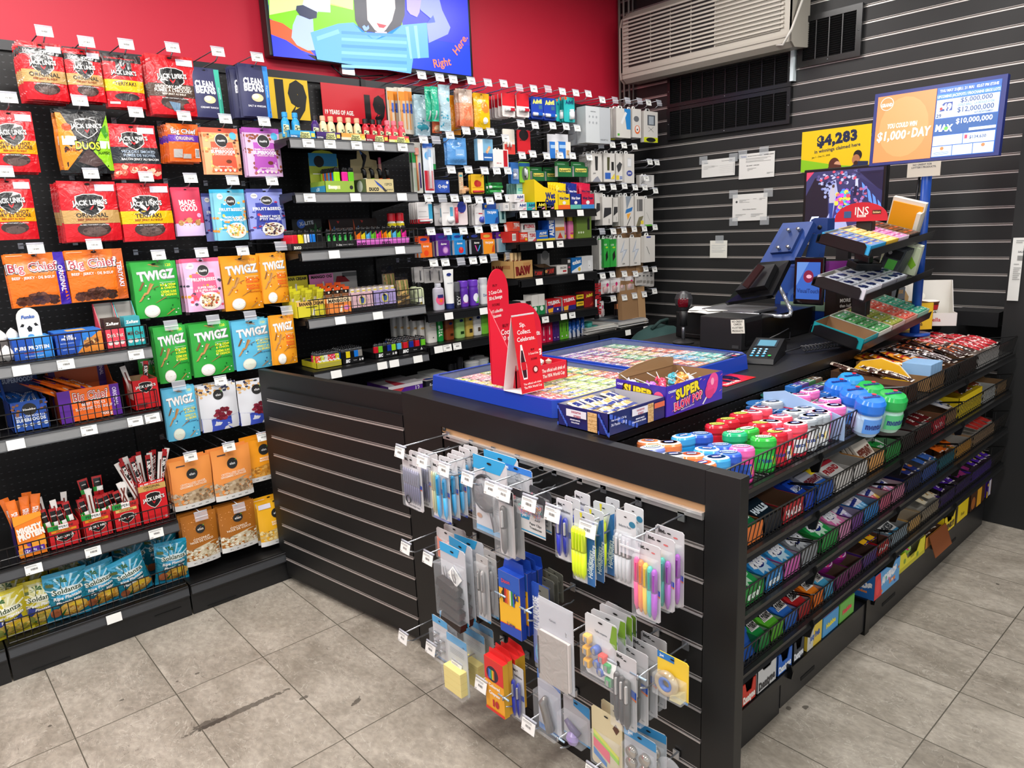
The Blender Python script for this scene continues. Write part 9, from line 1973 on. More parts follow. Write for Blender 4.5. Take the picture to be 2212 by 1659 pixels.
def notebook(w,h):
 mb=MB()
 mb.BX(-w/2,w/2,.001,.003,0,h,MT('c8ccd4',.3));mb.BB(-w/2,w/2,-.012,.001,0,h,CL(.08,.05),.003)
 mb.BB(-w*.44,w*.44,-.009,.0005,.01,h*.62,MT('d4ccc8'),.0015);mb.BB(-w*.46,w*.4,-.0105,-.009,.006,h*.63,MT('b4b0ac',.35,.2,qs),.001)
 for k in RN(22):mb.BX(-w*.47,-w*.43,-.0115,-.0103,.02+(h*.6-.03)*k/22,.0235+(h*.6-.03)*k/22,MT('5a5a60',.3,.6))
 pr(mb,[(qb,'Carnet',.42,.78,.025,'606878',.3)],w,h,FL(-w/2,-.0002,0),.3,'',0)
 return mb
def sharp(mb,w,h):
 for k,(x,z,c)in EN([(-.34,.62,'f0b428'),(-.36,.42,'f0b428'),(-.34,.22,'f0b428'),(-.08,.5,'4868b8'),(.14,.42,'e85048'),(-.02,.3,'4868b8'),(.1,.2,'4868b8'),(.3,.32,'3aa058'),(.34,.1,'3aa058')]):
  X0,Z0=x*w,z*h
  if k in(3,5,6):mb.CY((X0,-.018,Z0),(X0,-.002,Z0),.0105,MT(c,.3),14)
  else:mb.BB(X0-.010,X0+.010,-.018,-.002,Z0-.010,Z0+.011,MT(c,.3),.004)
  mb.BX(X0-.004,X0+.004,-.0195,-.018,Z0-.007,Z0+.007,ZINC)
F_SHP=BS('d0d2d4',[(qf,.9,.74,.12,.09,'1c5878'),(qh,[(.78,.7),(.86,.98),(1,.98),(1,.6)],'78a030'),(qb,'Taille-crayons',.5,.77,.03,'606870',.6)],[sharp],D9=.024,fx=(.02,.03,.98,.7))
F_ROL=BS('c4c2c4',INC(.9)+[(qb,'R',.2,.84,.06,'202024',.2,0,.08),(qh,[(.6,.5),(1,.46),(1,.56),(.6,.6)],'2858c0'),(qh,[(.6,.47),(1,.43),(1,.46),(.6,.5)],'e87838'),(qb,'3',.14,.22,.06,kh,.16,0,.07),(qb,'inc.',.84,.06,.02,'303034',.14)],[(va,.22,.08,.76,.008,'2c2b2a','3a3836',kb),(va,.46,.06,.74,.0085,'2c2b2a','3a3836',kb),(va,.7,.04,.72,.009,'383632','4a4844',kb)],fx=(.04,.02,.96,.8),D9=.022)
def tape(mb,w,h):
 cx,cz=-w*.1,h*.36
 mb.TU([(cx+.022*cos(a),-.012,cz+.022*sin(a))for a in[2*PI*i/20 for i in RN(20)]],.008,MT('b8a888',.15,.2),8,True)
 mb.TU([(cx+.014*cos(a),-.013,cz+.014*sin(a))for a in[2*PI*i/20 for i in RN(20)]],.006,MT('2c68c0',.3),8,True)
 mb.SL([(w*.1,-.004,h*.1),(w*.46,-.004,h*.12),(w*.44,-.004,h*.34),(w*.3,-.004,h*.28),(w*.12,-.004,h*.2)],-.02,CL(.35,.08,'f0e8b0'),Vector((0,-1,0)))
F_TAP=BS('f0cc3c',[(qc,0,.84,.55,1,'2878c0'),(qb,'Jot',.14,.92,.06,jf,.2,0,.05),(qc,0,0,1,.06,'6898d0')],[tape],D9=.024,fx=(.02,.05,.98,.56))
def bulldogs(mb,w,h):
 for k in RN(5):
  x,z=(-.2+.35*(k%2))*w,h*(.62-.12*k)
  mb.TU([(x-.008,-.004,z),(x,-.016,z+.008),(x+.008,-.004,z),(x,-.014,z-.01)],.004,ZINC,6)
F_BUL=BS('c8cace',[(qc,0,.84,1,1,'58a8dc'),(qc,0,0,1,.04,'3080c0')],[bulldogs],D9=.02)
def sticky(w,h):
 mb=CD('c4ccd0',[(qc,0,.86,1,1,'58a8dc'),(qb,'200',.84,.88,.025,'384858',.14)]+[(qc,.15,.76-.03*i,.85,.766-.03*i,'9098a0')for i in RN(4)],d=.002)(w,h)
 mb.BB(-w*.42,w*.42,-.026,-.001,.01,h*.48,MT('ecdc88',.7),.001)
 for k in RN(4):mb.BX(-w*.422,w*.422,-.0262,-.0015,.01+h*.12*k,.0105+h*.12*k,MT('d0bc68',.7))
 mb.BB(-w/2,w/2,-.029,.0015,0,h,CL(.07,.05),.003)
 return mb
F_KEY=BS('b8bcc8',[(qh,[(0,.84),(.4,.9),(1,.8),(1,1),(0,1)],'2c6cc0'),(qh,[(0,0),(1,0),(1,.06),(0,.1)],'3078c8')],[lambda mb,w,h:mb.TU([(-w*.05,-.01,h*.64),(-w*.14,-.014,h*.54),(-w*.02,-.016,h*.42),(w*.14,-.012,h*.12)],[.006,.012,.011,.012],MT('8a8682',.2,.6),10)],D9=.024)
F_PUR=BS('b0b0b4',[(qh,[(.4,.84),(1,.72),(1,1),(.4,1)],'3088c0'),(qc,0,0,1,.05,'3088c0')],[lambda mb,w,h:mb.lathe([(0,.0),(.014,.004),(.019,.016),(.014,.028),(0,.034)],MT('9a88c0',.25),16,1,.7,w*.02,-.02),lambda mb,w,h:mb.TU([(-w*.3,-.012,h*.46),(-w*.1,-.012,h*.34),(w*.2,-.012,h*.26)],[.006,.009,.008],MT('5c5478',.3),8)],D9=.03,fx=(.03,.06,.97,.66))
F_FLG=BS('d8cca4',[(qh,[(.7,.8),(.8,.9),(.92,.82),(.82,.72)],'5a3828'),(qh,[(.06,.52),(.9,.3),(.9,.36),(.06,.6)],'d8e038'),(qh,[(.06,.46),(.9,.22),(.9,.30),(.06,.52)],'98d838'),(qh,[(.06,.3),(.6,.14),(.6,.34),(.06,.46)],'e86078'),(qh,[(.06,.16),(.5,.04),(.5,.12),(.06,.28)],'3880c8')],fx=(.03,.03,.97,.6))
def pins(mb,w,h):
 for k in RN(6):
  x,z=(-.22+.42*(k%2))*w,h*(.62-.2*(k//2))
  mb.CY((x,-.012,z),(x,-.001,z),.014,MT('b8b0a4',.12,.8),14)
F_PIN=BS('b4bac0',[(qc,0,.84,1,1,'3890c8'),(qb,'Jot',.2,.93,.05,jf,.2,0,.05)],[pins],D9=.018,fx=(.03,.03,.97,.76))
P='stationery pack'
HX(qk,'p1',F_P1,(868,978),(908,992),(876,1090),'clear pack of black ball point pens, first on the top stationery hooks',P,3)
HX(qk,'p2',F_P2,(930,988),(968,1004),(938,1116),'pack with thick sky blue pens at the end of its hook',P,3,x=1.115)
HX(qk,'p2',F_P2,(975,970),(1002,980),(978,1100),'pack of sky blue pens halfway along its hook',P,3,x=1.19,dx=.025)
HX('magnifier_pack','mag',F_MAG,(1022,978),(1094,1003),(1042,1145),'blue and grey card with a round magnifying glass',P,2,x=1.16,dx=.04)
HX('hole_punch_pack','hol',F_HOLE,(1083,1000),(1149,1015),(1085,1060),'blue topped hole punch card behind the dark pens',P,1,x=1.20)
HX(qk,'drk',F_DRK,(1076,1052),(1108,1066),(1088,1196),'slim pack with one fat dark grey pen, front of two',P,1,x=1.11)
HX(qk,'drk',F_DRK,(1100,1048),(1128,1062),(1108,1198),'slim pack with one fat dark grey pen, behind its twin',P,1,x=1.14)
HX('paper_clip_pack','clp',F_CLP,(1124,1058),(1177,1078),(1131,1147),'pack of coloured paper clips with white lower card',P,2,x=1.13,dx=.03)
HX(qk,'blu',F_BLU,(1202,1072),(1236,1088),(1211,1205),'pack of blue capped pens by the yellow highlighters',P,3,x=1.12)
HX('highlighter_pack','hl',F_HL,(1240,1096),(1284,1116),(1245,1250),'yellow highlighter pack with blue edge, at the end of its hook',P,3,x=1.105,dx=.034)
HX('highlighter_pack','hlp',F_HLP,(1309,1072),(1338,1082),(1312,1215),'purple and pink highlighter pack behind the yellow ones',P,1,x=1.22)
HX(qk,'sil',F_SIL,(1331,1098),(1374,1112),(1341,1258),'pack of four silver pens with round blue badge',P,2,x=1.13)
HX(qk,'sc',sclick(0),(1374,1160),(1427,1188),(1383,1328),'front pack of rainbow click pens',P,1,x=1.105)
HX(qk,'sc2',sclick(0),(1392,1142),(1458,1172),(1404,1302),'middle pack of rainbow click pens',P,1,x=1.15)
HX(qk,'sc3',sclick(0),(1416,1127),(1478,1156),(1424,1292),'rearmost pack of rainbow click pens',P,1,x=1.20)
HX('small_tool_pack','crb',F_CRB,(943,1141),(985,1152),(946,1200),'clear card with an orange lower corner on the second row',P,2,x=1.16)
HX('binder_clip_pack','bin',F_BIN,(950,1170),(1004,1192),(958,1322),'card of black binder clips, at the end of its hook',P,3,x=1.105,dx=.03)
HX(qk,'gry',F_GRY,(1028,1196),(1054,1206),(1034,1332),'slim grey pen pack by the binder clips, first of two',P,2,x=1.13)
HX(qk,'gry',F_GRY,(1048,1200),(1072,1210),(1056,1326),'slim grey pen pack by the binder clips, second of two',P,1,x=1.15)
HX('pencil_carton','pcl',pencilbox,(1080,1205),(1126,1225),(1080,1352),'blue and yellow carton of twelve coloured pencils',P,4,x=1.115,dx=.0215)
HX('scissors_pack','sci',F_SCI,(1148,1256),(1186,1270),(1150,1425),'blue scissors card with a turquoise handle',P,1,x=1.14)
HX('scissors_pack','wes',F_WES,(1160,1243),(1196,1254),(1162,1300),'olive grey scissors card at the top of the second row',P,3,x=1.19,dx=.02)
HX('notebook','ntb',notebook,(1162,1288),(1236,1322),(1175,1466),'glittery pale grey notebook in a clear sleeve',P,1,x=1.10)
HX('sharpener_pack','shr',F_SHP,(1264,1322),(1333,1352),(1272,1452),'card of yellow, blue and red pencil sharpeners',P,4,x=1.11,dx=.024)
HX(qk,'rol',F_ROL,(1328,1404),(1375,1428),(1339,1562),'pack of three black roller pens, at the end of its hook',P,1,x=1.105)
HX(qk,'rol',F_ROL,(1338,1388),(1400,1414),(1352,1542),'pack of black roller pens, second on its hook',P,1,x=1.14)
HX(qk,'rol',F_ROL,(1360,1374),(1420,1398),(1370,1524),'pack of black roller pens, third on its hook',P,1,x=1.175)
HX(qk,'rol',F_ROL,(1385,1363),(1440,1385),(1394,1508),'pack of black roller pens, last on its hook',P,1,x=1.215)
HX('tape_pack','tap',F_TAP,(1421,1408),(1488,1430),(1432,1494),'yellow card of double sided tape',P,1,x=1.14)
HX('clip_pack','bul',F_BUL,(934,1328),(966,1343),(938,1412),'card of small silver clips low by the gate',P,4,x=1.12,dx=.03)
HX('sticky_note_pack','stk',sticky,(965,1366),(1008,1388),(972,1478),'pack of pale yellow sticky notes, at the end of its hook',P,1,x=1.105,tilt=0)
HX('sticky_note_pack','stk',sticky,(1000,1352),(1046,1372),(1005,1458),'pack of pale yellow sticky notes further back on its hook',P,2,x=1.17,dx=.035)
HX('crayon_carton','cry',crayonbox,(1050,1402),(1090,1420),(1056,1522),'red and yellow carton of ten crayons',P,4,x=1.115,dx=.022)
HX(qk,'blu',F_BLU,(1106,1434),(1130,1446),(1112,1546),'slim pack with a clear blue pen by the crayons',P,1,x=1.15)
HX('staple_remover_pack','key',F_KEY,(1161,1446),(1210,1468),(1171,1572),'lilac grey card with a metal staple remover',P,1,x=1.14)
HX('desk_toy_pack','pur',F_PUR,(1217,1500),(1274,1526),(1220,1580),'grey and blue card holding a mauve egg shaped item',P,1,x=1.14)
HX('sticky_flag_pack','flg',F_FLG,(1278,1524),(1344,1556),(1274,1636),'cream card of neon sticky page flags',P,2,x=1.13)
HX('push_pin_pack','pin',F_PIN,(1349,1572),(1418,1600),(1352,1680),'blue topped card of silver round magnets at the photo foot',P,2,x=1.13)
m=MB();m.CY((0,-.002,0),(0,.002,0),.035,CL(.3,.08,'d8dce0'),24);m.CY((0,-.003,0),(0,.003,0),.006,MT('2a2a2c',.3),12)
p=AX(1446,1668,1.14);PL(m,'clear_disc',(1.14,p.y,p.z),'clear round plastic disc at the photo foot',P,rz=-PI/2)
for ri,row in EN([[(970,937,1),(1020,955,2),(1068,970,3),(1120,987,4),(1172,1005,1),(1200,1015,2),(1255,1033,3),(1306,1052,4),(1382,1080,1),(1474,1112,None)],[(978,1135,2),(1028,1155,3),(1080,1182,4),(1185,1235,wg),(1240,1265,wg),(1330,1310,wg),(1420,1360,1),(1483,1390,wg)],[(968,1322,2),(1030,1342,3),(1087,1378,4),(1141,1412,1),(1188,1447,wg)],[(1245,1490,2),(1307,1525,wg),(1385,1580,3),(1463,1625,wg)]]):
 for ci,(u,v,k)in EN(row):
  bare=k==wg
  t=HK(u,v,'chrome stationery hook with %s, %s in the %s row from its top'%('no tag'if bare else jj if k is None else 'a price tag',NTH[ci],NTH[ri]),None if bare else k,L=.172,axis='x',plane=XE,G1='chrome hooks on the counter end',metal=ZINC,tilt=(38 if(ri,ci)==(1,2)else 0))
  if bare:
   h_=t.children[1]
   if 'baretip'not in _pm:
    q=MB();q.TU([(-.022,-.178,.044),(.022,-.178,.044)],.0028,MT('b8d0e4',.2,.5),6);q.CY((0,-.18,.036),(0,-.18,.048),.003,ZINC,8);_pm['baretip']=q.mesh('hook_tip')
   h_.data=_pm['baretip'];h_.name='hook_tip'
def prj(p):
 d=Vector(p)-Vector((0,0,HC))
 z=d.dot(_f)
 return W/2+d.dot(RT)/z*FPX,H/2-d.dot(UP)/z*FPX
def xu(u,y,z):
 """x of the point on the line (y, z) that shows at pixel column u"""
 a,b=1.3,3.85
 for _ in RN(40):
  c=(a+b)/2
  if prj((c,y,z))[0]<u:a=c
  else:b=c
 return(a+b)/2
FY=.892
def gumtub(body,lid,clearlid,txt,oval=True,tag_=True):
 """squat gum bottle with a domed lid whose top carries a logo"""
 mb=MB()
 mB,mL=MT(body,.22),MT(lid,.15)
 e=.8
 mb.lathe([(.028,0),(.031,.006),(.031,.06),(.0295,.068)],mB,22,1,.82,e=e)
 mb.lathe([(.0315,.066),(.033,.07),(.033,.084),(.030,.0895)],mL,22,1,.82,e=e)
 mb.lathe([(.030,.0895),(.024,.0915),(.0,.0915)],MT(clearlid,.15),22,1,.82,e=e)
 mb.lathe([(.0225,.0919),(0,.0919)],mL if clearlid!=lid else MT(lid,.15),22,1,.82)
 fm=lambda x,y,o:(x-.022,y-.018,.0921+o)
 el=[(qf,.5,.5,.3,.24,'1c3c90')]if txt==qz else[]
 if txt==qz:el+=[(qb,qz,.5,.5,.26,'f4f4f8',.52,0,.07,.2)]
 elif txt:el+=[(qf,.5,.5,.48,.36,{vo:'e8ec60'if body=='c81c30'else 'e4f4e0',vc:'a8c0e8'if body!='e84898'else 'f0b8dc','Clorets':'d8ece0'}.get(txt,qj)),(qb,txt,.5,.5,.26,{vc:'1c3080'}.get(txt,'183820'),.8,0,.05,.2)]
 pr(mb,el,.044,.036,fm,.2,'',0)
 fb=lambda x,z,o:(sin((x-.03)/.031)*(.0316+o),-cos((x-.03)/.031)*(.0316+o)*.86,z+.006)
 pr(mb,[(qc,.1,.1,.9,.8,{qz:'e4e6ea',vo:lid,vc:'2c58b8','Clorets':'e0ece4'}.get(txt,'e0e0e0'))]+[(qb,txt or '',.5,.5,.2,'1c3c90',.7,0,.05),(qc,.78,.3,.92,.7,'f0d028')],.06,.055,fb,.25,'',1)
 return mb.mesh(gi)
GT={'eo':gumtub('f07030','f08850','ece4e0',qz),'eb':gumtub('2898e0','48a8e8','dce8f0',qz),'db':gumtub('2448a8','3860c8','4c78d8',vc),'dp':gumtub('e84898','f068b0','f088c0',vc),'tr':gumtub('c81c30','d02838','d83040',vo),'tg':gumtub('28a838','38b848','48c850',vo),'cl':gumtub('18a068','28b078','30b880','Clorets'),'er':gumtub('e83048','f0586c','ece0e0',qz),'ew':gumtub('d8dce0','a0a8b0','e4e6e8',qz),'ep':gumtub('f050a8','f078bc','f0dce8',qz),'tl':gumtub('c8c0e0','8090d8','e4e4f0',vo)}
GN={'eo':'orange and white','eb':'sky blue and white','db':'icy dark blue','dp':'hot pink dome lidded','tr':'glossy red yellow marked','tg':'bright green','cl':'sea green round','er':'red and white','ew':'silver and white','ep':'candy pink and white','tl':'lilac lidded'}
TUBS=[(300,925,'eo'),(340,988,'tl'),(510,940,'eo'),(670,868,'eb'),(838,848,'db'),(560,1062,'ew'),(745,1062,'eo'),(900,1005,'eb'),(1045,965,'db'),(985,1180,'eo'),(1125,1120,'eb'),(1280,1080,'db'),(1395,1012,'dp'),(1010,752,'tr'),(1195,835,'cl'),(1125,698,'tr'),(1335,795,'tg'),(1262,640,'tr'),(1460,738,'tr'),(1545,895,'tg'),(1690,845,'tr'),(1365,615,'er'),(1465,575,'er'),(1565,718,'er'),(1675,662,'er'),(1905,752,'er'),(1790,830,'er'),(1590,515,'ew'),(1720,482,'ew'),(1810,612,'ew'),(1925,578,'ew'),(2040,712,'ew'),(2150,655,'ew'),(1872,440,'ep'),(1985,395,'ep'),(2080,530,'ep'),(2190,480,'ep')]
ztub=CZ[0]+.0275
cnt={}
for(cx,cy,k)in TUBS:
 u,v=1340+cx/4.809,760+cy/4.809
 p=atz(u,v,ztub+.092)
 y=min(max(p.y,.915),1.16)
 x=p.x
 if x<1.36:x=1.36
 cnt[k]=cnt.get(k,0)+1
 PL(GT[k],gi,(x,y,ztub),vm%(GN[k],NTH[cnt[k]-1]),'gum bottle',kz,rz=R((int(cx)*7)%50-25-35),rx=R(-4))
for(u,v,k)in[(1817,895,'ep'),(1787,902,'ew'),(1840,880,'ep')]:
 p=atz(u,v,ztub+.092);cnt[k]+=1
 PL(GT[k],gi,(p.x,max(.925,min(p.y,1.16)),ztub),vm%(GN[k],NTH[cnt[k]-1]),'gum bottle',kz,rz=R(-40))
def mentos(body,lid,lc):
 mb=MB()
 mb.lathe([(.034,0),(.039,.01),(.040,.045),(.036,.06)],MT(body,.2),22)
 mb.lathe([(.041,.058),(.043,.064),(.043,.083),(.036,.092),(0,.094)],MT(lid,.18),22)
 pr(mb,[(qb,jt,.5,.55,.26,'142878',.9,0,.07),(qf,.8,.8,.12,.1,'d83048')],.062,.05,lambda x,y,o:(x-.031,y-.025,.0945+o),.25,'',0)
 fb=lambda x,z,o:(sin((x-.035)/.04)*(.0405+o),-cos((x-.035)/.04)*(.0405+o),z+.006)
 pr(mb,[(qc,0,.1,1,.85,lc),(qb,jt,.5,.5,.3,'142878',.8,0,.06)],.07,.05,fb,.3,'',1)
 return mb.mesh('gum_jar')
MJ={'b':mentos('b8d4f0','2c78e0','5c98e8'),'g':mentos('b8e0d0','28a850','58c080'),'w':mentos('c8dce8','3090d0','8cc0e0')}
for j,(cx,cy,k,lb)in EN([(210,770,'b','blue lidded gum jar, first by the pale display'),(375,850,'b','blue lidded gum jar, second by the pale display'),(545,930,'b','blue lidded gum jar, nearest the basket wire'),(345,710,'w','pale bodied gum jar with sky blue rim'),(545,800,'g','green lidded gum jar, further one'),(770,890,'g','green lidded gum jar, nearer the basket wire')]):
 p=atz(1760+cx/4.878,660+cy/4.878,ztub+.12)
 PL(MJ[k],'gum_jar',(p.x,min(1.15,p.y),ztub),lb,'gum jar',rz=R(-30),rx=R(12),scale=(1,1,1.25))
mb=MB();mb.SL([(0,-.13,0),(0,.12,0),(0,.13,.11),(0,.06,.125),(0,-.13,.07)],.003,MT('9cb8dc'),Vector((-1,0,0)))
pr(mb,[(qc,0,.55,.45,.75,'d83048'),(qb,'gum gomme',.22,.65,.12,kr,.36),(qb,jt,.6,.45,.2,'142878',.34,0,.06)],.25,.1,lambda x,z,o:(-.003-o,.12-x,z),.4,'',0)
PL(mb,'gum_jar_display',(xu(1772,.95,ztub+.1)-.01,1.0,ztub),'pale blue card divider with red strip between gum bottles and jars',ka,rz=0)
def CF(zi,u0,u1,c,I1,pk,n,L1,packs,d=.19,hf=.05,hb=.062,F1=(),packh=.07,lean=-52,pitch=.02,y=FY,top=None,name=qq,pname='candy_pack',z=None,u_z=None,cat=qd,pcat='candy pack',packw=.92,cut=0):
 """open carton between pixel columns u0..u1 of the basket line, filled with leaning packs"""
 zf=(CZ[zi]+.0275)if z is None else z
 za=zf+.07 if u_z is None else u_z
 x0,x1=xu(u0,y,za),xu(u1,y,za)
 w=x1-x0-.002
 o=PL(TY(w,d,hf,hb,c,F1,I1=I1,cut=cut),name,((x0+x1)/2,y+d/2,zf+.0006),L1,cat)
 if pk is None:return x0,x1
 me=pk(w*packw)if callable(pk)else pk
 if isinstance(me,MB):me=me.mesh(pname)
 for j in RN(n):
  PL(me,pname,((x0+x1)/2,y+.012+pitch*j,zf+(.034 if lean==-52 else .01)+.0015*j),gr%(packs,ORD[j]if j else 'front'),pcat,packs+ja if not packs.endswith(ja)else packs,rx=R(-66 if lean==-52 else lean))
 return x0,x1
def GP(c,word,wc,c2=None,h=.075,E1=()):
 def f(w):
  mb=MB();mb.BB(-w/2,w/2,-.0055,.0055,0,h,MT(c,.3),.002)
  if word==qz:
   el=[(qh,[(.5+(.44 if i%2 else .3)*cos(2*PI*i/20),.46+(.46 if i%2 else .32)*sin(2*PI*i/20))for i in RN(20)],c2 or 'e0e4e8'),(qf,.5,.46,.26,.26,'1a2c78'),(qb,qz,.5,.47,.26,'f4f4f8',.8,6,.09),(qc,.68,.82,.9,.88,kr)]
  elif word==vo:
   el=[(qh,[(.2,.2),(.98,.2),(.98,.5),(.5,.74)],wp),(qb,vo,.58,.36,.22,vw,.74,6,.06),(qh,[(0,.7),(.4,1),(.15,1)],'f0ece8'),(qf,.86,.62,.1,.1,c2 or 'e0d050')]
  else:
   el=[(qb,word,.5,.5,.26,wc,.86,4,.07)]
  pr(mb,el+list(E1),w,h,FL(-w/2,-.0055,0),.3,'',0)
  return mb
 return f
EX=lambda c,c2:GP(c,qz,'',c2,.11)
TR=lambda c,c2:GP(c,vo,'',c2,.11)
CF(2,1606,1652,'28883c','b8bcb8',EX(ww,'c8ecd0'),6,'green gum carton next to the end panel on the third shelf','green gum pack with navy oval',F1=[(qb,qz,.5,.5,.4,'e8f4e8',.6,0,.06)])
CF(2,1654,1693,'2878b8','c0c4c8',EX('2c8cd0','c0e0f4'),6,'sky blue gum carton on the third shelf','sky blue gum pack with navy oval',F1=[(qb,qz,.5,.5,.4,'e8f4f8',.6,0,.06)])
CF(2,1695,1730,'c860a8','b8b4b8',EX('3c98d0','c0e0f0'),4,'pink edged gum carton on the third shelf','blue gum pack in the pink edged carton')
CF(2,1732,1768,'888c90','a8a4a8',EX('80848a','c0c4c8'),5,'grey gum carton on the third shelf','grey gum pack with navy oval')
CF(2,1776,1812,'28883c','c0c4c0',EX(ww,'c8ecd0'),5,'green gum carton past the grey one on the third shelf','green gum pack with navy oval, past the grey carton')
CF(2,1814,1840,'c880a8','e0d8dc',EX('e078b0','f4e0ec'),5,'pink and white gum carton on the third shelf','pink gum pack with navy oval')
def rolls(c,c2,word,wc='1c2c88'):
 def f(w):
  mb=MB();n=max(2,int(w/.02));
  for i in RN(n):
   x=-w/2+w*(i+.5)/n
   mb.CY((x,0,0),(x,0,.12),w/n*.46,MT(c if i%2==0 else c2,.25,0,qs),10)
   mb.CY((x,0,.045),(x,0,.085),w/n*.465,MT(wn,.3),10)
  pr(mb,[(qb,word,.5,.5,.12,wc,.9,12,.07)],w,.12,FL(-w/2,-w/n*.48,0),.3,'',0)
  return mb
 return f
CF(2,1842,1866,'6a3888','9a90a8',rolls('b8b0d8','7848a8',jt),3,'purple mint roll carton on the third shelf','lilac and purple mint rolls',lean=-66,pitch=.03,pname=wh)
CF(2,1868,1900,'2878c0','6c84a0',rolls('58b0e8','88c8f0',jt),3,'bright blue mint roll carton on the third shelf','bright blue mint rolls',lean=-66,pitch=.03,pname=wh)
CF(2,1902,1926,'c85878','b0a0a0',rolls('e86080','f0c050',jt),3,'fruit coloured mint roll carton on the third shelf','pink and yellow mint rolls',lean=-66,pitch=.03,pname=wh)
CF(2,1928,1956,'c87898','a8989c',rolls('f088b0','c8a8d0',jt),3,'rose pink mint roll carton on the third shelf','rose pink mint rolls',lean=-66,pitch=.03,pname=wh)
def bars(c,word,wc,E1=(),h=.12,foil=qs):
 def f(w):
  k=max(1,int(round(w/.045)));bw=w/k
  mb=MB()
  for i in RN(k):
   s=BG(bw*.94,h,.014,c,[(qb,word,.5,.5,.12,wc,.7,90,.06)]+list(E1),qy,3+i,.0025,.22,foil,False)
   s_v=[Vector((v.x-w/2+bw*(i+.5),v.y,v.z))for v in s.v]
   off=len(mb.v)
   mb.v+=s_v
   for fc,mi_,sm in zip(s.f,s.m,s.sm):
    mb.f.append(tuple(q+off for q in fc));mb.m.append(mb.mi(s.mats[mi_]));mb.sm.append(sm)
  return mb
 return f
def LB(zi,u0,u1,me,n,L1,cat='candy bar',G1=None,y0=FY+.02,y1=1.12,zup=.045,z=None,lean=-78,seed=1,name='candy_bar',S9=14):
 """individual wrapped bars lying in a carton"""
 zf=(CZ[zi]+.0275)if z is None else z
 x0,x1=xu(u0,y0,zf+.06),xu(u1,y0,zf+.06)
 rd=random.Random(seed)
 k=max(1,int((x1-x0)/.05))
 for j in RN(n):
  PL(me,name,(x0+(x1-x0)*((j%k)+.5)/k,y0+(y1-y0)*(j//k)/max(1,(n-1)//k+.001)*.8,zf+zup+rd.uniform(0,.012)),'%s, row %s, %s along'%(L1,[kk,jc,vk,wa,we,'six','seven','eight'][j//k],NTH[j%k]),cat,G1 or L1+ja,rx=R(lean+rd.uniform(-5,5)),rz=R(rd.uniform(-S9,S9)))
def OB(c,word,wc,E1=(),w=.04,h=.12,foil=qs,seed=3,ends='d8d0c8'):
 return BG(w,h,.015,c,[(qc,0,0,1,.05,ends),(qc,0,.95,1,1,ends),(qb,word,.5,.5,.12,wc,.7,90,.06)]+list(E1),qy,seed,.0025,.22,foil,False).mesh('candy_bar')
CF(2,1962,1990,'1c2454','504858',None,0,'dark navy printed chocolate carton on the third shelf','')
LB(2,1962,1990,OB('2c3474','OREO','e8e8f0',[(qf,.5,.25,.3,.2,'c87838')]),5,'navy wrapped chocolate bar in the dark navy carton',seed=4)
CF(2,1994,2026,'30509c','8c8c94',None,0,'blue and silver bar carton on the third shelf','')
LB(2,1994,2026,OB('3c64b0','Milky','e8ecf8',[(qc,.0,.6,1,.7,'c83848')]),6,'blue and silver bar in its carton',seed=5)
CF(2,2030,2064,'186878','805838',None,0,'teal edged carton with orange bars on the third shelf','')
LB(2,2030,2064,OB('e06820',"REESE",'f0d028',[(qf,.5,.3,.34,.2,'8a3c10')]),4,'orange peanut butter bar in the teal carton',seed=6)
CF(2,2068,2100,'d89838','a8a29a',None,0,'tan and grey open carton nearly empty on the third shelf','',hb=.085)
CF(2,2104,2150,'a88868','c0bab0',None,0,'wide pale carton at the far end of the third shelf','',hb=.10)
LB(2,2110,2142,OB('d8ccc4','KINDER','c83028',[(qc,0,0,1,.4,'c83830')]),5,'white and red bar in the wide pale carton',seed=7)
CF(1,1611,1650,'e07838','6a4a30',GP('1c7848','HALLS','e8f4ec',h=.07,E1=[(qf,.15,.3,.14,.14,'58c080')]),6,'green cough drop carton next to the end panel on the second shelf','green cough drop pack',pname=kt)
CF(1,1652,1690,'181c24','6a4a30',GP('10202c','HALLS','e0ecf4',h=.07),3,'black cough drop carton on the second shelf','black cough drop pack',pname=kt)
CF(1,1692,1738,'b02830','70503a',None,0,'empty red fronted carton on the second shelf','',F1=[(qb,'HALLS',.5,.5,.4,'f0e0e0',.8,0,.06)],hb=.09)
CF(1,1740,1760,'1c3ca8','5a4030',GP('1c48b8','HALLS','e0e8f8',h=.07),8,'royal blue cough drop carton on the second shelf','royal blue cough drop pack',pname=kt)
CF(1,1766,1802,'2850a0','6a6058',GP('a8a8b4',"FISHERMAN'S",'681c28',h=.07,E1=[(qc,0,0,1,.3,'2c60b8'),(qc,.7,.7,1,1,'f0d028')]),4,'lozenge carton with brown lid card on the second shelf','silver and blue lozenge pack',pname='lozenge_pack')
CF(1,1806,1842,'c8c4c0','b0aca6',GP(jh,'FRIEND','a83038',h=.07,E1=[(qc,0,.8,1,1,'c03040')]),2,'white open lozenge carton on the second shelf','white and red lozenge pack',hb=.10,pname='lozenge_pack')
CF(1,1846,1876,'d0ccc8','b8b4ae',None,0,'empty white carton with rounded back on the second shelf','',hb=.095)
CF(1,1879,1912,'e8a860','9c8c70',GP('f0e4d4','PEPPERMINT','783828',h=.10,E1=[(qc,0,0,1,.2,'e89838')]),3,'orange and white mint carton on the second shelf','white mint pack with orange foot',lean=-40,pname=jr)
CF(1,1915,1948,'28883c','68a070',GP('e4ece4','tic tac','18803c',h=.09,E1=[(qf,.5,.5,.4,.3,'28a048'),(qb,'tic tac',.5,.5,.2,'f4f8f4',.7,0,.05)]),4,'green and white candy carton on the second shelf','white pack with green oval',lean=-70)
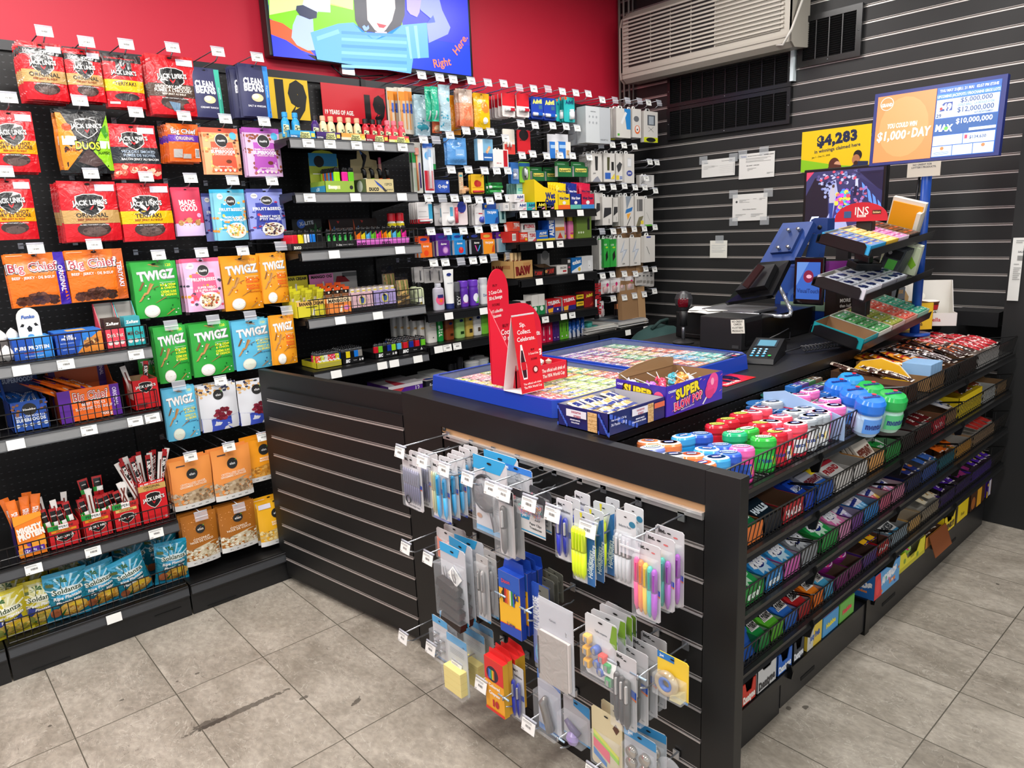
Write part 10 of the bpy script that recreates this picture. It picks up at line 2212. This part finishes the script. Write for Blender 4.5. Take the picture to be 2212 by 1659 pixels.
CF(1,1951,1978,'241c1c','9c9894',None,0,'dark chocolate carton with grey inner card on the second shelf','')
CF(1,1981,2014,'3c1418','a8a4a0',None,0,'dark red bar carton on the second shelf','')
LB(1,1981,2014,OB('6a1c20','KITKAT','e8d8d0'),8,'dark red chocolate bar in its carton',seed=9)
CF(1,2017,2044,'c01c30','8a5c40',None,0,'crimson carton printed with a weight on the second shelf','',F1=[(qb,'15 x 37 g',.5,.5,.3,'f4e8e8',.8,0,.04)],hb=.08)
CF(1,2046,2068,'8a6848','7a5a40',None,0,'brown half empty carton on the second shelf','')
LB(1,2046,2068,OB('d8d4d8','Bounty','2858a8'),4,'white and blue bar in the brown carton',seed=10)
x0,x1=CF(1,2072,2122,'f0d020','d8b818',None,0,'bright yellow carton raised above the basket on the second shelf','',hf=.085,hb=.10)
LB(1,2074,2120,OB('6a3420',"M&M",'e8d0a0',[(qf,.5,.3,.3,.2,'e8b020')]),8,'brown wrapped peanut bar in the yellow carton',seed=11,zup=.08)
CF(1,2125,2152,'d0d0cc','b8b8b4',None,0,'white plain carton near the far end of the second shelf','',hf=.06,hb=.10)
CF(1,2155,2176,'9a7850','8a6a48',None,0,'brown carton flap at the far end of the second shelf','',hb=.12)
mb=MB();mb.BX(-.05,.05,0,.012,0,.085,MT('1c4c9c'))
PL(mb,'blue_card',(xu(1622,FY,CZ[3]+.1),FY+.01,CZ[3]+.028),'plain blue card leaning by the green gum on the fourth shelf',gn,rx=R(-30))
CF(3,1640,1664,'1c7838','9ca89c',TR('1c8840','d8e0d8'),6,'dark green gum carton next to the blue card on the fourth shelf','dark green gum pack')
CF(3,1666,1694,'509c28','a0a898',TR('58b030','e85068'),5,'lime green gum carton on the fourth shelf','lime green gum pack')
CF(3,1696,1724,'2458a8','a8acb8',TR('2c68c0','88b8e8'),5,'mid blue gum carton on the fourth shelf','mid blue gum pack')
CF(3,1726,1752,'981c20','b8b0ac',TR('b82428','e89838'),5,'dark red gum carton on the fourth shelf','dark red gum pack')
CF(3,1758,1780,'d86818','c0a8a0',TR('e88020','f0c040'),5,'orange gum carton on the fourth shelf','orange gum pack')
CF(3,1782,1802,'3c88b0','a8b0b4',TR('48a0c8','a8d8ec'),5,'pale blue gum carton on the fourth shelf','pale blue gum pack')
def tin(c,c2,word):
 def f(w):
  mb=MB();r=w/2
  mb.lathe([(r*.96,0),(r,.004),(r,.022),(r*.96,.026)],MT(c,.25),24,1,.75)
  pr(mb,[(qf,.5,.5,.44,.33,'e8dce4'),(qf,.5,.5,.41,.30,c2),(qh,[(.2,.4),(.8,.55),(.8,.72),(.2,.57)],'383838'),(qb,word,.5,.56,.14,qj,.5,8,.04),(qf,.36,.28,.1,.1,'e84888')],w,w,lambda x,y,o:(x-w/2,y-w/2,.0262+o),.25,'',0)
  return mb
 return f
for j,(u,lb)in EN([(1822,'magenta oval sweet tin, first on the fourth shelf'),(1850,'magenta oval sweet tin, second on the fourth shelf')]):
 x0,x1=xu(u-14,FY,CZ[3]+.1),xu(u+13,FY,CZ[3]+.1)
 PL(TY(x1-x0,.17,.05,.06,'6a1c5c',I1='705848'),qq,((x0+x1)/2,FY+.085,CZ[3]+.028),'plum coloured carton under the %s magenta tin'%[gj,jp][j],qd)
 t_=tin('8a2478','983088','ICE')(x1-x0-.01)
 PL(t_,'sweet_tin',((x0+x1)/2,FY+.075,CZ[3]+.075),lb,'tin',rx=R(25))
CF(3,1866,1896,'4a2c78','5a4038',None,0,'purple edged carton of yellow bars on the fourth shelf','')
LB(3,1866,1896,OB('e8b020','Crunchie','c82030',ends='3c2878'),5,'yellow and purple honeycomb bar in its carton',seed=12,zup=.06)
CF(3,1899,1922,'b81820','6a4838',None,0,'red printed chocolate carton on the fourth shelf','',F1=[(qb,'15 x 37 g',.5,.5,.3,'f4e8e8',.8,0,.04)],hb=.09)
mb=MB();mb.SL([(-.05,0,0),(.05,0,0),(.05,0,.06),(-.03,0,.085)],.002,MT('c81c24',.35),Vector((0,-1,0)));pr(mb,[(qh,[(.2,.2),(.5,.5),(.35,.9),(.1,.6)],'f0e4e0'),(qf,.7,.5,.12,.12,'e8b848')],.1,.07,FL(-.05,0,0),.4,'',0)
PL(mb,'red_display_flap',(xu(1908,FY,CZ[3]+.1),FY+.09,CZ[3]+.09),'red printed card flap standing up from the red chocolate carton',gn,rx=R(-50))
CF(3,1927,1962,'8a9ca8','8a8a88',GP(jg,'COOKIES','303438',h=.09,E1=[(qc,0,0,1,.3,'48a0d0')]),4,'black, white and blue cookie bar carton on the fourth shelf','white and blue cookie bar',lean=-66)
CF(3,1965,1990,'d8a860','b8a890',None,0,'pale orange folded card carton on the fourth shelf','')
CF(3,1993,2030,'a89880','b4b0a8',None,0,'brown carton of pale gold wrapped sweets on the fourth shelf','',hb=.1)
LB(3,1996,2028,OB('d8ccb0','Ferrero','a87828',w=.04,h=.07),6,'pale gold wrapped sweet in the brown carton',seed=13)
CF(3,2034,2064,'38206c','4a4048',None,0,'purple chocolate carton, first on the fourth shelf','')
LB(3,2034,2064,OB('4a2490','Dairy Milk','e0d0f0'),6,'purple wrapped chocolate bar, first purple carton',seed=14)
CF(3,2067,2098,'38206c','4a4048',None,0,'purple chocolate carton, second on the fourth shelf','')
LB(3,2067,2098,OB('44208c','CADBURY','e0d0f0',[(qc,0,0,1,.3,'8c2c68')]),6,'purple wrapped chocolate bar, second purple carton',seed=15)
CF(3,2101,2144,'48249c','4a3848',None,0,'violet carton with yellow lettering at the far end of the fourth shelf','',hb=.1)
LB(3,2104,2140,OB('5028a0','CARAMILK','e8d840'),8,'violet bar with yellow lettering',seed=16)
def flatpacks(u0,u1,v_,me,nx,ny,zup,L1,name=jr,zi=0,y0=.90,y1=1.17,cat='mint pack',rx=0,G1=None):
 zf=CZ[zi]+.0275
 x0,x1=xu(u0,y0,zf+.08),xu(u1,y0,zf+.08)
 for i in RN(nx):
  for j in RN(ny):
   PL(me,name,(x0+(x1-x0)*(i+.5)/nx,y0+(y1-y0)*(j+.5)/ny,zf+zup+.004*j),'%s, column %s, row %s from the wire'%(L1,[kk,jc,vk,wa,we,'six'][i],[kk,jc,vk,wa,we,'six','seven'][j]),cat,G1 or L1+ja,rx=rx)
def mpack(c,c2,word,w=.05,d=.036,h=.022):
 mb=MB();mb.BB(-w/2,w/2,-d/2,d/2,0,h,MT(c,.25),.003)
 pr(mb,[(qf,.5,.5,.34,.26,c2),(qb,word,.5,.5,.26,kr,.7,0,.04),(qc,.1,.1,.9,.2,jh)],w,d,lambda x,y,o:(x-w/2,y-d/2,h+o),.3,'',0)
 return mb.mesh(jr)
def plinth(u0,u1,c,hh,L1,zi=0,d=.27):
 zf=CZ[zi]+.0275
 x0,x1=xu(u0,.895,zf+.07),xu(u1,.895,zf+.07)
 mb=CT(x1-x0,hh,d,c,F1=[(qb,'ICE',.2,.5,.3,'e0e4f0',.3,0,.05),(qc,.5,.2,.9,.5,'a8a8b8')])
 PL(mb,qq,((x0+x1)/2,.895+d/2,zf+.0006),L1,qd)
plinth(1880,1922,'3c4468',.05,'deep dark carton of small mint packs on the top shelf')
for k,(a,b,c,c2,lb)in EN([(1882,1894,'5a4488','382c68','purple'),(1896,1908,'3c6c48','28503c',vl),(1910,1921,'6a5848','4a4030','bronze')]):
 flatpacks(a,b,0,mpack(c,c2,'ice'),1,5,.052,'%s mint pack on the deep dark carton'%lb,G1='small mint packs on the dark carton')
plinth(1868,1879,'2c5c9c',.05,'blue slab carton of dark packs on the top shelf')
flatpacks(1869,1878,0,mpack('2c68b0','1c3c78','ice',.045,.04),1,5,.052,'blue mint pack by the gum jars',G1='blue mint packs by the jars')
db=mpack('14343c','1c5850','eclipse',.12,.02,.03)
for j in RN(7):
 PL(db,'dark_gum_sleeve',(2.16+.03*(j%2)+.0,1.02+.024*j,CZ[0]+.06+.002*j),'dark teal gum sleeve behind the gum jars, %s from the wire'%NTH[j],'gum sleeve','dark teal gum sleeves',rz=.1)
for j in RN(6):
 PL(mpack('1c4c88','28609c','eclipse',.12,.02,.03)if j==0 else bpy.data.objects['navy_gum_sleeve'].data,'navy_gum_sleeve',(2.03,1.02+.024*j,CZ[0]+.065+.002*j),'navy gum sleeve behind the gum jars, %s from the wire'%NTH[j],'gum sleeve','navy gum sleeves',rz=.1)
mb=MB();mb.SL([(0,-.1,0),(0,.11,0),(0,.11,.05),(0,.07,.10),(0,0,.115),(0,-.06,.095),(0,-.1,.05)],.01,MT('e8b020'),Vector((-1,0,0)))
mb.SL([(.0105,-.1,0),(.0105,.11,0),(.0105,.11,.05),(.0105,.07,.10),(.0105,0,.115),(.0105,-.06,.095),(.0105,-.1,.05)],.012,MT('d8d4c8'),Vector((-1,0,0)))
PL(mb,'yellow_divider',(xu(1934,1.0,CZ[0]+.14),1.05,CZ[0]+.0285),'big rounded yellow card divider on the top shelf',ka,rz=R(10))
x0=xu(1995,.9,CZ[0]+.1)
for j in RN(4):
 PL(MB().BB(-.014,.014,-.05,.05,0,.095,MT('88b0d8'),.001)if j==0 else bpy.data.objects['pale_blue_box'].data,'pale_blue_box',(xu(1985,.95,CZ[0]+.1)+.03*j,.955,CZ[0]+.0285),'slim pale blue box standing in the basket, %s of four'%NTH[j],'box','slim pale blue boxes')
for(a,b,c,I1,bc,wd_,wc,lb,n,sd)in[(1962,1984,'3a2418','6a4a30','3a2018',"HERSHEY",'e0d0c0','dark brown bar in the darkest carton',8,21),(2012,2042,'7a5a38','8a6440','e09028','Oh Henry','b02828','orange and gold bar on the top shelf',10,22),(2044,2072,'1c1818','6a4a34','2c1c1c','SNICKERS','d8ccd0','black and pink bar on the top shelf',12,23),(2074,2112,'2c1c18','7a5a40','3c2420','Mars','d86838','dark brown bar with orange mark on the top shelf',14,24),(2114,2160,'c8c4c0','b8b0a8','b81c28','KitKat',jx,'red wafer bar at the far end of the top shelf',18,25)]:
 CF(0,a,b,c,I1,None,0,'open %s carton of bars on the top shelf'%{21:gm,22:'kraft brown',23:ku,24:'brown and black',25:'white and red'}[sd],'',d=.27,hf=.06,hb=.085)
 LB(0,a,b,OB(bc,wd_,wc,[(qc,0,.7,1,.78,wc)]if sd!=25 else[(qf,.5,.5,.4,.2,'e8e0dc'),(qb,'KitKat',.5,.5,.09,'c01c28',.6,90,.06)],seed=sd),n,lb,seed=sd,zup=.06,y1=1.2)
ZBASE=.129
def dent(u0,u1,c,word,wc,L1,packs,I1='201c1c',pc=None,h=.07,z=ZBASE,d=.13,cut=.45,n=4,y=.94):
 x0,x1=xu(u0,y,z+.05),xu(u1,y,z+.05)
 w=x1-x0-.003
 PL(TY(w,d,h,h*1.05,c,[(qb,word,.5,.3,.3,wc,.86,4,.07),(qc,.1,.1,.6,.15,wc)],L2=[(qb,word,.5,.4,.3,wc,.7,0,.05)],I1=I1,cut=cut),qq,((x0+x1)/2,y+d/2,z+.0006),L1,qd)
 if packs:
  me=GP(pc or c,word,wc,h=.06)(w*.86).mesh('gum_pack')
  for j in RN(n):
   PL(me,'gum_pack',((x0+x1)/2,y+.03+.022*j,z+.012+.002*j),gr%(packs,ORD[j]if j else 'front'),'candy pack',packs+ja,rx=R(-40))
dent(1603,1634,'c83020',vc,'f4ece4','red flame printed gum carton at the start of the bottom deck','red gum pack on the deck',pc='a82018')
dent(1636,1678,kb,vc,'303034','white and silver gum carton on the deck','silver white gum pack on the deck',pc='b8b8b8',cut=.2,h=.08)
dent(1680,1712,'2864c0',vc,jf,'blue gum carton on the deck','blue gum pack on the deck')
dent(1714,1738,'28303c',vc,'e8ecf4','charcoal gum carton on the deck','charcoal gum pack on the deck')
def cube(u0,u1,c,top,word,L1,h=.075,d=.12,z=ZBASE,y=.94,F1=(),wc='2858a8',rz=0,nm=qq):
 x0,x1=xu(u0,y,z+.05),xu(u1,y,z+.05)
 w=x1-x0-.003
 mb=CT(w,h,d,c,F1=list(F1)+[(qb,word,.5,.5,.24,wc,.7,4,.07)],top=[(qc,.02,.02,.98,.98,top),(qf,.5,.5,.34,.26,'f0d840'),(qb,word,.5,.5,.2,'201818',.6,8,.07)]+[(ja,.05,.05,.95,.95,['f0c8d8','58b848','e8e0d0'],12,.04,4)])
 PL(mb,nm,((x0+x1)/2,y+d/2,z+.0006),L1,qd,rz=rz)
cube(1744,1776,'e0c040','f0cc20','Juicy Fruit','yellow juicy gum box on the deck',h=.08,F1=[(qc,0,0,.4,1,'c8c8c0')])
cube(1778,1812,'4898d0','e868a8','Hubba','pink topped blue gum box on the deck',h=.07,wc='f0e040')
cube(1814,1846,'68b048','88c038','Hubba','green topped gum box on the deck',h=.07,wc='e83850')
zb2=.139
x0,x1=xu(1878,.93,zb2+.05),xu(1932,.93,zb2+.05)
w=x1-x0
mb=TY(w,.16,.095,.10,'3878c8',[(qc,0,0,1,1,'58a0d8'),(qh,[(0,0),(.3,0),(.2,1),(0,1)],'d83038'),(qf,.13,.45,.08,.14,'e84048'),(qb,'AIRHEADS',.56,.62,.28,'f4f4f8',.6,4,.1),(qb,'bites',.7,.32,.2,'f08838',.4,4,.05)]+[(qf,.3+.13*i,.15+.6*((i*3)%4)/4,.025,.025,['e88838','48b068','e05888',qj,'5848b8'][i%5])for i in RN(6)],L2=[(qc,0,0,1,1,'2868b0'),(qb,'AIRHEADS',.5,.55,.22,'f4f4f8',.9,0,.1),(qb,'bites · bouchées',.5,.3,.12,'f08838',.8,0,.04),(qf,.8,.8,.06,.06,'e88838'),(qf,.2,.82,.05,.05,'48b068')],I1='1c1c30')
PL(mb,qq,((x0+x1)/2,.912+.08,zb2+.0006),'big blue candy carton with red corner on the deck',qd)
ab=OB('2850a8','AIRHEADS',jy,[(qf,.5,.2,.3,.2,'d83848')],w=.05,h=.09)
for j in RN(6):
 PL(ab,'candy_bar',(x0+.04+.05*(j%3),.95+.05*(j//3),zb2+.06),'dark blue wrapped candy in the big blue carton, %s'%NTH[j],'candy bar','dark blue wrapped candies',rx=R(-70),rz=.3*(j%2))
x0,x1=xu(1940,.93,zb2+.05),xu(1996,.93,zb2+.05)
w=x1-x0
mb=TY(w,.15,.075,.09,'e8dc28',[(qc,0,0,1,.2,'c8bc20'),(qf,.2,.5,.04,.04,'88a028'),(qf,.7,.3,.04,.04,'88a028'),(qb,'sour',.5,.5,.2,'a8a020',.3)],L2=[(qf,.5,.5,.2,.2,'c8c020')],I1='c8c0a0',cut=.5)
PL(mb,qq,((x0+x1)/2,.925+.075,zb2+.0006),'bright yellow cut out carton on the deck',qd)
for j,(dx,y,s)in EN([(-.03,.96,1),(.035,1.0,1.15)]):
 t_=tin('88b828','a8d038','SOUR')(.075)
 PL(t_,'sweet_tin',((x0+x1)/2+dx,y,zb2+.055),'lime green round candy roll, %s in the bright yellow carton'%[gz,'rear one'][j],'candy roll',rx=R(24),scale=(s,s,1))
x0,x1=xu(2000,.93,zb2+.05),xu(2036,.93,zb2+.05)
w=x1-x0
PL(TY(w,.15,.05,.07,'d89038',I1='6a4830'),qq,((x0+x1)/2,.93+.075,zb2+.0006),'orange carton with a drooping brown flap on the deck',qd)
mb=MB();mb.SL([(-w/2,0,0),(w/2,0,0),(w/2,-.03,-.085),(-w/2,-.03,-.085)],.002,MT('8a4a24'));pr(mb,[(qb,'Caramilk',.4,.5,.3,wl,.6,20,.06),(qf,.8,.4,.12,.12,'c87838')],w,.085,lambda x,z,o:(x-w/2,-.03+z*.35-o-.001,-.085+z),.4,'',0)
PL(mb,'hanging_flap',((x0+x1)/2+.02,.926,zb2+.055),'brown glossy carton flap hanging over the deck edge',gn)
LB(0,2002,2034,OB('3c2018','CARAMEL','e8d8c8'),3,'dark brown bar in the orange carton',z=zb2,zup=.035,seed=31,y0=.95,y1=1.05)
for(a,b,h_,c,I1,fr,lb,cut)in[(2040,2064,.075,'f0d018','3c2c20',[(qb,'HENRY!',.5,.35,.3,'3a2410',.84,0,.08)],'yellow candy carton with a torn top on the deck',.4),(2065,2092,.085,'f0d018','5a5030',[(qc,0,0,.12,1,'3a2a18'),(qb,'Poke',.55,.35,.2,'4a4420',.4,0,0,.3)],'plain yellow candy carton on the deck',0),(2096,2128,.085,'4a2c18','7a6040',[(qc,.45,0,.75,1,'e8a828'),(qf,.2,.4,.14,.14,'a86028')],'brown and orange candy carton near the deck end',0),(2132,2164,.09,'402080','8a6c48',[(qc,.4,.05,.9,.9,'d8d0d8'),(qf,.2,.7,.12,.12,'e8b828'),(qh,[(0,0),(.3,0),(.2,.3),(0,.4)],'e8b828')],'purple and white candy carton near the deck end',.3),(2168,2192,.08,'c89838','9a7850',[(qf,.5,.5,.3,.2,'6a3c90'),(qc,.1,.1,.9,.2,'5a3080')],'gold and purple carton at the very end of the bottom deck',0)]:
 x0,x1=xu(a,.925,zb2+.05),xu(b,.925,zb2+.05)
 PL(TY(x1-x0-.003,.17,h_,h_*1.35,c,fr,I1=I1,cut=cut),qq,((x0+x1)/2,.925+.085,zb2+.0006),lb,qd)
 if a>2100:LB(0,a,b-4,OB('4c2898','wunderbar'if a<2160 else 'bar','f0d028'),4,'purple and yellow bar in the %s carton'%('purple and white'if a<2160 else 'gold'),z=zb2,zup=.05,seed=a,y0=.945,y1=1.07)
